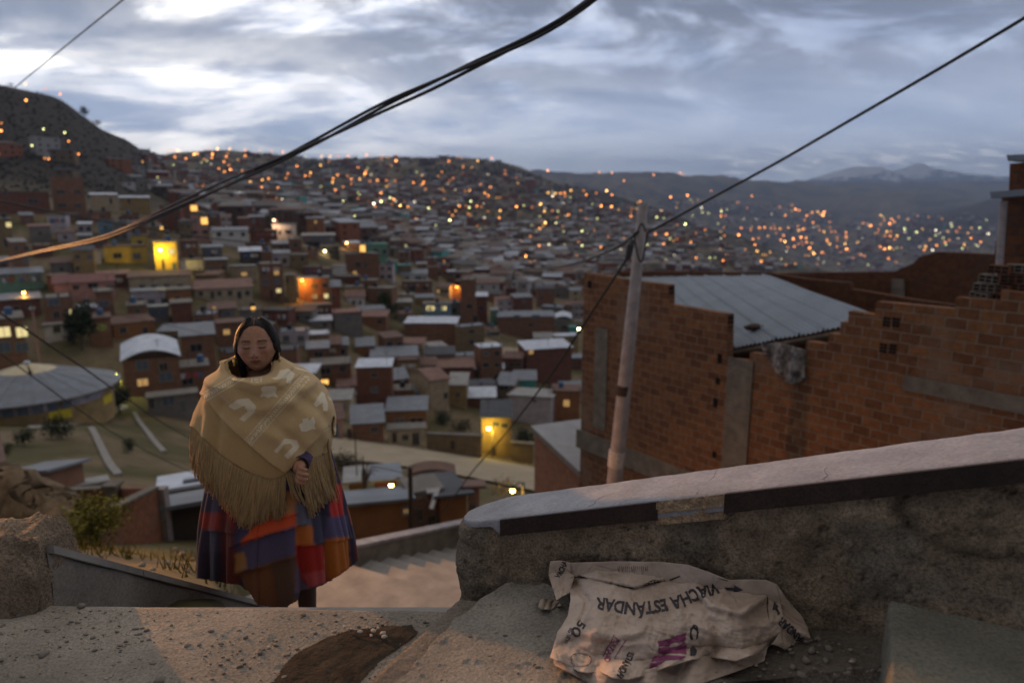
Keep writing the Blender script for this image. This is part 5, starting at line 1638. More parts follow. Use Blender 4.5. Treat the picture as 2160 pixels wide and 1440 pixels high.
# ------------------------------------------------------------------ lower houses on the near slope
H(12, 98, 1000, 1052, 'brick', 'zinc', 'shedback', [], 'brick shed under a zinc roof at the foot of the grassy bank, left border', yaw=-24, depth=4, rise=1.05, Y=26)
H(-30, 12, 985, 1052, 'pink', 'rust', 'flat', [], 'pinkish gable cut by the left border below the bushes', depth=4, Y=25)
H(156, 222, 1025, 1060, 'grey', 'pale', 'shedback', [], 'small hut with pale flat roof between the zinc shed and brick pillar', depth=3, rise=.8, Y=29)
H(338, 480, 1066, 1190, 'dark', 'zinc', 'shedback', [], 'dark grey house with zinc roof just left of the woman\'s skirt', depth=2.5, rise=.72, Y=17)
H(348, 412, 1032, 1062, 'grey', 'bright', 'shedback', [], 'house under a large shining blue white roof left of the woman', depth=4, rise=1.0, Y=23)
H(405, 470, 1012, 1050, 'adobe', 'zinc', 'shedback', [(415, 1030, 6, 8, 'd'), (428, 1030, 5, 8, 'd')], 'small mud house peeping out left of the shawl fringe', depth=3, rise=1.0, Y=24)
H(712, 863, 1062, 1150, 'orange', 'zinc', 'shedback', [(856, 1076, 8, 9, 'm')], 'long orange brick building with zinc roof right of the woman\'s skirt', depth=3.0, rise=.82, Y=25)


def seven(root, loc, xa, xb, h, depth):
    cu = bpy.data.curves.new('numeral', 'FONT'); cu.body = '7'; cu.size = 1.12; cu.extrude = 0.025; cu.offset = 0.035
    ob = bpy.data.objects.new('tmp', cu); COL.objects.link(ob)
    dg = bpy.context.evaluated_depsgraph_get(); me = bpy.data.meshes.new_from_object(ob.evaluated_get(dg)); bpy.data.objects.remove(ob)
    me.name = 'numeral'; me.materials.clear(); me.materials.append(mat('white enamel', (0.85, 0.86, 0.88), rough=.4, var=.05))
    o = bpy.data.objects.new('numeral', me); COL.objects.link(o); o.parent = root
    p = root.matrix_basis.inverted() @ at(902, 1072, root.location.y - 1.15)
    o.location = p; o.rotation_euler = (math.radians(66), 0, math.radians(-6))
    pr = MB()
    for xx in (.12, .42):
        pr.tube([(p.x + xx, 0.0, p.z + .10), (p.x + xx, p.y + .05, p.z + .18)], .02, 5)
    pr.build('support', M_iron, root)
    d = MB(); a = loc(874, 1040)
    d.box((a.x, -0.10, a.z - 0.25), (a.x + 0.5, -0.02, a.z - 0.12), M=None); d.box((a.x + 0.2, -0.14, a.z - 0.12), (a.x + 0.62, -0.03, a.z + 0.08))
    d.build('sign_bracket', MW['white'], root)


H(868, 928, 1040, 1150, 'pink', 'cement', 'flat', [(884, 1085, 10, 22, 'd'), (910, 1098, 12, 16, 'd')], 'pink house wall carrying a big white number 7', depth=1.3, Y=27.5, yaw=14, extra=seven)
H(928, 986, 1046, 1150, 'orange', 'dark', 'shedback', [], 'orange brick house with a dark grey tilted roof beside the numbered wall', depth=5, rise=1.1, Y=27, yaw=10)
H(986, 1012, 1030, 1150, 'pink', 'rust', 'shedback', [(997, 1068, 8, 14, 'd')], 'narrow pinkish house end right of the dark grey tilted roof', depth=3, rise=1.0, Y=28)
H(870, 950, 1000, 1040, 'blue', 'rust', 'arch', [(914, 1010, 14, 12, 'y')], 'pale blue painted gable with a rounded brown coping behind the numbered house', depth=.5, rise=.5, Y=34)
H(790, 838, 1014, 1040, 'redbrick', 'zinc', 'shedback', [], 'small shed with bluish sheets behind the long orange building', depth=4, rise=.8, Y=32)
H(735, 775, 1018, 1042, 'adobe', 'pale', 'shedback', [], 'mud ruin with light debris behind the long orange building', depth=4, rise=.8, Y=33)

# round hall with a shallow zinc cone roof
rc = at(62, 806, 74.0)
RAD = 8.9
ze, zp = -20.05, -17.45
zg = -22.3
rh = empty('round_hall', (rc.x, rc.y, zg))


def rpart(name, mb, m, smooth=False):
    o = mb.build(name, m, smooth=smooth); o.parent = rh; o.location = -Vector(rh.location)
    return o


n_ = 24
mb = MB()
M_yb, M_mur = mat('yellow paint', (0.62, 0.48, 0.04), var=0.15), mat('mural paint', (0.34, 0.31, 0.38), var=0.5, scale=1.2, col2=(0.55, 0.5, 0.55))
for k in range(n_):
    band = MB(); mur = MB()
    a0, a1 = 2 * math.pi * k / n_, 2 * math.pi * (k + 1) / n_
    for (b_, z0, z1, r) in ((mb, zg - 2, ze, RAD - 0.9),):
        b_.face([(rc.x + r * math.cos(a0), rc.y + r * math.sin(a0), z0), (rc.x + r * math.cos(a1), rc.y + r * math.sin(a1), z0), (rc.x + r * math.cos(a1), rc.y + r * math.sin(a1), z1), (rc.x + r * math.cos(a0), rc.y + r * math.sin(a0), z1)])
    r = RAD - 0.86
    if k % 3 == 0:
        band.face([(rc.x + r * math.cos(a0), rc.y + r * math.sin(a0), zg + .02), (rc.x + r * math.cos(a1), rc.y + r * math.sin(a1), zg + .02), (rc.x + r * math.cos(a1), rc.y + r * math.sin(a1), zg + .95), (rc.x + r * math.cos(a0), rc.y + r * math.sin(a0), zg + .95)])
    else:
        mur.face([(rc.x + r * math.cos(a0), rc.y + r * math.sin(a0), zg + 1.1), (rc.x + r * math.cos(a1), rc.y + r * math.sin(a1), zg + 1.1), (rc.x + r * math.cos(a1), rc.y + r * math.sin(a1), zg + 2.2), (rc.x + r * math.cos(a0), rc.y + r * math.sin(a0), zg + 2.2)])
    if math.sin(2 * math.pi * k / n_) < 0.3:
        rpart('yellow_panel' if k % 3 == 0 else 'mural', band if k % 3 == 0 else mur, M_yb if k % 3 == 0 else M_mur)
rpart('wall', mb, MW['ochre'])
mb = MB()
seg = 48
for k in range(seg):
    a0, a1 = 2 * math.pi * k / seg, 2 * math.pi * (k + 1) / seg
    for (r0, r1) in ((2.75, 6.4), (6.4, RAD)):
        z = lambda r: zp + (ze - zp) * (r / RAD) ** 1.12
        lift = 0.03 * (k % 2)
        mb.face([(rc.x + r0 * math.cos(a0), rc.y + r0 * math.sin(a0), z(r0) + lift), (rc.x + r1 * math.cos(a0), rc.y + r1 * math.sin(a0), z(r1) + lift), (rc.x + r1 * math.cos(a1), rc.y + r1 * math.sin(a1), z(r1) + lift), (rc.x + r0 * math.cos(a1), rc.y + r0 * math.sin(a1), z(r0) + lift)])
    mb.face([(rc.x + RAD * math.cos(a0), rc.y + RAD * math.sin(a0), ze - 0.14), (rc.x + RAD * math.cos(a1), rc.y + RAD * math.sin(a1), ze - 0.14), (rc.x + RAD * math.cos(a1), rc.y + RAD * math.sin(a1), ze + 0.03), (rc.x + RAD * math.cos(a0), rc.y + RAD * math.sin(a0), ze + 0.03)], 1)
rpart('roof', mb, [MR['zinc'], M_col])
mb = MB()
for k in range(seg):
    if k % 12 == 5:
        continue
    a0, a1 = 2 * math.pi * k / seg, 2 * math.pi * (k + 1) / seg
    z = lambda r: zp + (ze - zp) * (r / RAD) ** 1.12
    mb.face([(rc.x + 0.3 * math.cos(a0), rc.y + 0.3 * math.sin(a0), zp + .02), (rc.x + 2.75 * math.cos(a0), rc.y + 2.75 * math.sin(a0), z(2.75) + .02), (rc.x + 2.75 * math.cos(a1), rc.y + 2.75 * math.sin(a1), z(2.75) + .02), (rc.x + 0.3 * math.cos(a1), rc.y + 0.3 * math.sin(a1), zp + .02)])
rpart('skylight', mb, mat('yellowed plastic sheet', (0.50, 0.42, 0.25), rough=0.5, var=0.2))
mb = MB(); mb.ball((rc.x, rc.y, zp + 0.12), (0.34, 0.34, 0.24), 12, 8); rpart('finial', mb, MR['bright'], True)
for k in range(6):
    mb = MB()
    a = -math.pi / 2 + 0.55 + 0.16 * k - 0.35
    r = RAD - 0.84
    c = Vector((rc.x + r * math.cos(a), rc.y + r * math.sin(a), zg + 1.6))
    mb.box((-0.45, -0.05, -0.5), (0.45, 0.0, 0.5), M=Matrix.Translation(c) @ Matrix.Rotation(a + math.pi / 2, 4, 'Z'))
    rpart('window', mb, M_paneb)
tag(rh, 'round hall with a shallow grey cone roof and a yellowish skylight ring, left side', 'hall')

# brick compound walls
M_bwall = brick_mat('compound brick', (0.29, 0.12, 0.065), (0.22, 0.09, 0.05), (0.17, 0.12, 0.09), bw=0.25, bh=0.14, ms=0.007)


def vwall(name, p, q, zb, thick, m, parent, cap=None):
    d = (q - p); d.z = 0; d.normalize(); n = Vector((d.y, -d.x, 0)) * thick
    mb = MB()
    pts = [p, q, q - n, p - n]
    mb.prism([(t.x, t.y) for t in pts], zb, [p.z, q.z, q.z, p.z])
    o = mb.build(name, m); o.parent = parent; o.location = -Vector(parent.location)
    if cap:
        mb = MB(); e = n * 0.2
        pts = [p + e, q + e, q - n - e, p - n - e]
        mb.prism([(t.x, t.y) for t in pts], [p.z + .003, q.z + .003, q.z + .003, p.z + .003], [p.z + .07, q.z + .07, q.z + .07, p.z + .07])
        o = mb.build('coping', cap); o.parent = parent; o.location = -Vector(parent.location)


c0 = at(240, 1150, 15)
cw = empty('brick_compound', tuple(c0))
vwall('wall', at(150, 1122, 12.2), at(333, 1030, 16.5), -12.5, 0.18, M_bwall, cw, M_col)
vwall('wall', at(30, 1043, 21), at(240, 1031, 21), -13, 0.18, M_bwall, cw, M_col)
vwall('wall', at(240, 1031, 21), at(333, 1029, 18.5), -13, 0.18, M_bwall, cw)
mb = MB(); p = at(238, 1024, 20.6); mb.box((p.x - 0.17, p.y - 0.17, -13), (p.x + 0.17, p.y + 0.17, p.z)); mb.box((p.x - 0.24, p.y - 0.24, p.z + .003), (p.x + 0.24, p.y + 0.24, p.z + 0.09))
o = mb.build('pillar', M_col); o.parent = cw; o.location = -Vector(cw.location)
mb = MB(); p = at(334, 1030, 16.6); mb.box((p.x, p.y - 0.12, -12.5), (p.x + 0.2, p.y + 0.12, p.z + 0.03))
o = mb.build('end_post', M_pole); o.parent = cw; o.location = -Vector(cw.location)
tag(cw, 'brick compound with sloping cement coped wall behind the yellow green bush', 'wall')

# heap of adobe / stone wall at the left border
pts = [(-60, 1030), (20, 1040), (60, 1062), (100, 1082), (140, 1104), (150, 1130)]
nu_, nv_ = 190, 80
P = np.zeros((nv_, nu_, 3))
u_ = np.linspace(-60, 150, nu_)
tops = np.interp(u_, [q[0] for q in pts], [q[1] for q in pts])
for j in range(nv_):
    v = j / (nv_ - 1)
    for i in range(nu_):
        r_ = tops[i] + (1215 - tops[i]) * v
        P[j, i] = at(u_[i], r_, 10.2 + (0.3 if j == 0 else 0))
Xs, Zs_ = P[..., 0] * 5.2, P[..., 2] * 8.5
rowi = np.floor(Zs_); cellx = Xs + 0.5 * (rowi % 2) + 0.3 * vnoise(Xs * 0.6, rowi, 3)
fx, fz = np.abs((cellx % 1) - 0.5) * 2, np.abs((Zs_ % 1) - 0.5) * 2
lmp = (1 - fx ** 4) * (1 - fz ** 4) * (0.5 + 0.8 * vnoise(np.floor(cellx) * 1.7, rowi * 1.3, 4))
P[..., 1] -= 0.16 * lmp + 0.05 * fbm(Xs * 2, Zs_ * 2, 3, 5)
ssc = (0.75 + 0.4 * vnoise(np.floor(cellx) * 2.1, rowi * 2.7, 8))[..., None] * np.array((0.75, 0.70, 0.60))
o = grid_obj('adobe_wall', P, M_stone, col=ssc)
sm = o.modifiers.new('thick', 'SOLIDIFY'); sm.thickness = 0.5; sm.offset = -1
tag(o, 'rough wall of lumpy adobe blocks sloping down at the left border', 'wall')

# ------------------------------------------------------------------ roads, paths


def strip(name, upper, lower, m, lift, nu=60, nv=14, y0=12):
    P = np.zeros((nv, nu, 3))
    ux = np.linspace(0, 1, nu)

    def res(L):
        L = np.array(L, float); l = np.concatenate([[0], np.cumsum(np.hypot(np.diff(L[:, 0]), np.diff(L[:, 1])))]); l /= l[-1]
        return np.interp(ux, l, L[:, 0]), np.interp(ux, l, L[:, 1])
    (a, b), (c, d) = res(upper), res(lower)
    for i in range(nu):
        A, B = ground_hit(a[i], b[i], y0, force=True), ground_hit(c[i], d[i], y0, force=True)
        for j in range(nv):
            p = A.lerp(B, j / (nv - 1))
            P[j, i] = (p.x, p.y, max(p.z, float(terr(p.x, p.y))) + lift)
    o = grid_obj(name, P, m)
    return tag(o, kind='structure')


M_road = mat('pale dirt road', (0.33, 0.275, 0.195), rough=0.95, var=0.16, scale=0.35, bump=0.2, bscale=3, spec=0.1)
M_path = mat('grey path', (0.25, 0.23, 0.20), rough=0.95, var=0.2, scale=1)
strip('road', [(560, 912), (700, 924), (800, 936), (900, 950), (1010, 968), (1150, 992), (1260, 1010)], [(560, 962), (700, 972), (800, 980), (870, 990), (1000, 1012), (1150, 1046), (1260, 1062)], M_road, 0.25)
strip('dirt_yard', [(1010, 736), (1060, 734), (1112, 738)], [(1020, 772), (1060, 778), (1118, 784)], M_road, 0.25, 24, 10)
strip('dirt_road', [(830, 724), (900, 722), (1000, 712), (1040, 718)], [(830, 744), (900, 746), (1000, 740), (1050, 738)], mat('ochre dirt road', (0.22, 0.17, 0.105), var=0.2, scale=.4), 0.2, 40, 8)
strip('stair_path', [(764, 748), (790, 800), (822, 890)], [(778, 748), (806, 800), (838, 890)], mat('dark stair path', (0.07, 0.062, 0.055), var=0.5, scale=1.2), 0.2, 50, 5)
strip('path', [(60, 898), (140, 893), (205, 878), (262, 850)], [(60, 906), (140, 902), (212, 888), (272, 862)], M_path, 0.1, 40, 5)


def drain(name, a, b, w, label):
    A, B = ground_hit(*a, force=True), ground_hit(*b, force=True)
    n = 14
    mb = MB()
    for k in range(n):
        p, q = A.lerp(B, k / n), A.lerp(B, (k + 1) / n)
        zp_, zq = float(terr(p.x, p.y)) + .12, float(terr(q.x, q.y)) + .12
        d = Vector((q.x - p.x, q.y - p.y, 0)).normalized(); s = Vector((-d.y, d.x, 0)) * w
        mb.prism([((p - s).x, (p - s).y), ((p + s).x, (p + s).y), ((q + s).x, (q + s).y), ((q - s).x, (q - s).y)][::-1], [zq - .4, zq - .4, zp_ - .4, zp_ - .4], [zq + .1, zq + .1, zp_ + .1, zp_ + .1])
    o = mb.build('drain_channel', M_conc2)
    return tag(o, label, 'drain')


drain('drain', (284, 874), (346, 956), 0.24, 'pale concrete drain running down the right of the grassy bank')
drain('drain', (192, 905), (250, 1005), 0.24, 'greyer concrete drain down the middle of the grassy bank')

# ------------------------------------------------------------------ plants
LEAFC = {'dark': (0.028, 0.040, 0.020), 'green': (0.055, 0.085, 0.025), 'yellow': (0.17, 0.16, 0.03), 'dry': (0.09, 0.075, 0.045)}
M_bark = mat('bark', (0.09, 0.07, 0.05), rough=0.95, var=0.4, scale=12)
M_leaf = {}
for k, c in LEAFC.items():
    M_leaf[k] = mat(k + ' leaves', c, rough=0.8, var=0.45, scale=2.5, vcol=True, spec=0.2)


def plant(name, base, h, w, kind, n, leaf, label, cat, trunk=0.25, seed=0, group=None, shape=1.0):
    rr = random.Random(seed)
    root = empty(name, tuple(base))
    mb = MB()
    tips = []
    th = h * trunk
    mb.tube([(0, 0, -0.5), (0, 0, th), (rr.uniform(-.05, .05) * w, rr.uniform(-.05, .05) * w, th + (h - th) * 0.6)], [h * 0.028, h * 0.022, h * 0.008], 7)
    for k in range(9):
        a = rr.uniform(0, 6.28); z0 = th * 0.7 + (h - th) * rr.uniform(0.0, 0.45)
        e = Vector((math.cos(a) * w * rr.uniform(.2, .42), math.sin(a) * w * rr.uniform(.2, .42), z0 + h * rr.uniform(0.15, 0.4)))
        mb.tube([(0, 0, z0), (e.x * .5, e.y * .5, z0 + (e.z - z0) * .4), e], [h * 0.012, h * 0.008, h * 0.003], 5)
        tips.append(e)
    for k in range(7):
        tips.append(Vector((rr.gauss(0, w * .17), rr.gauss(0, w * .17), th + (h - th) * rr.uniform(.25, .95))))
    mb.build('trunk', M_bark, root)
    lf = MB()
    for k in range(n):
        c = rr.choice(tips)
        s = w * 0.15 * (1.2 - 0.5 * abs(c.z / h - .5))
        p = c + Vector((rr.gauss(0, s), rr.gauss(0, s), rr.gauss(0, s * shape)))
        if p.z < th * 0.5 or p.z > h * 1.05:
            continue
        ax = Vector((rr.gauss(0, 1), rr.gauss(0, 1), rr.gauss(0, .6))).normalized()
        bx_ = ax.cross(Vector((rr.gauss(0, 1), rr.gauss(0, 1), rr.gauss(0, 1)))).normalized()
        L = leaf * rr.uniform(.6, 1.4)
        col = rr.uniform(.55, 1.5)
        lf.face([p - ax * L, p + bx_ * L * .5, p + ax * L, p - bx_ * L * .5], 0, (col, col * rr.uniform(.9, 1.1), col * rr.uniform(.7, 1.1)))
    lf.build('crown', M_leaf[kind], root)
    return tag(root, label, cat, group)


def gplant(name, px, pyb, pyt, wpx, kind, n, label, cat, seed, Y=None, **kw):
    p = at(px, pyb, Y) if Y else ground_hit(px, pyb, force=True)
    f = p.y * CP - p.z * SP
    h = (pyb - pyt) * f / FPX; w = wpx * f / FPX
    return plant(name, p, h, w, kind, n, max(h, w) * (0.05 if n < 2000 else 0.03), label, cat, seed=seed, **kw)


gplant('bush', 212, 1168, 1040, 100, 'yellow', 2600, 'tall yellow green leafy bush before the brick compound wall', 'bush', 21, Y=9.0, trunk=.12)
gplant('bush', 252, 872, 812, 44, 'dark', 1500, 'dark rounded bush at the right end of the round hall', 'bush', 22, trunk=.08)
gplant('bush', 124, 925, 876, 46, 'dark', 1200, 'dark pointed bush in front of the round hall wall', 'bush', 23, trunk=.05)
gplant('bush', 52, 940, 905, 38, 'dark', 900, 'dark low bush under the round hall, second from the left border', 'bush', 24, trunk=.05)
gplant('bush', 14, 960, 935, 26, 'dark', 700, 'small dark bush nearest the left border below the round hall', 'bush', 25, trunk=.05)
gplant('bush', 270, 956, 925, 26, 'dark', 700, 'lone dark bush in the middle of the grassy bank', 'bush', 26, trunk=.05)
gplant('tree', 174, 742, 640, 44, 'dark', 1500, 'tall dark tree in the alley between brown brick houses', 'tree', 27)
gplant('bush', 152, 728, 690, 26, 'dark', 800, 'dark bush at the corner of the white painted ground floor', 'bush', 28, trunk=.1)
gplant('tree', 811, 652, 620, 26, 'green', 1400, 'green bushy tree in the open lot at mid town', 'tree', 29)
gplant('tree', 826, 672, 644, 26, 'dark', 1000, 'darker tree just below the green bushy one in mid town', 'tree', 30)
gplant('bush', 590, 640, 617, 22, 'green', 700, 'green bush at the foot of the tall brick house with lit windows', 'bush', 31, trunk=.1)
gplant('bush', 422, 592, 568, 24, 'dark', 700, 'dark bush below the blank whitewashed building', 'bush', 32, trunk=.1)
gplant('bush', 935, 895, 868, 34, 'dark', 900, 'dark shrub in the lot behind the long mud wall', 'bush', 33, trunk=.1)
gplant('bush', 972, 915, 885, 40, 'dry', 900, 'dry brushwood heap left of the yellow lit house', 'bush', 34, trunk=.05)
gplant('bush', 1104, 950, 905, 44, 'dark', 1000, 'dark shrubs right of the yellow lit house', 'bush', 35, trunk=.1)
gplant('tree', 1160, 860, 812, 20, 'dark', 900, 'dark tree before the house glowing orange', 'tree', 36)
gplant('bush', 720, 1000, 955, 60, 'dry', 1200, 'dry scrub on the slope right of the woman\'s waist', 'bush', 37, trunk=.05, Y=40)
gplant('bush', 1062, 1048, 1000, 50, 'dry', 260, 'nearly bare twiggy bush by the small round lamp', 'bush', 38, trunk=.1, Y=30)
gplant('tree', 178, 250, 226, 16, 'dark', 500, 'lone small tree on the skyline of the dark left hill', 'tree', 39)
gplant('tree', 205, 268, 252, 14, 'dark', 400, 'low tree right of the lone one on the dark hill skyline', 'tree', 40)
gplant('tree', 24, 188, 176, 12, 'dark', 300, 'scrubby tree at the top of the dark left hill', 'tree', 41)
# agave-like dead plant by the long building
ag = at(772, 1040, 29)
mb = MB()
mb.tube([ag + Vector((0, 0, -.5)), ag + Vector((-0.1, 0, 0.9)), at(766, 962, 29)], [0.10, 0.07, 0.03], 8)
for k in range(7):
    a = -2.0 + k * .65
    mb.tube([ag + Vector((0, 0, 0.3 + .1 * k)), ag + Vector((math.cos(a) * .3, 0.1, .7 + .12 * k)), ag + Vector((math.cos(a) * .6, .1, .55 + .16 * k))], [0.04, .03, .01], 6)
o = mb.build('dead_tree', M_bark)
tag(o, 'grey dead tree stump behind the long orange brick building', 'tree')

# grass on the bank left of the steps
gb = MB()
rr = random.Random(3)
for k in range(8500):
    y = rr.uniform(2.6, 8.5); x = -1.62 - (y - 2.6) * .05 - rr.random() ** 1.3 * 5.0
    d = vnoise(x * 1.6, y * 1.6, 77)
    if d < 0.5 + 0.25 * rr.random():
        continue
    z = float(terr(x, y))
    h = rr.uniform(.04, .13) * (0.5 + d)
    a = rr.uniform(0, 6.28); w = 0.005 * (1 + y * .15)
    lean = Vector((rr.gauss(0, .4), rr.gauss(0, .4), 1)).normalized() * h
    c = rr.uniform(.5, 1.3)
    gb.face([(x - w * math.cos(a), y - w * math.sin(a), z - .02), (x + w * math.cos(a), y + w * math.sin(a), z - .02), (x + lean.x, y + lean.y, z + lean.z)], 0, (c, c * rr.uniform(.75, 1.05), c * .8))
o = gb.build('grass', mat('dry grass', (0.13, 0.12, 0.03), var=0.2, vcol=True, spec=0.1))
tag(o, kind='stuff')
for k, (px, py, r) in enumerate(((158, 1165, 9), (300, 1196, 12), (322, 1203, 8), (352, 1190, 9), (385, 1172, 10), (405, 1182, 7), (418, 1196, 8), (370, 1160, 7), (396, 1206, 8))):
    p = ground_hit(px, py, 2.6, force=True)
    pebble('stone', (p.x, p.y, p.z), r / FPX * (p.y * CP - p.z * SP) * .8, M_pebble, 'stone lying on the grassy dirt bank left of the woman', 'stones on the dirt bank')
# ------------------------------------------------------------------ infill houses, each a thing; far city as one mass
rr = random.Random(17)
boxes = [(h[1], h[3], h[2], h[4]) for h in HOUSES]
CUT = (' with ', ' under ', ' below ', ' right ', ' left ', ' at ', ' above ', ' beside ', ' behind ', ' between ', ' in ', ' on ', ' touching ', ' over ', ' among ', ' glowing ', ' just ', ' lit ', ' carrying ', ' right', ' second', ' tight', ' peeping', ' wedged', ' before', ' nearest', ' along ')


def short(label):
    s = label
    for c in CUT:
        i = s.find(c)
        if i > 8:
            s = s[:i]
    return s.strip(' ,')


ANCH = []
for (root, x0, x1, yt, yb, w_, r_) in HOUSES:
    ANCH.append(((x0 + x1) / 2, (yt + yb) / 2, short(root['label'])))
cnt = {}
for a in ANCH:
    cnt[a[2]] = cnt.get(a[2], 0) + 1
ANCH = [a for a in ANCH if cnt[a[2]] == 1 and len(a[2].split()) <= 5]
SEEN = {}


def unique(o, text, group):
    """labels that nothing tells apart share the group"""
    if text in SEEN:
        SEEN[text]['group'] = group
        o['group'] = group
    else:
        SEEN[text] = o
        o['group'] = group
    o['label'] = text


WN = {'brick': 'brown brick', 'redbrick': 'red brick', 'orange': 'orange brick', 'adobe': 'mud', 'ochre': 'ochre', 'grey': 'grey', 'cream': 'cream', 'white': 'whitewashed', 'dark': 'dark', 'pink': 'pinkish', 'lilac': 'pale'}
RN = {'zinc': 'zinc', 'bright': 'shiny', 'rust': 'rusty', 'tile': 'tiled', 'cement': 'flat', 'dark': 'dark', 'pale': 'pale', 'red': 'reddish'}


def overlap(b):
    s = 0
    for c in boxes:
        ix = min(b[2], c[2]) - max(b[0], c[0]); iy = min(b[3], c[3]) - max(b[1], c[1])
        if ix > 0 and iy > 0:
            s += ix * iy
    return s / ((b[2] - b[0]) * (b[3] - b[1]))


ZONE = [(-20, 450), (190, 452), (330, 470), (540, 478), (700, 500), (830, 535), (1000, 570), (1226, 580), (1226, 720), (1226, 880), (1100, 890), (900, 880), (700, 880), (640, 870), (440, 800), (250, 750), (90, 740), (-20, 700)]
made = 0
for tries in range(7000):
    if made >= 130:
        break
    px, py = rr.uniform(-10, 1220), rr.uniform(455, 880)
    if not in_poly(np.array(px), np.array(py), ZONE):
        continue
    if 1000 < px < 1120 and 725 < py < 800 or (690 < px < 1000 and 715 < py < 752) or (745 < px < 850 and 745 < py < 890 and abs(px - (770 + (py - 748) * .45)) < 22):
        continue
    p = ground_hit(px, py)
    if p is None or p.y > 420:
        continue
    f = p.y * CP - p.z * SP
    w, h = rr.uniform(3.6, 7.5) * FPX / f, rr.choice((2.6, 2.9, 5.0, 5.4, 5.2, 7.6)) * FPX / f
    b = (px - w / 2, py - h, px + w / 2, py)
    if overlap((b[0], b[1] - h * .3, b[2], b[3])) > 0.34:
        continue
    wk = rr.choice(('brick', 'brick', 'brick', 'redbrick', 'redbrick', 'adobe', 'ochre', 'grey', 'cream', 'orange', 'lilac'))
    rk = rr.choice(('zinc', 'zinc', 'rust', 'rust', 'cement', 'pale', 'tile', 'bright', 'dark'))
    rt = rr.choice(('shed', 'shed', 'flat', 'open', 'shed')) if rk != 'cement' else rr.choice(('flat', 'open'))
    wins = []
    n = rr.choice((1, 2, 2, 3))
    wp = 1.1 * FPX / f
    for k in range(n):
        wins.append((b[0] + w * (k + .5) / n, b[1] + min(h, 2.7 * FPX / f) * .48, wp * rr.uniform(.7, 1.2), wp * rr.uniform(.6, 1), rr.choice('dddddbbm' if rr.random() < .25 else 'dddb')))
    for st_ in range(1, int(h / (2.4 * FPX / f))):
        for k in range(n):
            if rr.random() < .75:
                wins.append((b[0] + w * (k + .5) / n, b[1] + (2.55 * st_ + 1.25) * FPX / f, wp * rr.uniform(.7, 1.2), wp * .8, rr.choice('dddb')))
    best = min(ANCH, key=lambda a: (a[0] - px) ** 2 + ((a[1] - py + h / 2) * 1.4) ** 2)
    ddx, ddy = px - best[0], (py - h / 2) - best[1]
    rel = ('right of' if ddx > 0 else 'left of') if abs(ddx) > abs(ddy) * 1.2 else ('below' if ddy > 0 else 'above')
    lab = '%s %s house with %s roof, %s the %s' % ('low' if h < 3 * FPX / f else 'tall' if h > 6.5 * FPX / f else 'upright', WN[wk], RN[rk], rel, best[2])
    o = house(b[0], b[2], b[1], b[3], wk, rk, rt, wins, None, yaw=rr.uniform(-25, 25), depth=rr.uniform(4, 7.5), rise=rr.uniform(.6, 1.8), over=.25)
    if o is None:
        continue
    o['category'] = 'house'
    unique(o, lab, 'small houses crowding the near slope')
    boxes.append((b[0], b[1] - h * .3, b[2], b[3]))
    made += 1
N_NEAR = len(HOUSES)

# farther houses: one mesh each, then the mass
FARM = [mat('far house wall', (1, 1, 1), var=0.1, scale=0.2, vcol=True, spec=0.1)]
FW = [(0.20, 0.085, 0.055), (0.17, 0.07, 0.05), (0.22, 0.10, 0.06), (0.17, 0.13, 0.09), (0.15, 0.11, 0.085), (0.18, 0.16, 0.14), (0.28, 0.23, 0.17), (0.36, 0.34, 0.32), (0.12, 0.08, 0.065)]
FR_ = [(0.26, 0.28, 0.31), (0.38, 0.41, 0.46), (0.20, 0.17, 0.15), (0.17, 0.11, 0.09), (0.13, 0.12, 0.12), (0.22, 0.20, 0.18)]


def box_house(mb, c, w, d, h, rz, wc, rc_, win):
    M = Matrix.Translation(c) @ Matrix.Rotation(rz, 4, 'Z')
    mb.box((-w / 2, -d / 2, -h * 1.2), (w / 2, d / 2, h), M=M, col=wc, skip=(0, 1))
    s = h * rr.uniform(0, .25)
    v = [M @ Vector(q) for q in ((-w / 2 - .3, -d / 2 - .3, h), (w / 2 + .3, -d / 2 - .3, h), (w / 2 + .3, d / 2 + .3, h + s), (-w / 2 - .3, d / 2 + .3, h + s))]
    mb.face(v, 0, rc_)
    mb.face([v[0] - Vector((0, 0, .3)), v[1] - Vector((0, 0, .3)), v[1], v[0]], 0, rc_)
    if win:
        n = max(1, int(w / 3))
        for st_ in range(max(1, int(h / 2.6))):
            for k in range(n):
                if rr.random() < .75:
                    x = -w / 2 + w * (k + .5) / n
                    z = st_ * 2.6 + 1.0
                    mb.box((x - .5, -d / 2 - .05, z), (x + .5, -d / 2 - .01, z + 1.0), M=M, col=(0.02, 0.02, 0.022))


CITY = [(330, 330), (560, 325), (760, 338), (940, 332), (1060, 345), (1140, 375), (1180, 405), (1340, 428), (1480, 470), (1600, 520), (1720, 566), (1640, 575), (1226, 585), (1226, 690), (1050, 640), (900, 560), (760, 520), (560, 480), (470, 478), (380, 440), (320, 400), (190, 400), (110, 360), (0, 330), (-40, 330), (-40, 240), (60, 260), (200, 330)]
CITY2 = [(1290, 415), (1480, 420), (1700, 440), (1780, 470), (1900, 450), (2110, 460), (2110, 540), (1960, 560), (1800, 580), (1700, 560), (1580, 510), (1500, 470)]
# dark wooded gaps
GAPS = [[(1120, 358), (1250, 388), (1400, 430), (1420, 455), (1300, 435), (1150, 404)], [(1400, 430), (1560, 488), (1770, 556), (1770, 578), (1600, 552), (1440, 478)], [(880, 455), (1100, 440), (1240, 470), (1240, 480), (1050, 470), (900, 465)], [(560, 340), (730, 345), (740, 362), (560, 362)], [(880, 350), (1080, 352), (1120, 372), (900, 372)], [(60, 400), (0, 250), (180, 300), (330, 380), (240, 400)]]


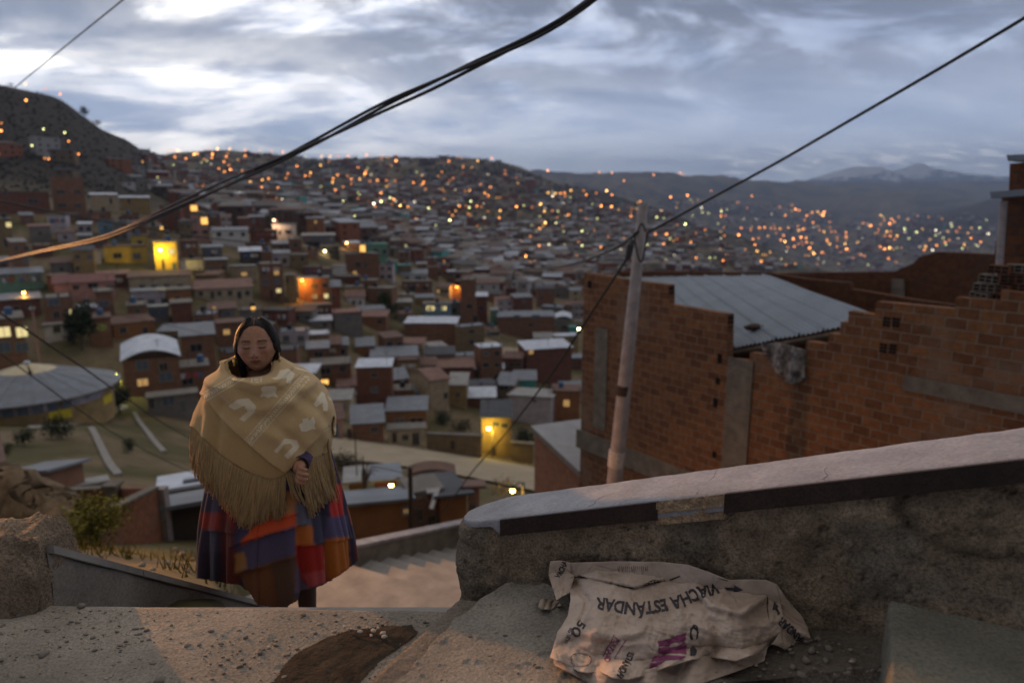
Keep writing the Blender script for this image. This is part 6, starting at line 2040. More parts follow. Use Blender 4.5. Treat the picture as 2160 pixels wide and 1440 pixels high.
def city_density(px, py):
    for gp_ in GAPS:
        if in_poly(np.array(px), np.array(py), gp_):
            return 0.03
    if py < 372 and px > 340:
        return 0.36
    if px < 330:
        return 0.30
    return 1.0 if vnoise(px / 60., py / 18., 61) > .33 else .35


cand = []
for k in range(14500):
    if k < 11500:
        px, py = rr.uniform(-40, 1720), 325 + 300 * rr.random() ** .9
        if not in_poly(np.array(px), np.array(py), CITY):
            continue
        if rr.random() > city_density(px, py):
            continue
    else:
        px, py = rr.uniform(1290, 2110), rr.uniform(415, 580)
        if not in_poly(np.array(px), np.array(py), CITY2) or rr.random() > .6 * city_density(px, py):
            continue
    p = ground_hit(px, py, 150)
    if p is None:
        continue
    cand.append((p.y, px, py, p))
cand.sort(key=lambda c: c[0])
mass = MB()
nind = 0
for (y, px, py, p) in cand:
    big = 1 + y / 3500
    w, d, h = rr.uniform(5, 11) * big, rr.uniform(5, 9) * big, rr.choice((2.8, 3, 5.4, 5.6, 8, 5.2)) * (1 + y / 5000)
    if y > 1500 and rr.random() < .05:
        h *= 2.2; w *= 1.6
    if rr.random() < .012:
        wc = (0.10, 0.34, 0.30)
    elif rr.random() < .02:
        wc = (0.5, 0.47, 0.43)
    else:
        wc = rr.choice(FW)
    rc_ = rr.choice(FR_)
    s_ = rr.uniform(.9, 1.6)
    wc = tuple(c * s_ for c in wc)
    f = p.y * CP - p.z * SP
    face = math.atan2(p.x, p.y)
    if nind < 300 - N_NEAR and overlap((px - 4, py - 8, px + 4, py)) < .3:
        mb = MB()
        box_house(mb, Vector((0, 0, 0)), w, d, h, 0, wc, rc_, True)
        o = mb.build('house', FARM[0], loc=tuple(p)); o.rotation_euler = (0, 0, -face + rr.uniform(-.5, .5))
        o['category'] = 'house'
        best = min(ANCH, key=lambda a: (a[0] - px) ** 2 + ((a[1] - py) * 1.4) ** 2)
        br_ = sum(wc)
        cn = 'turquoise' if wc[1] > wc[0] * 1.5 else 'pale' if br_ > 1.0 else 'sandy' if wc[1] > wc[0] * .72 else 'reddish brick'
        rn = 'light' if sum(rc_) > .8 else 'dull'
        unique(o, 'tiny %s house with %s roof beyond the %s' % (cn, rn, best[2]), 'tiny houses of the nearer city')
        nind += 1
    else:
        box_house(mass, p, w, d, h, -face + rr.uniform(-.6, .6), wc, rc_, y < 700)
o = mass.build('far_city', FARM[0])
tag(o, kind='stuff')

# ------------------------------------------------------------------ scrub on the far slopes (a mass nobody could count)
sc = MB()
for k in range(5200):
    if k < 1500:
        px, py = rr.uniform(-40, 380), rr.uniform(175, 420)
    elif k < 3200:
        gp_ = rr.choice(GAPS[:5])
        px, py = rr.uniform(min(q[0] for q in gp_), max(q[0] for q in gp_)), rr.uniform(min(q[1] for q in gp_), max(q[1] for q in gp_))
        if not in_poly(np.array(px), np.array(py), gp_):
            continue
    else:
        px, py = rr.uniform(340, 1250), rr.uniform(328, 500)
        if vnoise(px / 40., py / 12., 5) < .6:
            continue
    p = ground_hit(px, py, 150)
    if p is None:
        continue
    s = rr.uniform(1.2, 3.2) * (0.6 + p.y / 1600) * (0.42 if px < 380 else 0.8)
    c = rr.uniform(.6, 1.4)
    for q in range(4):
        a, e = rr.uniform(0, 6.28), rr.uniform(.2, .9)
        o1 = Vector((math.cos(a) * s, math.sin(a) * s, s * e)); o2 = Vector((math.cos(a + 2.2) * s, math.sin(a + 2.2) * s, s * rr.uniform(.1, .6)))
        sc.face([p + Vector((0, 0, s * 1.3)), p + o1, p + o2], 0, (c, c, c))
o = sc.build('scrub', mat('scrub leaves', (0.030, 0.034, 0.024), var=.3, scale=.2, vcol=True))
tag(o, kind='stuff')

# ------------------------------------------------------------------ the lights of the city
L1 = [(226, 153), (397, 191), (518, 235), (232, 291), (26, 500), (25, 569), (380, 550), (558, 578), (592, 657), (285, 700), (676, 768), (427, 822), (394, 815), (395, 618), (8, 785), (1210, 804), (1327, 860), (1465, 919), (1612, 883), (1480, 717), (1405, 626), (1454, 660), (1504, 659), (1572, 729), (1641, 691), (1667, 683), (1732, 657), (1763, 641), (1838, 643), (1940, 645), (2071, 656), (1726, 738), (1791, 722), (1912, 711), (2072, 701), (1893, 757), (1795, 690), (1850, 822), (1898, 846), (1933, 789), (1948, 829), (2046, 837), (2143, 845), (1564, 948), (1716, 991), (2115, 943), (2143, 963), (2010, 1000), (2092, 992), (1911, 1056), (2028, 1057), (2104, 1061), (1900, 1142), (2056, 1175)]
L2_ = [(35, 173), (132, 173), (229, 180), (556, 193), (625, 196), (690, 199), (778, 200), (935, 210), (1070, 216), (1183, 212), (1183, 261), (1627, 264), (1872, 259), (1990, 213), (348, 313), (546, 302), (862, 322), (79, 373), (270, 385), (256, 425), (418, 400), (463, 370), (453, 397), (57, 443), (109, 431), (690, 386), (633, 409), (652, 421), (648, 456), (806, 424), (832, 411), (822, 428), (877, 423), (930, 356), (920, 376), (963, 441), (1024, 432), (1102, 435), (1176, 440), (803, 465), (736, 499), (672, 529), (946, 487), (1102, 489), (1330, 454), (1417, 443), (1408, 460), (1395, 473), (1430, 507), (1505, 442), (1403, 389), (1570, 360), (1748, 320), (1744, 372), (1664, 415), (1711, 545), (1767, 524), (1802, 515), (1895, 464), (1978, 491), (1930, 541), (1960, 564), (2102, 373), (2135, 416), (189, 517), (130, 536), (109, 566), (53, 513), (144, 643), (225, 633), (181, 620), (380, 674), (356, 698), (435, 724), (534, 625), (592, 649), (594, 726), (737, 630), (703, 753), (730, 755), (835, 786), (890, 822), (875, 571), (887, 622), (985, 563), (1056, 550), (996, 647), (1058, 626), (984, 699), (1008, 680), (1068, 726), (1050, 752), (938, 752), (1133, 588), (1162, 603), (1181, 619), (1218, 659), (1282, 670), (1152, 706), (1119, 734), (1311, 771), (1338, 623), (1453, 644), (1457, 680), (1592, 596), (1548, 672), (1718, 658), (1685, 700), (1660, 743), (1799, 670), (1864, 658), (1813, 614), (1790, 727), (1514, 764), (1585, 765), (1637, 789), (1759, 792), (1758, 829), (1596, 848), (1927, 760), (2053, 761), (2060, 695), (2149, 700), (1890, 863), (1938, 852), (1786, 916), (1941, 899), (1573, 921), (1540, 943), (1580, 973), (1582, 1044), (1582, 1107), (1958, 1018), (1985, 1080), (1440, 1035), (1446, 1068), (1268, 963), (1253, 990), (1062, 857), (1101, 876), (1052, 904), (951, 907), (2132, 975)]
L3 = [(301, 253), (736, 263), (840, 268), (1195, 285), (1418, 262), (1447, 263), (945, 337), (304, 456), (365, 458), (408, 456), (443, 454), (342, 482), (449, 482), (497, 435), (605, 436), (626, 473), (797, 433), (843, 469), (710, 455), (1338, 472), (1400, 505), (1480, 458), (1080, 513), (1063, 592), (838, 573), (752, 566), (1008, 590), (1600, 563), (1605, 602), (1657, 613), (1765, 594), (1762, 633), (1800, 630), (1663, 495), (1680, 424), (1903, 517), (2025, 463), (98, 568), (241, 556), (38, 581), (273, 616), (339, 615), (386, 616), (507, 606), (577, 604), (476, 645), (1001, 657), (1220, 660), (164, 749), (231, 768), (261, 749), (281, 718), (238, 782), (177, 720), (115, 712), (372, 744), (371, 721), (480, 740), (434, 797), (517, 798), (590, 789), (653, 731), (682, 763), (771, 712), (719, 675), (1460, 718), (1628, 771), (1632, 814), (1790, 818), (1910, 810), (2034, 830), (2080, 818), (1933, 738), (2083, 733), (2130, 735), (2011, 755), (814, 839), (120, 823), (155, 846), (75, 890), (312, 920), (227, 934), (443, 922), (558, 888), (591, 885), (589, 925), (747, 936), (856, 967), (902, 964), (917, 957), (1010, 985), (871, 1036), (1135, 911), (1202, 867), (1208, 810), (1302, 813), (1331, 851), (1370, 831), (1278, 837), (1277, 902), (1507, 881), (1294, 1002), (1238, 1023), (1413, 1029), (1551, 1020), (1666, 1017), (1778, 1040), (1806, 986), (1963, 942), (2065, 950), (2048, 893), (2100, 1043), (1350, 1093), (47, 1004), (116, 1040), (193, 1090), (196, 1127), (464, 1113), (390, 1172), (362, 1200), (337, 1223), (337, 1263), (68, 1211)]
L4 = [(272, 597), (172, 615), (300, 630), (330, 640), (396, 657), (436, 660), (480, 655), (505, 678), (524, 680), (533, 656), (587, 692), (578, 735), (441, 744), (375, 722), (218, 684), (390, 685), (8, 785), (47, 786), (100, 788), (133, 790), (175, 793), (243, 785), (319, 771), (283, 800), (325, 803), (358, 797), (369, 789), (495, 807), (531, 815), (591, 818), (622, 818), (711, 823), (711, 855), (640, 864), (640, 888), (343, 860), (282, 874), (387, 870), (390, 903), (432, 912), (180, 885), (214, 897), (203, 846), (77, 852), (326, 919), (237, 942), (290, 938), (414, 955), (434, 983), (450, 995), (515, 986), (557, 876), (556, 892), (577, 917), (702, 916), (638, 943), (714, 965), (736, 972), (749, 1040), (806, 905), (816, 1004), (833, 1010), (860, 1020), (1055, 1040), (1058, 1073), (1067, 748), (1102, 736), (1080, 712), (1139, 697), (994, 754), (1020, 720), (993, 682), (910, 765), (848, 748), (812, 805), (972, 804), (1042, 820), (1073, 825), (1070, 852), (1026, 849), (1105, 881), (1125, 858), (1186, 798), (1190, 821), (1221, 873), (1284, 828), (1331, 798), (1213, 717), (1047, 903), (1064, 949), (1024, 962), (988, 944), (1357, 942), (1346, 970), (1393, 882), (1413, 971), (1447, 934), (1439, 809), (1439, 853), (1536, 819), (1563, 755), (1567, 778), (1613, 828), (1634, 787), (1499, 870), (1551, 887), (1517, 905), (1521, 925), (1593, 926), (1656, 960), (1700, 960), (1672, 925), (1702, 831), (1730, 790), (1741, 838), (1725, 873), (1796, 793), (1805, 901), (1783, 935), (1890, 797), (1868, 838), (92, 1002), (20, 1081), (220, 1109), (298, 1097), (1236, 1103), (1330, 1050)]
LIGHTS = [(x / 4, 160 + y / 4) for x, y in L1] + [(540 + x / 4, 280 + y / 4) for x, y in L2_] + [(1080 + x / 4, 300 + y / 4) for x, y in L3] + [(1600 + x / 3.857, 280 + y / 3.857) for x, y in L4]
rr = random.Random(5)
EM = {}
for cname, c in (('orange', (1.0, 0.33, 0.075)), ('amber', (1.0, 0.50, 0.13)), ('yellow green', (0.88, 0.90, 0.36)), ('white', (1.0, 0.86, 0.62))):
    for lv, s in (('bright', 11), ('steady', 4.6), ('faint', 2.0)):
        EM[(cname, lv)] = emit('%s %s city light' % (lv, cname), c, s, False)


def lamp_mesh(mb, p, r, h):
    """post, bracket and globe"""
    mb.tube([p + Vector((0, 0, -2)), p + Vector((0, 0, h - r * .9))], [r * .14, r * .09], 5, mi=1)
    mb.box((p.x - r * .5, p.y - r * .1, p.z + h + r * .95), (p.x + r * .5, p.y + r * .1, p.z + h + r * 1.05), mi=1)
    mb.ball(p + Vector((0, 0, h)), r, 9, 6, mi=0)


LI = []
for (px, py) in LIGHTS:
    p = ground_hit(px, py + 1.2, 150)
    if p is None:
        for k in range(1, 9):
            p = ground_hit(px, py + 1.5 * k, 150)
            if p is not None:
                break
    if p is None:
        continue
    if px < 330:
        cn = rr.choice(('orange', 'orange', 'amber', 'yellow green'))
    elif py < 420 or px > 1560:
        cn = rr.choice(('orange', 'orange', 'orange', 'amber', 'orange') if px < 1900 else ('orange', 'orange', 'amber', 'white', 'yellow green'))
    else:
        cn = rr.choice(('orange', 'orange', 'amber', 'yellow green', 'yellow green', 'white'))
    lv = rr.choice(('bright', 'steady', 'steady', 'faint', 'faint', 'steady'))
    if px > 1880 and lv == 'bright':
        lv = 'faint'
    LI.append((rr.random() + (lv == 'faint') * 1 - (lv == 'bright') * 1, px, py, p, cn, lv))
LI.sort(key=lambda t: t[0])
rest = {}
for k, (_, px, py, p, cn, lv) in enumerate(LI):
    f = p.y * CP - p.z * SP
    r = f * 0.00112
    h = min(6.0 + r, 7 + r)
    if k < 296:
        mb = MB(); lamp_mesh(mb, Vector((0, 0, 0)), r, h)
        o = mb.build('city_lamp', [EM[(cn, lv)], M_iron], loc=tuple(p))
        zone = ('on the dark hill at far left' if px < 330 else 'along the skyline of the long ridge' if py < 338 else 'high on the far slope' if py < 420 else 'far off in the valley on the right' if px > 1560 else 'beyond the pole in mid distance' if px > 1230 else 'in the middle of the crowded city slope' if py < 490 else 'low in the near part of the city')
        third = ('left half' if px < 640 else 'near centre' if px < 1000 else 'right of centre' if px < 1560 else 'far right')
        o['category'] = 'street lamp'
        unique(o, '%s %s street light %s, %s' % (lv, cn, zone, third), 'street lights of the city')
    else:
        rest.setdefault((cn, lv), MB())
        lamp_mesh(rest[(cn, lv)], p, r, h)
for k in range(520):
    px, py = (rr.uniform(330, 1720), 328 + 260 * rr.random()) if k < 400 else (rr.uniform(1400, 2090), rr.uniform(420, 565))
    if not in_poly(np.array(px), np.array(py), CITY if k < 400 else CITY2):
        continue
    p = ground_hit(px, py, 260)
    if p is None:
        continue
    f = p.y * CP - p.z * SP
    key = (rr.choice(('orange', 'orange', 'amber', 'white', 'yellow green')), 'faint')
    rest.setdefault(key, MB())
    lamp_mesh(rest[key], p, f * .00085, 6)
tot = MB(); mats_ = []
for key, mb in rest.items():
    i0 = len(mats_)
    mats_ += [EM[key], M_iron]
    b = len(tot.v)
    tot.v += mb.v; tot.f += [tuple(b + q for q in f_) for f_ in mb.f]; tot.m += [i0 + q for q in mb.m]; tot.c += mb.c
if tot.f:
    o = tot.build('faint_city_lights', mats_)
    tag(o, kind='stuff')

# ------------------------------------------------------------------ nearer street lamps that light the walls beside them


def street_lamp(px, py, Y, col, watts, label, r=0.16, es=40, soft=0.15, pole=True):
    p = at(px, py, Y)
    root = empty('street_lamp', (p.x, p.y, min(float(terr(p.x, p.y)), p.z - 2.0)))
    L = Vector(root.location)

    def part(n, mb, m, sm=True):
        o = mb.build(n, m, smooth=sm); o.parent = root; o.location = -L
    mb = MB(); mb.tube([(p.x + .5, p.y + .3, L.z - 2), (p.x + .5, p.y + .3, p.z + .25)], [.11, .07], 8); part('pole', mb, M_col)
    mb = MB(); mb.tube([(p.x + .5, p.y + .3, p.z + .2), (p.x + .3, p.y + .15, p.z + .32), (p.x, p.y, p.z + r * 1.15)], [.035, .03, .03], 6); part('arm', mb, M_iron)
    mb = MB(); mb.ball((p.x, p.y, p.z + r * .85), (r * 1.1, r * 1.1, r * .25), 12, 6); part('shade', mb, M_iron)
    mb = MB(); mb.ball(p, r, 12, 8); part('bulb', mb, emit('lamp glow', tuple(col), es, False))
    if watts:
        l = bpy.data.lights.new('lamp light', 'POINT'); l.energy = watts; l.color = col; l.shadow_soft_size = soft
        lo = bpy.data.objects.new('lamp light', l); COL.objects.link(lo); lo.location = p - L + Vector((0, -0.0, -r * 1.3)); lo.parent = root
    tag(root, label, 'street lamp')


def hy(frag):
    for h in HOUSES:
        if frag in h[0].get('label', ''):
            return h[0].location.y
    return 130


YE, OR, GR = (1.0, 0.72, 0.10), (1.0, 0.42, 0.06), (0.86, 0.88, 0.12)
street_lamp(338, 527, hy('bright yellow house lit') - 2.4, YE, 1500, 'dazzling yellow street lamp in front of the bright yellow house', r=.3, es=60)
street_lamp(637, 591, hy('orange house glowing under') - 2.6, OR, 1500, 'orange street lamp at the upper left corner of the glowing orange house')
street_lamp(963, 605, hy('orange wall glowing') - 2.6, OR, 900, 'orange street lamp before the glowing wall left of the brick tower')
street_lamp(1031, 903, hy('house lit yellow by') - 2.2, YE, 700, 'yellow street lamp on the house front at the dirt road', r=.26, es=60)
street_lamp(243, 790, hy('pale curved roof beside') - 1.8, GR, 420, 'yellow green lamp at the left corner of the house with curved roof', r=.2)
street_lamp(578, 464, hy('whitewashed house with pinkish') - 3.0, (1.0, .6, .34), 1400, 'warm white lamp above the whitewashed skyline house')
street_lamp(50, 617, hy('brick house with small zinc porch') + 2.0, OR, 260, 'orange lamp under the greenish house at the left border', r=.2)
street_lamp(685, 530, hy('dark green painted house') - 1.6, (1.0, .85, .4), 200, 'yellow white lamp before the dark green painted house', r=.22)
street_lamp(731, 512, hy('narrow house front with a tall') - 1.0, (1.0, .5, .14), 700, 'orange lamp left of the tall glowing doorway', r=.24)
street_lamp(1163, 846, hy('house glowing orange in lamplight tight') - 2.5, OR, 900, 'orange lamp hidden beside the house against the big brick house')
street_lamp(825, 1023, 30, (1.0, .62, .16), 60, 'oval lamp glowing over the long orange building', r=.10, es=40)
street_lamp(1081, 1034, 29, (1.0, .62, .14), 60, 'small round lamp seen from above beside the bare twiggy bush', r=.10, es=40)
street_lamp(1221, 693, 70, (1.0, .9, .4), 0, 'pale yellow lamp touching the left edge of the big brick house', r=.12, es=30)
# ------------------------------------------------------------------ the woman climbing the steps
WY = 2.85
wr = empty('person', (-1.0, WY, -2.02))
WL = Vector(wr.location)


def wchild(o, parent=None):
    o.parent = parent or wr
    if parent is None:
        o.location = -WL
    return o


def projv(P):
    f = P[..., 1] * CP - P[..., 2] * SP
    return 1080 + FPX * P[..., 0] / f, 720 - FPX * (P[..., 1] * SP + P[..., 2] * CP) / f


def vcmat(name, rough=0.9, sheen=0.0, bump=0.0, bscale=200, spec=0.2, trans=0.0):
    m = bpy.data.materials.new(name); m.use_nodes = True
    nt = m.node_tree; b = nt.nodes['Principled BSDF']
    b.inputs['Roughness'].default_value = rough
    b.inputs['Specular IOR Level'].default_value = spec
    b.inputs['Sheen Weight'].default_value = sheen
    a = N(nt, 'ShaderNodeVertexColor', layer_name='Col')
    tc = N(nt, 'ShaderNodeTexCoord')
    no = N(nt, 'ShaderNodeTexNoise', inp={'Scale': bscale, 'Detail': 4, 'Roughness': 0.7}); nt.links.new(tc.outputs['Object'], no.inputs['Vector'])
    c = mixc(nt, 1.0, a.outputs[0], ramp(nt, no.outputs[0], [(0.3, g(0.78)), (0.7, g(1.18))]), 'MULTIPLY')
    nt.links.new(c, b.inputs['Base Color'])
    if bump:
        bp = N(nt, 'ShaderNodeBump', inp={'Strength': bump, 'Distance': 0.004}); nt.links.new(no.outputs[0], bp.inputs['Height']); nt.links.new(bp.outputs[0], b.inputs['Normal'])
    return m


HC = Vector((-1.066, 2.795, -0.575))       # head centre
HTILT = math.radians(-4)                    # chin down
HTURN = math.radians(13)


def head_point(th, ph, grow=0.0):
    """th around (0 = face, towards the camera), ph from crown; returns local x, y(front -), z"""
    sx, sy, sz = math.sin(ph) * math.sin(th), -math.sin(ph) * math.cos(th), math.cos(ph)
    z = sz * (0.108 if sz > 0 else 0.116)
    jaw = 1.0 - 0.30 * max(0, -sz) ** 1.5
    x = sx * 0.0790 * jaw * (1.0 + 0.06 * math.exp(-((sz + 0.12) / 0.25) ** 2))
    y = sy * (0.092 if sy < 0 else 0.098 * (1 - 0.25 * max(0, -sz)))
    if sy < 0:
        y *= 1 - 0.10 * max(0, -sz) - 0.05 * max(0, sz)
        fx = x
        G = lambda cx, cz, wx, wz: math.exp(-((fx - cx) / wx) ** 2 - ((z - cz) / wz) ** 2)
        front = min(1.0, -sy * 1.6)
        d = 0.0
        d += 0.025 * G(0, -0.030, 0.0095, 0.016) + 0.013 * G(0, -0.005, 0.0075, 0.026)     # nose
        d += 0.008 * (G(-0.0125, -0.037, 0.008, 0.009) + G(0.0125, -0.037, 0.008, 0.009))
        d -= 0.0115 * (G(-0.030, 0.006, 0.016, 0.010) + G(0.030, 0.004, 0.016, 0.010))       # sockets
        d += 0.0062 * (G(-0.030, 0.001, 0.0115, 0.0075) + G(0.030, 0.001, 0.0115, 0.0075))   # lids
        d += 0.0035 * (G(-0.028, 0.022, 0.022, 0.007) + G(0.028, 0.022, 0.022, 0.007))       # brow
        d += 0.0075 * (G(-0.046, -0.022, 0.018, 0.018) + G(0.046, -0.022, 0.018, 0.018))     # cheekbone
        d += 0.008 * G(0, -0.062, 0.024, 0.013)                                              # muzzle
        d += 0.0048 * G(0, -0.0560, 0.018, 0.0042) + 0.0058 * G(0, -0.0675, 0.0165, 0.0050)   # lips
        d -= 0.0045 * G(0, -0.0615, 0.021, 0.0022)
        d -= 0.0035 * G(0, -0.077, 0.018, 0.005)
        d += 0.009 * G(0, -0.096, 0.022, 0.014)                                              # chin
        y -= d * front
    k = 1 + grow
    return x * k, y * k, z * k


def head_world(x, y, z):
    c, s = math.cos(HTILT), math.sin(HTILT)
    y2, z2 = y * c - z * s * -1 * -1, z * c + y * s
    y2 = y * c - z * s
    c2, s2 = math.cos(HTURN), math.sin(HTURN)
    return Vector((HC.x + x * c2 - y2 * s2, HC.y + x * s2 + y2 * c2, HC.z + z2))


bm = bmesh.new()
nu_, nv_ = 110, 90
vs = []
for j in range(nv_ + 1):
    ph = math.pi * j / nv_
    for i in range(nu_):
        vs.append(bm.verts.new(head_world(*head_point(2 * math.pi * i / nu_, max(1e-4, min(math.pi - 1e-4, ph))))))
for j in range(nv_):
    for i in range(nu_):
        i2 = (i + 1) % nu_
        bm.faces.new((vs[j * nu_ + i], vs[(j + 1) * nu_ + i], vs[(j + 1) * nu_ + i2], vs[j * nu_ + i2]))
# ears
for sgn in (-1, 1):
    r = bmesh.ops.create_uvsphere(bm, u_segments=14, v_segments=10, radius=1.0)
    for v in r['verts']:
        x, y, z = v.co
        v.co = head_world(sgn * 0.076 + x * 0.009 + sgn * 0.004 * abs(y), 0.008 + y * 0.017, -0.012 + z * 0.028)
me_head = bpy.data.meshes.new('head'); bm.to_mesh(me_head); bm.free()

# body skeleton grown with the skin modifier
J = {}
sk_v, sk_e, sk_r = [], [], []


def jn(name, p, r):
    J[name] = len(sk_v); sk_v.append(p); sk_r.append(r)


def bone(a, b):
    sk_e.append((J[a], J[b]))


jn('pelvis', (-1.0, 2.87, -1.19), .135); jn('waist', (-1.0, 2.865, -1.02), .115); jn('chest', (-1.015, 2.855, -.86), .125); jn('collar', (-1.03, 2.85, -.745), .075)
jn('neck', (-1.05, 2.835, -.69), .048); jn('skull', (-1.066, 2.815, -.60), .050)
for s, n in ((-1, 'r'), (1, 'l')):
    jn('sh' + n, (-1.025 + s * .165, 2.85, -.775), .055)
    jn('el' + n, (-1.02 + s * .185, 2.88, -1.00), .038)
jn('wrr', (-1.06, 2.78, -1.05), .026); jn('wrl', (-.888, 2.715, -1.055), .026)
jn('hipr', (-1.07, 2.86, -1.26), .085); jn('hipl', (-.93, 2.87, -1.26), .085)
jn('knr', (-1.03, 2.755, -1.52), .060); jn('knl', (-.95, 2.86, -1.62), .058)
jn('anr', (-1.02, 2.70, -1.78), .036); jn('anl', (-.96, 2.90, -1.95), .036)
jn('tor', (-1.02, 2.58, -1.815), .030); jn('tol', (-.96, 2.78, -1.995), .030)
for a, b in (('pelvis', 'waist'), ('waist', 'chest'), ('chest', 'collar'), ('collar', 'neck'), ('neck', 'skull'), ('collar', 'shr'), ('collar', 'shl'), ('shr', 'elr'), ('shl', 'ell'), ('elr', 'wrr'), ('ell', 'wrl'),
             ('pelvis', 'hipr'), ('pelvis', 'hipl'), ('hipr', 'knr'), ('hipl', 'knl'), ('knr', 'anr'), ('knl', 'anl'), ('anr', 'tor'), ('anl', 'tol')):
    bone(a, b)


def skin_mesh(V, E, R, root=0, sub=2):
    me = bpy.data.meshes.new('sk'); me.from_pydata(V, E, [])
    o = bpy.data.objects.new('sk', me); COL.objects.link(o)
    m = o.modifiers.new('s', 'SKIN'); m.use_smooth_shade = True
    for i, r in enumerate(R):
        me.skin_vertices[0].data[i].radius = (r, r)
        me.skin_vertices[0].data[i].use_root = i == root
    sm = o.modifiers.new('ss', 'SUBSURF'); sm.levels = sub; sm.render_levels = sub
    dg = bpy.context.evaluated_depsgraph_get()
    out = bpy.data.meshes.new_from_object(o.evaluated_get(dg))
    bpy.data.objects.remove(o)
    return out


parts_me = [me_head, skin_mesh(sk_v, sk_e, sk_r)]


def hand(wrist, palm, side, curl_to, flip):
    """palm box grown with skin, five bent fingers closing on the shawl"""
    w, p = Vector(wrist), Vector(palm)
    ax = (p - w).normalized()
    sd = Vector(side).normalized()
    nm = ax.cross(sd).normalized() * flip
    V = [w, w.lerp(p, .5), p]; R = [.022, .026, .029]; E = [(0, 1), (1, 2)]
    out = [skin_mesh([tuple(v) for v in V], E, R, 0, 2)]
    for k, (off, ln) in enumerate(((-.027, .062), (-.009, .072), (.009, .068), (.026, .054))):
        b = p + sd * off + ax * .012
        q1 = b + ax * ln * .42 + nm * .006
        q2 = q1 + ax * ln * .12 + nm * ln * .36
        q3 = q2 - ax * ln * .22 + nm * ln * .14
        out.append(skin_mesh([tuple(v) for v in (p + sd * off * .6, b, q1, q2, q3)], [(0, 1), (1, 2), (2, 3), (3, 4)], [.010, .0105, .0095, .0088, .007], 0, 2))
    t0 = p - ax * .022 - sd * .024
    out.append(skin_mesh([tuple(v) for v in (t0, t0 - sd * .018 + nm * .012 + ax * .012, t0 - sd * .010 + nm * .028 + ax * .034, t0 + sd * .006 + nm * .034 + ax * .050)], [(0, 1), (1, 2), (2, 3)], [.013, .0115, .0095, .0075], 0, 2))
    return out


parts_me += hand((-.888, 2.715, -1.055), (-.868, 2.618, -1.064), (0.25, 0.1, 1), None, -1)
parts_me += hand((-1.06, 2.78, -1.05), (-1.02, 2.735, -1.055), (0, .1, 1), None, 1)
bm = bmesh.new()
for m_ in parts_me:
    bm.from_mesh(m_)
me_all = bpy.data.meshes.new('body'); bm.to_mesh(me_all); bm.free()
bo = bpy.data.objects.new('tmpbody', me_all); COL.objects.link(bo)
rm = bo.modifiers.new('r', 'REMESH'); rm.mode = 'VOXEL'; rm.voxel_size = 0.0032; rm.use_smooth_shade = True
smo = bo.modifiers.new('sm', 'SMOOTH'); smo.factor = 0.5; smo.iterations = 2
dg = bpy.context.evaluated_depsgraph_get()
body_me = bpy.data.meshes.new_from_object(bo.evaluated_get(dg)); bpy.data.objects.remove(bo)
body_me.name = 'body'
nvb = len(body_me.vertices)
co = np.empty(nvb * 3); body_me.vertices.foreach_get('co', co); co = co.reshape(-1, 3)
# to head space
c2, s2 = math.cos(HTURN), math.sin(HTURN); c, s = math.cos(HTILT), math.sin(HTILT)
q = co - np.array(HC)
hx = q[:, 0] * c2 + q[:, 1] * s2; hy2 = -q[:, 0] * s2 + q[:, 1] * c2; hz2 = q[:, 2]
hy = hy2 * c + hz2 * s; hz = hz2 * c - hy2 * s
SK = np.array((0.36, 0.175, 0.100))
colb = np.ones((nvb, 3)) * SK
front = (hy < -0.03) & (np.abs(hz) < .13) & (np.abs(hx) < .09)


def tint(mask, c, a):
    global colb
    w_ = (np.clip(mask, 0, 1) * a * front)[:, None]
    colb = colb * (1 - w_) + np.array(c) * w_


ax_ = np.abs(hx)
tint(np.exp(-((ax_ - .048) / .02) ** 2 - ((hz + .028) / .02) ** 2), (0.30, 0.115, 0.06), .5)
brow = np.exp(-((hz - (.0235 - 3.4 * (ax_ - .030) ** 2 * 2.2)) / .0040) ** 2) * smoothstep(.011, .016, ax_) * smoothstep(.053, .047, ax_)
tint(brow, (0.02, 0.012, 0.009), .95)
lash = np.exp(-((hz - (-.0058 + 9.0 * (ax_ - .031) ** 2)) / .0040) ** 2) * smoothstep(.014, .018, ax_) * smoothstep(.048, .043, ax_)
tint(lash, (0.015, 0.009, 0.007), .92)
crease = np.exp(-((hz - (.0085 - 9.0 * (ax_ - .030) ** 2)) / .0016) ** 2) * smoothstep(.014, .02, ax_) * smoothstep(.047, .042, ax_)
tint(crease, (0.10, 0.05, 0.03), .6)
lips = np.exp(-((hz + .0618) / .0082) ** 4) * smoothstep(.0255, .019, ax_ + np.abs(hz + .0618) * 1.2)
tint(lips, (0.20, 0.055, 0.045), .95)
tint(np.exp(-((hz + .0616) / .0022) ** 2) * smoothstep(.0235, .019, ax_), (0.05, 0.018, 0.015), .85)
tint(np.exp(-((ax_ - .0085) / .0042) ** 2 - ((hz + .0445) / .0026) ** 2), (0.03, 0.014, 0.01), .9)  # nostrils: shade of the openings painted into the skin colour, no holes modelled
leg = co[:, 2] < -1.35
colb[leg] = np.array((0.035, 0.022, 0.018))
a = body_me.color_attributes.new('Col', 'FLOAT_COLOR', 'POINT')
c4 = np.ones((nvb, 4), np.float32); c4[:, :3] = colb; a.data.foreach_set('color', c4.ravel())
body_me.materials.clear()
M_skin = vcmat('skin', rough=0.55, spec=0.35, bscale=90)
M_skin.node_tree.nodes['Principled BSDF'].inputs['Subsurface Weight'].default_value = 0.06
M_skin.node_tree.nodes['Principled BSDF'].inputs['Subsurface Radius'].default_value = (0.01, 0.004, 0.002)
body_me.materials.append(M_skin)
body_me.polygons.foreach_set('use_smooth', [True] * len(body_me.polygons))
body = bpy.data.objects.new('body', body_me); COL.objects.link(body); wchild(body)

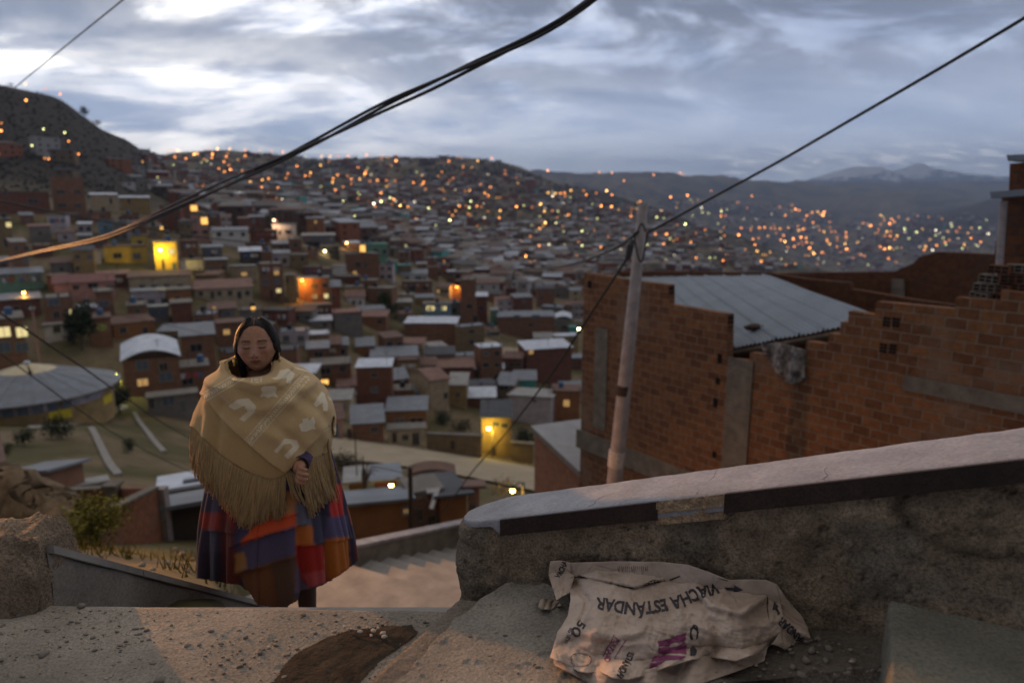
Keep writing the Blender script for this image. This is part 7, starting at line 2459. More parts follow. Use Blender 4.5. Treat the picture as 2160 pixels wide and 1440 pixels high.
# hair: parted shell with strand relief, two plaits going down behind the shawl
M_hair = bpy.data.materials.new('black hair'); M_hair.use_nodes = True
nt = M_hair.node_tree; b = nt.nodes['Principled BSDF']
b.inputs['Base Color'].default_value = (0.010, 0.0065, 0.005, 1); b.inputs['Roughness'].default_value = 0.55; b.inputs['Specular IOR Level'].default_value = 0.22
nu_, nv_ = 220, 120
bm = bmesh.new(); vs = {}
hp = np.zeros((nv_ + 1, nu_, 3)); keep = np.zeros((nv_ + 1, nu_), bool)
for j in range(nv_ + 1):
    ph = max(1e-3, math.pi * 0.86 * j / nv_)
    for i in range(nu_):
        th = 2 * math.pi * i / nu_
        if th > math.pi:
            th -= 2 * math.pi
        x, y, z = head_point(th, ph)
        at_ = abs(th)
        part = math.exp(-(x / 0.006) ** 2) * (1 if y < 0.06 and z > 0.03 else 0)
        strand = 0.0008 * noise.noise((math.atan2(x, z + .05) * 60, y * 12, 1.0)) + 0.0007 * noise.noise((math.atan2(x, z + .05) * 150, y * 20, 4.0))
        gr_ = 0.0068 + 0.003 * min(1, max(0, (at_ - .9))) + strand - 0.004 * part
        if z < 0.02:
            gr_ += 0.003 * min(1, (0.02 - z) / .06) * (1 if at_ > 1.0 else 0)
        r = Vector((x, y * .9, z))
        n_ = r.normalized()
        p = Vector((x, y, z)) + n_ * gr_
        # hairline: high in the middle, sweeping down over the temples and the ears
        lim = 0.072 - 5.5 * abs(x) ** 1.9 * 2.2 if at_ < 1.35 else -0.2
        if at_ < 1.35:
            lim = np.interp(abs(x), [0, .02, .04, .056, .066, .074, .09], [0.083, 0.079, 0.065, 0.036, 0.010, -0.035, -0.10])
        bottom = -0.085 if at_ > 1.35 else -0.075
        keep[j, i] = z > max(lim, bottom) if at_ < 1.35 else z > bottom
        if at_ < 1.35:
            gr_ = 0.0015 + (gr_ - 0.0015) * min(1, max(0, (z - lim) / 0.035))
        hp[j, i] = head_world(*(Vector((x, y, z)) + n_ * gr_))
for j in range(nv_):
    for i in range(nu_):
        i2 = (i + 1) % nu_
        q4 = ((j, i), (j + 1, i), (j + 1, i2), (j, i2))
        if all(keep[k] for k in q4):
            for k in q4:
                if k not in vs:
                    vs[k] = bm.verts.new(hp[k])
            try:
                bm.faces.new([vs[k] for k in q4])
            except ValueError:
                pass
me = bpy.data.meshes.new('hair'); bm.to_mesh(me); bm.free()
me.materials.append(M_hair); me.polygons.foreach_set('use_smooth', [True] * len(me.polygons))
hair = bpy.data.objects.new('hair', me); COL.objects.link(hair)
sm = hair.modifiers.new('t', 'SOLIDIFY'); sm.thickness = 0.006; sm.offset = -1
wchild(hair)
mb = MB()
pts = []
for k in range(12):
    ph = 0.10 + 0.62 * k / 11
    x, y, z = head_point(0.0, ph)
    n_ = Vector((x, y * .9, z)).normalized()
    pts.append(head_world(*(Vector((x, y, z)) + n_ * (0.0040 if k < 11 else 0.0))))
mb.tube(pts, [.0009] + [.0016] * 10 + [.0022], 6)
o = mb.build('hair_parting', mat('scalp', (0.20, 0.10, 0.06), var=.1), smooth=True); wchild(o)
mb = MB()
rr = random.Random(2)
for k in range(34):          # loose strands over the temples and crown
    sgn = rr.choice((-1, 1)); t0 = rr.uniform(.5, 1.3)
    q = []
    for i in range(8):
        ph = .25 + (1.25 + .25 * rr.random() * 0) * i / 7
        x, y, z = head_point(sgn * (t0 + .35 * i / 7), ph, .085 + .012 * math.sin(i + k))
        q.append(head_world(x, y, z))
    mb.tube(q, [.0006] * 8, 4)
o = mb.build('stray_hair', M_hair, smooth=True); wchild(o)
mb = MB()
for sgn in (-1, 1):
    for k in range(26):
        x0 = sgn * rr.uniform(.066, .082); y0 = rr.uniform(-.012, .055)
        pts = [head_world(sgn * (.076 + .006 * rr.random()), y0 * .8 + .01, .02), head_world(x0 * 1.04, y0, -.03), head_world(x0 * .98, y0 + .006, -.085), head_world(x0 * .86, y0 + .018, -.14), head_world(x0 * .8, y0 + .03, -.19)]
        mb.tube(pts, [.004, .006, .0055, .005, .004], 6)
o = mb.build('hair_lock', M_hair, smooth=True); wchild(o)
M_gold = mat('gold earring', (0.65, 0.45, 0.16), rough=0.3, var=0.1, metal=1.0)
for sgn in (-1, 1):
    mb = MB()
    e = head_world(sgn * .086, -.008, -.045)
    mb.tube([e + Vector((0, 0, .006)), e + Vector((sgn * .003, -.006, -.012))], .0018, 6)
    mb.ball(e + Vector((sgn * .004, -.008, -.022)), (.007, .005, .010), 10, 7)
    mb.ball(e + Vector((sgn * .004, -.009, -.036)), (.004, .004, .006), 8, 6)
    o = mb.build('earring', M_gold, smooth=True); wchild(o)

# ---- shawl
rows_ = np.array([735, 752, 765, 785, 805, 830, 860, 885, 910, 940, 980, 1040], float)
lft = np.array([500, 494, 481, 462, 446, 431, 419, 412, 407, 404, 402, 402], float)
rgt = np.array([582, 588, 606, 640, 662, 681, 694, 699, 698, 694, 688, 684], float)
zr = np.array([at(560, r, WY).z for r in rows_])
xl = np.array([at(a_, r, WY).x for a_, r in zip(lft, rows_)]); xr = np.array([at(a_, r, WY).x for a_, r in zip(rgt, rows_)])


def section(z):
    """centre x and half width of the shawl at height z"""
    l = np.interp(-z, -zr, xl); r = np.interp(-z, -zr, xr)
    return (l + r) / 2, (r - l) / 2


NTH, NV = 420, 230
TH = np.linspace(0, 2 * math.pi, NTH, endpoint=False)          # 0 = towards camera
Vv = np.linspace(0, 1, NV)
TT, VV = np.meshgrid(TH, Vv)
ctop = np.clip(np.cos(TT), -1, 1)
ztop = zr[1] + 0.006 - 0.050 * smoothstep(0.0, 1.0, ctop) + 0.012 * smoothstep(0, 1, -ctop)
zbot = -1.24
Zs = ztop + (zbot - ztop) * VV ** 1.1
cxs, hws = section(Zs)
ry = np.minimum(hws * 0.86, 0.165 + 0.035 * smoothstep(-.75, -1.05, Zs))
ry = np.maximum(ry, 0.085)
sx, sy = np.sin(TT), -np.cos(TT)
e_ = 0.88
Xs_ = cxs + hws * np.sign(sx) * np.abs(sx) ** e_
Ys_ = WY - 0.035 * smoothstep(-.8, -.65, Zs) + ry * np.sign(sy) * np.abs(sy) ** e_ * (1 + 0.10 * (sy < 0))
B0 = np.stack([Xs_, Ys_, Zs], -1)
PX0, PY0 = projv(B0)
FOLD = [([(482, 762), (503, 792), (540, 806), (577, 800), (604, 768)], .020, 9), ([(468, 786), (500, 818), (545, 836), (598, 822), (640, 792)], -.016, 8),
        ([(452, 800), (498, 842), (550, 860), (612, 840), (652, 800)], .017, 12), ([(446, 828), (500, 872), (560, 886), (622, 862), (660, 832)], -.012, 13),
        ([(440, 850), (500, 900), (570, 918), (640, 890)], .008, 16), ([(520, 868), (575, 912), (618, 962)], .010, 13), ([(560, 880), (610, 920), (640, 950)], -.010, 11), ([(600, 845), (655, 880), (690, 930)], .010, 12),
        ([(620, 830), (670, 862), (700, 900)], -.010, 10), ([(450, 812), (440, 870), (428, 940)], .008, 10), ([(470, 850), (462, 900), (452, 960)], -.008, 9), ([(425, 840), (418, 900), (412, 960)], -.006, 8)]
frontw = smoothstep(-0.25, 0.15, ctop)
dsp = np.zeros(PX0.shape)
for line, amp, w_ in FOLD:
    d_ = seg_dist(PX0, PY0, line)
    dsp += amp * np.exp(-(d_ / w_) ** 2) * frontw
dsp += 0.010 * fbm(TT * 3.2, Zs * 9, 4, 201) + 0.008 * np.sin(TT * 9 + 4 * fbm(TT * 2, Zs * 4, 3, 202)) * smoothstep(-.8, -1.05, Zs) * (1 - 0.6 * frontw)
rad = np.stack([sx, sy, np.zeros_like(sx)], -1)
B1 = B0 + rad * dsp[..., None]
# hem folds inward at the neck (rolled edge)
roll = smoothstep(0.035, 0.0, VV)
B1 = B1 - rad * (0.016 * roll ** 2)[..., None] - np.stack([0 * roll, 0 * roll, 0.004 * roll], -1)

UNDER = [(380, 885), (405, 902), (440, 938), (480, 972), (530, 1000), (575, 1016), (604, 1004), (618, 990), (640, 972), (665, 966), (690, 958), (720, 950)]
OVER = [(380, 800), (428, 836), (452, 868), (490, 908), (535, 948), (575, 982), (600, 997), (612, 990), (628, 972), (650, 946), (680, 916), (700, 884), (725, 850)]
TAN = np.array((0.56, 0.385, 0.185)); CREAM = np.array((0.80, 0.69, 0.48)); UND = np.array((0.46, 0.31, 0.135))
MOTIF = [[(481, 856), (502, 842), (524, 839), (540, 856), (537, 870), (515, 889), (505, 883), (522, 867), (515, 856), (494, 865)],
         [(578, 951), (601, 924), (627, 928), (632, 942), (608, 968), (599, 961), (617, 942), (613, 935), (599, 937), (585, 956)],
         [(631, 895), (640, 890), (638, 883), (650, 881), (652, 886), (661, 879), (666, 890), (663, 895), (665, 904), (650, 907), (647, 910), (636, 909), (633, 904)],
         [(661, 853), (678, 825), (685, 830), (692, 853), (691, 867), (682, 865), (680, 849), (668, 858)],
         [(573, 797), (585, 793), (589, 781), (608, 777), (622, 788), (613, 809), (603, 807), (606, 797), (580, 801)],
         [(550, 818), (556, 814), (578, 814), (585, 818), (581, 826), (586, 838), (574, 835), (566, 839), (558, 835), (548, 838), (553, 827)]]


def band(px, py, a, b_):
    vx, vy = b_[0] - a[0], b_[1] - a[1]; L = math.hypot(vx, vy); vx, vy = vx / L, vy / L
    s_ = (px - a[0]) * vx + (py - a[1]) * vy
    d_ = (px - a[0]) * -vy + (py - a[1]) * vx
    ok = (s_ > -12) & (s_ < L + 12)
    line = ((np.abs(np.abs(d_) - 8.5) < 1.0)) * .75
    zig = (np.abs(d_) < 4.2) & (((s_ + np.abs(d_) * 1.1) / 6.5) % 1.0 < .52)
    return (np.maximum(line, zig * .9)) * ok


def shawl_layer(name, edge, off, pattern, back_z):
    P = B1 + rad * off
    px, py = projv(P)
    ex = np.array([e[0] for e in edge], float); ey = np.array([e[1] for e in edge], float)
    lim = np.interp(px, ex, ey) + 1.5 * fbm(px / 9, py / 9, 3, 7)
    fr = np.cos(TT) > -0.02
    keep = np.where(fr, py < lim, P[..., 2] > back_z - 0.05 * np.cos(TT * 2))
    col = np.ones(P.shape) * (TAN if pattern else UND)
    if pattern:
        m = np.zeros(px.shape)
        wob = 0.8 * fbm(px / 5, py / 5, 2, 8)
        for poly in MOTIF:
            m = np.maximum(m, in_poly(px + wob, py + wob, poly) * 0.92)
        m = np.maximum(m, band(px, py, (524, 932), (652, 786)))
        m = np.maximum(m, band(px, py, (430, 838), (508, 792)))
        nb_ = (np.abs(px - 541) < 14) & (py > 779) & (py < 806)
        m = np.maximum(m, nb_ * np.where(np.abs(np.abs(px - 541) - 9.5) < 1.6, .7, np.where((np.abs(px - 541) < 4.5) & ((py / 6 % 1) < .55), .8, 0)))
        m = m * fr
        # the other half of the cloth repeats bands round the back
        m = np.maximum(m, (~fr) * (np.abs(((P[..., 2] * 7 + TT * .8) % 1) - .5) < .06) * .8)
        col = col * (1 - m[..., None]) + CREAM * m[..., None]
    else:
        b_ = band(px, py, (640, 925), (700, 890))
        col = col * (1 - .6 * b_[..., None]) + CREAM * .6 * b_[..., None]
    bm = bmesh.new()
    cl = bm.verts.layers.float_color.new('Col')
    idx = {}
    for j in range(NV - 1):
        kj, kj1 = keep[j], keep[j + 1]
        for i in range(NTH):
            i2 = (i + 1) % NTH
            if kj[i] and kj1[i] and kj1[i2] and kj[i2]:
                q = []
                for (a_, b_) in ((j, i), (j, i2), (j + 1, i2), (j + 1, i)):
                    k = a_ * NTH + b_
                    v = idx.get(k)
                    if v is None:
                        v = bm.verts.new(P[a_, b_]); v[cl] = (*col[a_, b_], 1); idx[k] = v
                    q.append(v)
                bm.faces.new(q)
    me = bpy.data.meshes.new(name); bm.to_mesh(me); bm.free()
    me.materials.append(M_wool); me.polygons.foreach_set('use_smooth', [True] * len(me.polygons))
    o = bpy.data.objects.new(name, me); COL.objects.link(o)
    sm = o.modifiers.new('t', 'SOLIDIFY'); sm.thickness = 0.006; sm.offset = 1
    wchild(o)
    return o, P, keep


M_wool = vcmat('woven wool', rough=1.0, sheen=0.25, bump=0.6, bscale=420, spec=0.05)
shawl_u, PU, KU = shawl_layer('shawl', UNDER, 0.0, False, -1.16)
o, PO, KO = shawl_layer('shawl_fold', OVER, 0.013, True, -1.05)

# fringe: long knotted yarns
from mathutils.bvhtree import BVHTree
bvh_v = PU.reshape(-1, 3); fcs = []
for j in range(NV - 1):
    for i in range(NTH):
        i2 = (i + 1) % NTH
        fcs.append((j * NTH + i, j * NTH + i2, (j + 1) * NTH + i2, (j + 1) * NTH + i))
BV = BVHTree.FromPolygons([tuple(v) for v in bvh_v], fcs)


def hit(px, py, bv=None):
    d = Vector(ray(px, py)).normalized()
    h = (bv or BV).ray_cast(Vector((0, 0, 0)), d)
    return h[0]


# ---- skirt
rows_k = np.array([900, 940, 980, 1020, 1060, 1100, 1140, 1180, 1215, 1300], float)
lk = np.array([476, 466, 450, 441, 435, 431, 429, 429, 431, 436], float)
rk_ = np.array([680, 690, 702, 713, 722, 730, 736, 740, 741, 741], float)
zk = np.array([at(585, r, WY).z for r in rows_k])
xlk = np.array([at(a_, r, WY).x for a_, r in zip(lk, rows_k)]); xrk = np.array([at(a_, r, WY).x for a_, r in zip(rk_, rows_k)])
NT2, NV2 = 460, 210
T2, V2 = np.meshgrid(np.linspace(0, 2 * math.pi, NT2, endpoint=False), np.linspace(0, 1, NV2))
Z2 = zk[0] + (-1.93 - zk[0]) * V2
l2, r2 = np.interp(-Z2, -zk, xlk), np.interp(-Z2, -zk, xrk)
cx2, hw2 = (l2 + r2) / 2, (r2 - l2) / 2
sx2, sy2 = np.sin(T2), -np.cos(T2)
ry2 = 0.165 + 0.045 * smoothstep(zk[1], zk[6], Z2)
amp = 0.003 + 0.016 * smoothstep(zk[2], zk[8], Z2)
ple = np.sin(T2 * 17 + 2.2 * np.sin(T2 * 2.3) + 2.5 * fbm(T2 * 1.5, Z2 * 2.5, 3, 301)) + 0.5 * np.sin(T2 * 31 + 1.0)
S0 = np.stack([cx2 + hw2 * sx2, WY + ry2 * sy2, Z2], -1)
px2, py2 = projv(S0)
dq = amp * ple * (0.55 + 0.45 * np.abs(sx2))
for line, a_ in (([(495, 1146), (540, 1127), (622, 1106), (640, 1100)], .016), ([(500, 1204), (560, 1187), (622, 1166)], .016), ([(440, 1116), (500, 1120)], .008), ([(625, 1150), (740, 1132)], .010), ([(560, 1092), (628, 1078)], .012)):
    lx = np.array([q_[0] for q_ in line], float); ly = np.array([q_[1] for q_ in line], float)
    dd = np.interp(px2, lx, ly) - py2
    inx = smoothstep(lx[0] - 6, lx[0] + 2, px2) * smoothstep(lx[-1] + 6, lx[-1] - 2, px2)
    dq += a_ * np.where(dd > -2, np.exp(-np.maximum(dd, 0) / 34), 0) * inx * (sy2 < 0)
S1 = S0 + np.stack([sx2 * dq, sy2 * dq, 0 * dq], -1)
HEM = [(380, 1215), (428, 1220), (470, 1228), (505, 1234), (525, 1246), (545, 1276), (600, 1284), (626, 1266), (632, 1244), (660, 1241), (700, 1224), (738, 1196), (760, 1180)]
px2, py2 = projv(S1)
lim = np.interp(px2, [h[0] for h in HEM], [h[1] for h in HEM])
frk = np.cos(T2) > -0.05
keep2 = np.where(frk, py2 < lim, Z2 > -1.60)
wq, wq2 = 3.5 * fbm(px2 / 16, py2 / 16, 3, 303) * 2, 3.5 * fbm(px2 / 16 + 9, py2 / 16, 3, 304) * 2
colk = np.ones(S1.shape) * np.array((0.030, 0.024, 0.045))
PAT = [([(466, 1000), (500, 1000), (505, 1240), (470, 1240)], (0.085, 0.018, 0.014)), ([(425, 1078), (466, 1080), (466, 1116), (425, 1114)], (0.16, 0.02, 0.014)), ([(425, 1160), (470, 1165), (470, 1235), (425, 1230)], (0.022, 0.017, 0.032)),
       ([(500, 1000), (520, 1110), (500, 1140), (480, 1090)], (0.15, 0.02, 0.014)), ([(575, 1030), (625, 1026), (629, 1078), (565, 1092)], (0.34, 0.15, 0.06)), ([(560, 1000), (640, 1000), (640, 1032), (575, 1036)], (0.06, 0.06, 0.10)),
       ([(505, 1150), (545, 1096), (570, 1088), (629, 1077), (624, 1107), (560, 1126)], (0.46, 0.070, 0.022)), ([(500, 1152), (560, 1127), (624, 1107), (622, 1167), (560, 1188), (504, 1206)], (0.060, 0.052, 0.095)),
       ([(495, 1105), (525, 1112), (505, 1152), (494, 1162)], (0.045, 0.04, 0.08)), ([(496, 1166), (520, 1164), (522, 1196), (498, 1210)], (0.26, 0.13, 0.045)), ([(505, 1207), (560, 1188), (622, 1168), (622, 1290), (545, 1290)], (0.13, 0.055, 0.022)),
       ([(572, 1190), (622, 1170), (620, 1290), (590, 1290)], (0.085, 0.050, 0.035)), ([(624, 1060), (657, 1058), (657, 1107), (624, 1107)], (0.10, 0.10, 0.13)), ([(622, 1107), (657, 1107), (668, 1120), (668, 1148), (622, 1150)], (0.34, 0.10, 0.022)),
       ([(657, 1085), (688, 1085), (688, 1146), (660, 1146)], (0.040, 0.036, 0.060)), ([(622, 1150), (692, 1146), (686, 1200), (640, 1226), (622, 1186)], (0.26, 0.016, 0.012)), ([(684, 1132), (734, 1130), (736, 1197), (690, 1218), (680, 1182)], (0.31, 0.095, 0.015)),
       ([(690, 1020), (718, 1020), (724, 1090), (696, 1092)], (0.34, 0.026, 0.02)), ([(688, 1090), (732, 1086), (734, 1132), (684, 1134)], (0.070, 0.058, 0.115)), ([(622, 1186), (642, 1226), (660, 1246), (622, 1250)], (0.105, 0.075, 0.13)),
       ([(640, 1208), (684, 1202), (692, 1226), (652, 1238)], (0.30, 0.05, 0.05)), ([(690, 1218), (736, 1194), (740, 1210), (700, 1230)], (0.26, 0.07, 0.02))]
for poly, c_ in PAT:
    m = in_poly(px2 + wq, py2 + wq2, poly) & frk
    colk[m] = c_
bk = ~frk
bands_ = np.array([(0.16, 0.02, 0.014), (0.05, 0.045, 0.085), (0.30, 0.09, 0.02), (0.03, 0.024, 0.045)])
colk[bk] = bands_[(np.floor((Z2 * 11 + T2)) % 4).astype(int)][bk]
colk *= 1.3
for _ in range(2):       # colours bleed into one another like ikat weaving
    colk[1:-1] = 0.25 * colk[:-2] + 0.5 * colk[1:-1] + 0.25 * colk[2:]
    colk = 0.25 * np.roll(colk, 1, 1) + 0.5 * colk + 0.25 * np.roll(colk, -1, 1)
bm = bmesh.new(); cl = bm.verts.layers.float_color.new('Col'); idx = {}
for j in range(NV2 - 1):
    for i in range(NT2):
        i2 = (i + 1) % NT2
        if keep2[j, i] and keep2[j + 1, i] and keep2[j + 1, i2] and keep2[j, i2]:
            q = []
            for (a_, b_) in ((j, i), (j, i2), (j + 1, i2), (j + 1, i)):
                k = a_ * NT2 + b_
                v = idx.get(k)
                if v is None:
                    v = bm.verts.new(S1[a_, b_]); v[cl] = (*colk[a_, b_], 1); idx[k] = v
                q.append(v)
            bm.faces.new(q)
me = bpy.data.meshes.new('skirt'); bm.to_mesh(me); bm.free()
me.materials.append(vcmat('skirt cloth', rough=0.85, sheen=0.15, bump=0.4, bscale=300, spec=0.15))
me.polygons.foreach_set('use_smooth', [True] * len(me.polygons))
skirt = bpy.data.objects.new('skirt', me); COL.objects.link(skirt)
sm = skirt.modifiers.new('t', 'SOLIDIFY'); sm.thickness = 0.005; sm.offset = -1
wchild(skirt)
fcs = []
for j in range(NV2 - 1):
    for i in range(NT2):
        i2 = (i + 1) % NT2
        fcs.append((j * NT2 + i, j * NT2 + i2, (j + 1) * NT2 + i2, (j + 1) * NT2 + i))
BK = BVHTree.FromPolygons([tuple(v) for v in S1.reshape(-1, 3)], fcs)

fr_ = MB()
rr = random.Random(12)


def yarn(sx0, sy0, ex0, ey0, r, col):
    p0 = hit(sx0, sy0 - 2)
    if p0 is None:
        p0 = hit(sx0 + (4 if sx0 < 560 else -4), sy0 - 4)
        if p0 is None:
            return
    k_ = hit(ex0, ey0, BK)
    ye = min(p0.y - .004, (k_.y - .014) if k_ is not None else WY)
    p1 = at(ex0, ey0, ye)
    pts = []
    w1, w2 = rr.uniform(0, 6.28), rr.uniform(0, 6.28)
    for i in range(9):
        t = i / 8
        q = p0.lerp(p1, t)
        km = hit(*proj(q), BK)
        q.y = min(q.y - .010 * math.sin(t * math.pi), (km.y - .010) if (km is not None and t > .3) else 9) - .004
        q.x += .0060 * math.sin(w1 + t * 7) * t
        q.y += .004 * math.sin(w2 + t * 6) * t
        pts.append(q)
    b0 = len(fr_.f)
    fr_.tube(pts, [r, r, r * 1.05, r, r, r, r, r * .9, r * .6], 4)
    for k in range(b0, len(fr_.f)):
        fr_.c[k] = col


def fringe(start, end, n, rmin, rmax):
    sxx = np.array([q[0] for q in start], float); syy = np.array([q[1] for q in start], float)
    exx = np.array([q[0] for q in end], float); eyy = np.array([q[1] for q in end], float)
    us = np.linspace(0, 1, len(start)); ue = np.linspace(0, 1, len(end))
    for k in range(n):
        u = (k + rr.random()) / n
        cl_ = round(u * n / 9) / (n / 9)
        ue_ = u * .35 + min(1, max(0, cl_)) * .65
        ln = rr.uniform(.80, 1.05)
        s_ = (np.interp(u, us, sxx), np.interp(u, us, syy)); e_ = (np.interp(ue_, ue, exx), np.interp(ue_, ue, eyy))
        e2 = (s_[0] + (e_[0] - s_[0]) * ln + rr.gauss(0, 1.6), s_[1] + (e_[1] - s_[1]) * ln)
        v = rr.uniform(.75, 1.25)
        yarn(s_[0], s_[1], e2[0], e2[1], rr.uniform(rmin, rmax), (0.56 * v, 0.39 * v, 0.19 * v))


fringe([(405, 900), (420, 918), (440, 936), (470, 964), (500, 985), (530, 1000), (555, 1010)], [(404, 972), (416, 1006), (436, 1030), (462, 1058), (484, 1082), (506, 1108), (530, 1116)], 420, .0017, .0030)
fringe([(540, 1002), (560, 1010), (582, 1012)], [(528, 1112), (545, 1104), (566, 1096)], 90, .0017, .0028)
fringe([(575, 1012), (590, 1008), (604, 1002)], [(576, 1098), (590, 1096), (602, 1082)], 60, .0017, .0028)
fringe([(604, 1000), (614, 992), (626, 980)], [(622, 1052), (636, 1066), (650, 1058)], 24, .0016, .0026)
fringe([(636, 972), (652, 968), (670, 964), (690, 956)], [(654, 1088), (668, 1084), (692, 1056), (712, 1060)], 170, .0017, .0030)
fringe([(690, 940), (694, 925)], [(704, 1000), (712, 1040)], 24, .0017, .0026)
M_yarn = vcmat('fringe yarn', rough=1.0, sheen=0.3, bscale=500, spec=0.05)
ynt = M_yarn.node_tree
tr = N(ynt, 'ShaderNodeBsdfTranslucent'); mx_ = N(ynt, 'ShaderNodeMixShader'); mx_.inputs[0].default_value = 0.45
ynt.links.new(ynt.nodes['Principled BSDF'].inputs['Base Color'].links[0].from_socket, tr.inputs[0])
ynt.links.new(ynt.nodes['Principled BSDF'].outputs[0], mx_.inputs[1]); ynt.links.new(tr.outputs[0], mx_.inputs[2])
ynt.links.new(mx_.outputs[0], [n for n in ynt.nodes if n.type == 'OUTPUT_MATERIAL'][0].inputs[0])
o = fr_.build('fringe', M_yarn, smooth=True)
o['kind'] = 'stuff'
wchild(o)
# purple sleeve at the wrist, shoes
mb = MB(); mb.tube([(-.886, 2.76, -1.04), (-.887, 2.70, -1.055), (-.880, 2.665, -1.060)], [.046, .040, .037], 16, cap=False)
o = mb.build('sleeve', mat('purple sleeve', (0.075, 0.05, 0.10), rough=.9, var=.3, scale=20), smooth=True)
sm = o.modifiers.new('t', 'SOLIDIFY'); sm.thickness = 0.004
wchild(o)
M_shoe = mat('dark shoe', (0.02, 0.016, 0.014), rough=.5)
for (x, y, z) in ((-1.02, 2.62, -1.84), (-.96, 2.83, -2.02)):
    mb = MB(); mb.ball((x, y, z + .035), (.046, .125, .040), 16, 10)
    o = mb.build('shoe', M_shoe, smooth=True); wchild(o)
tag(wr, 'person climbing the steps in a tan fringed shawl and full many coloured skirt, eyes lowered', 'person')
# ------------------------------------------------------------------ torn paper cement sack on the slab
M_kraft = bpy.data.materials.new('kraft paper'); M_kraft.use_nodes = True
nt = M_kraft.node_tree; b = nt.nodes['Principled BSDF']
b.inputs['Roughness'].default_value = 0.78; b.inputs['Specular IOR Level'].default_value = 0.25
tc = N(nt, 'ShaderNodeTexCoord')
n1 = N(nt, 'ShaderNodeTexNoise', inp={'Scale': 7, 'Detail': 7, 'Roughness': .65}); nt.links.new(tc.outputs['Object'], n1.inputs['Vector'])
n2 = N(nt, 'ShaderNodeTexVoronoi', inp={'Scale': 10, 'Randomness': 1.0}); n2.feature = 'DISTANCE_TO_EDGE'
wv = N(nt, 'ShaderNodeTexNoise', inp={'Scale': 9, 'Detail': 3}); nt.links.new(tc.outputs['Object'], wv.inputs['Vector'])
vadd = N(nt, 'ShaderNodeVectorMath', operation='ADD'); nt.links.new(tc.outputs['Object'], vadd.inputs[0])
vsc = N(nt, 'ShaderNodeVectorMath', operation='SCALE', inp={'Scale': 0.16}); nt.links.new(wv.outputs['Color'], vsc.inputs[0]); nt.links.new(vsc.outputs[0], vadd.inputs[1])
nt.links.new(vadd.outputs[0], n2.inputs['Vector'])
a_ = N(nt, 'ShaderNodeVertexColor', layer_name='Col')
c_ = ramp(nt, n1.outputs[0], [(0.34, (0.36, 0.275, 0.21)), (0.66, (0.53, 0.43, 0.36))])
nt.links.new(mixc(nt, 1.0, c_, a_.outputs[0], 'MULTIPLY'), b.inputs['Base Color'])
bp = N(nt, 'ShaderNodeBump', inp={'Strength': 0.45, 'Distance': 0.010})
nt.links.new(math_(nt, 'ADD', math_(nt, 'MULTIPLY', math_(nt, 'MINIMUM', n2.outputs['Distance'], 0.12), 5.0), n1.outputs[0]), bp.inputs['Height'])
nt.links.new(bp.outputs[0], b.inputs['Normal'])
M_ink = mat('black print', (0.045, 0.042, 0.050), rough=.8, var=.45, scale=60)
M_mag = mat('magenta print', (0.22, 0.055, 0.125), rough=.8, var=.25, scale=40)
M_tear = mat('torn shadow', (0.03, 0.022, 0.018), rough=1)


def wall_y(x):
    return NL.y + (x - NL.x) * wd.y / wd.x


def on_slab(px, py, h):
    z = -1.15
    for _ in range(10):
        q = atz(px, py, z)
        z = zs(q.x) + h
    lim = wall_y(q.x) - 0.045
    if q.y > lim:
        # slide along the ray to the wall
        d = Vector(ray(px, py))
        lo_, hi_ = 0.3, q.length / d.length
        for _ in range(40):
            m_ = (lo_ + hi_) / 2; p = d * m_
            if p.y < wall_y(p.x) - 0.045:
                lo_ = m_
            else:
                hi_ = m_
        q = d * lo_
    return q


def poly_at(L, n):
    L = np.array(L, float); l = np.concatenate([[0], np.cumsum(np.hypot(np.diff(L[:, 0]), np.diff(L[:, 1])))]); l /= l[-1]
    t = np.linspace(0, 1, n)
    return np.stack([np.interp(t, l, L[:, 0]), np.interp(t, l, L[:, 1])], -1)


def coons(T, B, L, R, nu, nv):
    T, B, L, R = poly_at(T, nu), poly_at(B, nu), poly_at(L, nv), poly_at(R, nv)
    u = np.linspace(0, 1, nu)[None, :, None]; v = np.linspace(0, 1, nv)[:, None, None]
    return (1 - v) * T[None] + v * B[None] + (1 - u) * L[:, None] + u * R[:, None] - ((1 - u) * (1 - v) * T[0] + u * (1 - v) * T[-1] + (1 - u) * v * B[0] + u * v * B[-1])


def ridged(x, y, seed):
    s, a = 0, 1.0
    for i in range(4):
        s = s + a * (1 - np.abs(2 * vnoise(x, y, seed + i) - 1)) ** 2
        x, y, a = x * 1.9 + 3.1, y * 1.9 + 1.7, a * .5
    return s / 1.9


sk = empty('cement_sack', tuple(on_slab(1420, 1300, 0)))


def sheet(name, T, B, L, R, hfun, nu, nv, tone=1.0, thick=0.0022, amp=1.0):
    Q = coons(T, B, L, R, nu, nv)
    px, py = Q[..., 0], Q[..., 1]
    U, V = np.meshgrid(np.linspace(0, 1, nu), np.linspace(0, 1, nv))
    h = hfun(U, V, px, py)
    h = h + amp * 0.6 * (0.016 * (ridged(px / 70 + py / 160, py / 45 - px / 200, 401) - .5) + 0.012 * (ridged(px / 26 + py / 70, py / 34 - px / 90, 405) - .5) + 0.005 * (ridged(px / 11 - py / 40, py / 13, 408) - .5))
    P = np.zeros((nv, nu, 3))
    for j in range(nv):
        for i in range(nu):
            P[j, i] = on_slab(px[j, i], py[j, i], max(float(h[j, i]), 0.003))
    col = np.ones(P.shape) * tone * (0.9 + .35 * fbm(px / 40, py / 30, 4, 410)[..., None] + .1)
    o = grid_obj(name, P, M_kraft, col=col)
    s_ = o.modifiers.new('t', 'SOLIDIFY'); s_.thickness = thick; s_.offset = -1
    o.parent = sk; o.location = -Vector(sk.location)
    return P


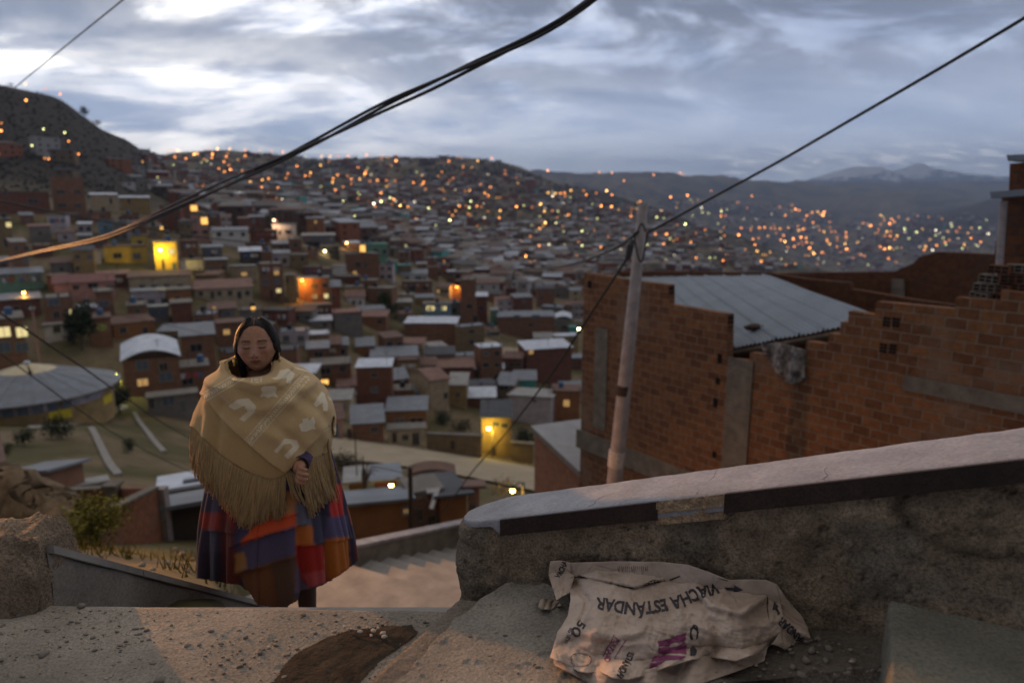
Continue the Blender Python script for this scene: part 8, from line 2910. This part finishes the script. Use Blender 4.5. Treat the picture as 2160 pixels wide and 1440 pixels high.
TT_ = [(1204, 1186), (1296, 1183), (1393, 1184), (1451, 1190), (1500, 1207), (1537, 1222), (1580, 1221), (1616, 1222), (1638, 1231)]
BB_ = [(1161, 1387), (1182, 1396), (1201, 1404), (1220, 1416), (1237, 1419), (1265, 1416), (1295, 1431), (1326, 1433), (1369, 1422), (1405, 1407), (1460, 1391), (1500, 1386), (1522, 1389), (1552, 1394), (1601, 1376), (1629, 1358)]
LL_ = [(1204, 1186), (1200, 1225), (1204, 1262), (1198, 1300), (1176, 1334), (1161, 1387)]
RR_ = [(1638, 1231), (1645, 1262), (1652, 1300), (1645, 1335), (1629, 1358)]
SEAM = [(1190, 1218), (1232, 1216), (1289, 1227), (1338, 1239), (1399, 1222), (1454, 1203)]
CREASE = [([(1470, 1240), (1500, 1275), (1565, 1292), (1610, 1262)], .016, 9), ([(1565, 1292), (1630, 1245)], .012, 7), ([(1210, 1225), (1240, 1270), (1225, 1320)], -.014, 9), ([(1250, 1325), (1300, 1345), (1345, 1335)], .010, 8), ([(1480, 1270), (1500, 1310), (1510, 1370)], -.010, 9), ([(1170, 1350), (1220, 1330), (1270, 1345)], .010, 9), ([(1420, 1265), (1440, 1310), (1425, 1370)], .008, 10)]


def hmain(U, V, px, py):
    h = 0.048 + 0.058 * np.sin(np.clip(V * 1.05 + .12, 0, 1) * math.pi) ** .8
    h = h * (0.55 + 0.45 * smoothstep(0, .16, U)) * (0.75 + 0.25 * smoothstep(1, .8, U))
    h = h + 0.020 * np.sin(U * 23 + 1) * smoothstep(.78, 1, V) + 0.012 * np.sin(U * 51) * smoothstep(.9, 1, V)
    sy = np.interp(px, [q[0] for q in SEAM], [q[1] for q in SEAM])
    h = h + 0.014 * smoothstep(3, -2, py - sy) * smoothstep(1470, 1440, px)
    for line, a, w in CREASE:
        h = h + a * np.exp(-(seg_dist(px, py, line) / w) ** 2)
    return h


PM = sheet('paper', TT_, BB_, LL_, RR_, hmain, 200, 110)
PF = sheet('torn_flap', RR_, [(1660, 1266), (1690, 1297), (1703, 1322), (1711, 1346), (1680, 1352), (1656, 1370)], [(1638, 1231), (1648, 1246), (1660, 1266)], [(1629, 1358), (1642, 1362), (1656, 1370)],
           lambda U, V, px, py: 0.075 - .05 * V - .02 * U + 0.01 * np.sin(U * 14), 60, 30, 1.05)
PL = sheet('torn_flap', [(1161, 1183), (1180, 1181), (1206, 1186)], [(1174, 1266), (1186, 1258), (1202, 1250)], [(1161, 1183), (1157, 1212), (1174, 1266)], [(1206, 1186), (1212, 1215), (1202, 1250)],
           lambda U, V, px, py: 0.075 - .035 * V + 0.012 * U, 40, 50, 1.1)
sheet('inner_ply', [(1168, 1386), (1237, 1412), (1326, 1424), (1405, 1400), (1500, 1380), (1620, 1362)], [(1172, 1402), (1250, 1444), (1330, 1474), (1440, 1456), (1530, 1424), (1612, 1394)], [(1168, 1386), (1172, 1402)], [(1620, 1362), (1612, 1394)],
      lambda U, V, px, py: 0.030 - .018 * V + 0.012 * np.sin(U * 31), 90, 24, 0.95)
vv, ff = [], []
for P in (PM, PF, PL):
    b0 = len(vv); nv_, nu_ = P.shape[:2]
    vv += [tuple(p) for p in P.reshape(-1, 3)]
    for j in range(nv_ - 1):
        for i in range(nu_ - 1):
            ff.append((b0 + j * nu_ + i, b0 + j * nu_ + i + 1, b0 + (j + 1) * nu_ + i + 1, b0 + (j + 1) * nu_ + i))
BS = BVHTree.FromPolygons(vv, ff)


def stick(name, tris_px, m, lift=0.0032, maxlen=5.0):
    """print on the paper: triangles given by pixels, laid on the crumpled sheet"""
    bm = bmesh.new()
    for poly in tris_px:
        vs_ = [bm.verts.new((p[0], p[1], 0)) for p in poly]
        try:
            bm.faces.new(vs_)
        except ValueError:
            pass
    bmesh.ops.remove_doubles(bm, verts=bm.verts, dist=0.01)
    bmesh.ops.triangulate(bm, faces=bm.faces)
    for _ in range(5):
        lg = [e for e in bm.edges if e.calc_length() > maxlen]
        if not lg:
            break
        bmesh.ops.subdivide_edges(bm, edges=lg, cuts=1)
        bmesh.ops.triangulate(bm, faces=bm.faces)
    dead = []
    for v in bm.verts:
        d = Vector(ray(v.co.x, v.co.y)).normalized()
        h = BS.ray_cast(Vector((0, 0, 0)), d)
        if h[0] is None:
            dead.append(v)
        else:
            n = h[1] if h[1].dot(d) < 0 else -h[1]
            v.co = h[0] + n * lift - d * 0.0008
    bmesh.ops.delete(bm, geom=dead, context='VERTS')
    for f in bm.faces:
        f.normal_update()
        if f.normal.dot(f.calc_center_median()) > 0:
            f.normal_flip()
    me = bpy.data.meshes.new(name); bm.to_mesh(me); bm.free()
    me.materials.append(m)
    o = bpy.data.objects.new(name, me); COL.objects.link(o); o.parent = sk; o.location = -Vector(sk.location)
    return o


def cr(x, y):
    return (1100 + x / 3.273, 1150 + y / 3.273)


def text_tris(body, base, hpx, bold=0.03, squeeze=1.0, track=1.0):
    """glyph triangles wrapped along a baseline of pixels; the letters' up side is the direction turned a quarter left"""
    cu = bpy.data.curves.new('t', 'FONT'); cu.body = body; cu.size = 1.0; cu.offset = bold; cu.space_character = track; cu.resolution_u = 3
    ob = bpy.data.objects.new('t', cu); COL.objects.link(ob)
    dg = bpy.context.evaluated_depsgraph_get(); me = bpy.data.meshes.new_from_object(ob.evaluated_get(dg)); bpy.data.objects.remove(ob)
    co_ = [v.co.copy() for v in me.vertices]
    x0, x1 = min(c.x for c in co_), max(c.x for c in co_)
    cap = 0.70
    Bp = poly_at(base, 120)
    for _ in range(12):
        Bp[1:-1] = .25 * Bp[:-2] + .5 * Bp[1:-1] + .25 * Bp[2:]
    out = []

    def m_(c):
        t = (c.x - x0) / (x1 - x0) * 119
        i = int(min(118, max(0, t))); f = t - i
        p = Bp[i] * (1 - f) + Bp[i + 1] * f
        d = Bp[min(119, i + 6)] - Bp[max(0, i - 6)]; d = d / np.hypot(*d)
        up = np.array((d[1], -d[0]))
        q = p + up * (c.y / cap * hpx)
        return (q[0], q[1])
    for p in me.polygons:
        out.append([m_(co_[k]) for k in p.vertices])
    return out


base = [cr(x, y - 42) for x, y in ((1352, 296), (1240, 325), (1140, 365), (1085, 395), (1000, 415), (930, 428), (870, 436), (800, 444), (740, 440), (680, 430), (610, 416), (522, 405))]
stick('printed_text', text_tris('VIACHA EST\u00c1NDAR', base, 25), M_ink)
stick('printed_arrow', [[cr(1405, 284), cr(1470, 288), cr(1470, 268), cr(1532, 302), cr(1462, 328), cr(1466, 308), cr(1405, 302)]], M_ink)
stick('printed_arrow', [[cr(1785, 474), cr(1768, 484), cr(1752, 448), cr(1732, 452), cr(1740, 388), cr(1776, 428), cr(1764, 436)]], M_ink)
stick('printed_text', text_tris('\u00c1NDAR', [cr(1950, 632), cr(1890, 578), cr(1790, 494)], 15), M_ink)
stick('printed_text', text_tris('VIACHA', [cr(262, 236), cr(290, 190), cr(322, 112)], 12), M_ink)
stick('printed_text', text_tris('50', [cr(398, 512), cr(340, 604)], 20, .02), M_ink)
stick('printed_text', text_tris('KG NETO', [cr(338, 572), cr(292, 668)], 9, .015), M_ink)
stick('printed_text', text_tris('PORTLAND', [cr(648, 634), cr(592, 730), cr(572, 800)], 12, .015), M_mag)
stick('printed_frame', [[cr(646, 622), cr(640, 620), cr(560, 770), cr(566, 774)], [cr(728, 648), cr(722, 646), cr(640, 780), cr(646, 784)]], M_mag)
stick('printed_text', text_tris('EST\u00c1NDAR', [cr(742, 728), cr(690, 830), cr(645, 922)], 13), M_ink)
stick('printed_text', text_tris('Ce', [cr(1164, 548), cr(1166, 770)], 17, .05, track=1.9), M_ink)
stick('printed_mark', [[cr(945, 660), cr(1135, 600), cr(1135, 650), cr(1010, 690), cr(943, 700)], [cr(943, 706), cr(1040, 700), cr(1135, 668), cr(1138, 752), cr(940, 742)], [cr(915, 757), cr(1135, 768), cr(1060, 795), cr(900, 802)], [cr(895, 812), cr(1000, 800), cr(930, 840), cr(868, 868)]], M_mag)
ring_ = []
for k in range(36):
    a0, a1 = 2 * math.pi * k / 36, 2 * math.pi * (k + 1) / 36
    f = lambda a, r: cr(412 + r * 74 * math.cos(a), 792 + r * 50 * math.sin(a))
    ring_.append([f(a0, 1), f(a1, 1), f(a1, .955), f(a0, .955)])
    if k % 2:
        ring_.append([f(a0, .82), f(a1, .82), f(a1, .79), f(a0, .79)])
stick('printed_stamp', ring_, M_ink)
stick('tear', [[cr(330, 226), cr(400, 208), cr(470, 222), cr(400, 216)], [cr(600, 252), cr(680, 268), cr(790, 290), cr(690, 288)], [cr(825, 276), cr(900, 246), cr(1000, 238), cr(905, 256)], [cr(1020, 232), cr(1090, 205), cr(1100, 210), cr(1030, 240)], [cr(1345, 218), cr(1430, 238), cr(1420, 242)], [cr(1692, 330), cr(1700, 440), cr(1706, 520), cr(1686, 400)]], M_tear)
marks = []
rr = random.Random(6)
for k in range(16):
    x = 665 + 13.5 * k; y0 = 138 + rr.uniform(-6, 8)
    marks.append([cr(x, y0), cr(x + 4, y0), cr(x + 7 + rr.uniform(-8, 8), y0 + rr.uniform(25, 75)), cr(x + 3, y0 + 30)])
stick('printed_marks', marks, mat('faded red print', (0.20, 0.11, 0.08), rough=.9))
tag(sk, 'crumpled torn kraft paper cement sack printed VIACHA EST\u00c1NDAR, lying on the slab', 'sack')
# scrap torn from the sack
P = np.zeros((14, 22, 3))
Q = coons([(1128, 1268), (1150, 1262), (1180, 1268)], [(1140, 1284), (1160, 1286), (1184, 1276)], [(1128, 1268), (1140, 1284)], [(1180, 1268), (1184, 1276)], 22, 14)
for j in range(14):
    for i in range(22):
        P[j, i] = on_slab(Q[j, i, 0], Q[j, i, 1], 0.010 + .012 * math.sin(i * .35) + .006 * math.sin(j * .6 + i))
o = grid_obj('paper_scrap', P, M_kraft, col=np.ones(P.shape) * .8)
s_ = o.modifiers.new('t', 'SOLIDIFY'); s_.thickness = .0025
tag(o, 'small curled brown paper scrap on the slab left of the sack', 'paper')
# ------------------------------------------------------------------ evening haze over the valley
mb = MB()
mb.box((-15500, -300, -1300), (15500, 16200, 950))
hz_m = bpy.data.materials.new('evening haze'); hz_m.use_nodes = True
nt = hz_m.node_tree; nt.nodes.clear()
pv = N(nt, 'ShaderNodeVolumePrincipled')
pv.inputs['Color'].default_value = (0.52, 0.68, 1.0, 1)
pv.inputs['Density'].default_value = 0.000095
pv.inputs['Anisotropy'].default_value = 0.1
oo = N(nt, 'ShaderNodeOutputMaterial'); nt.links.new(pv.outputs[0], oo.inputs['Volume'])
hz = mb.build('haze', hz_m)
tag(hz, kind='stuff')
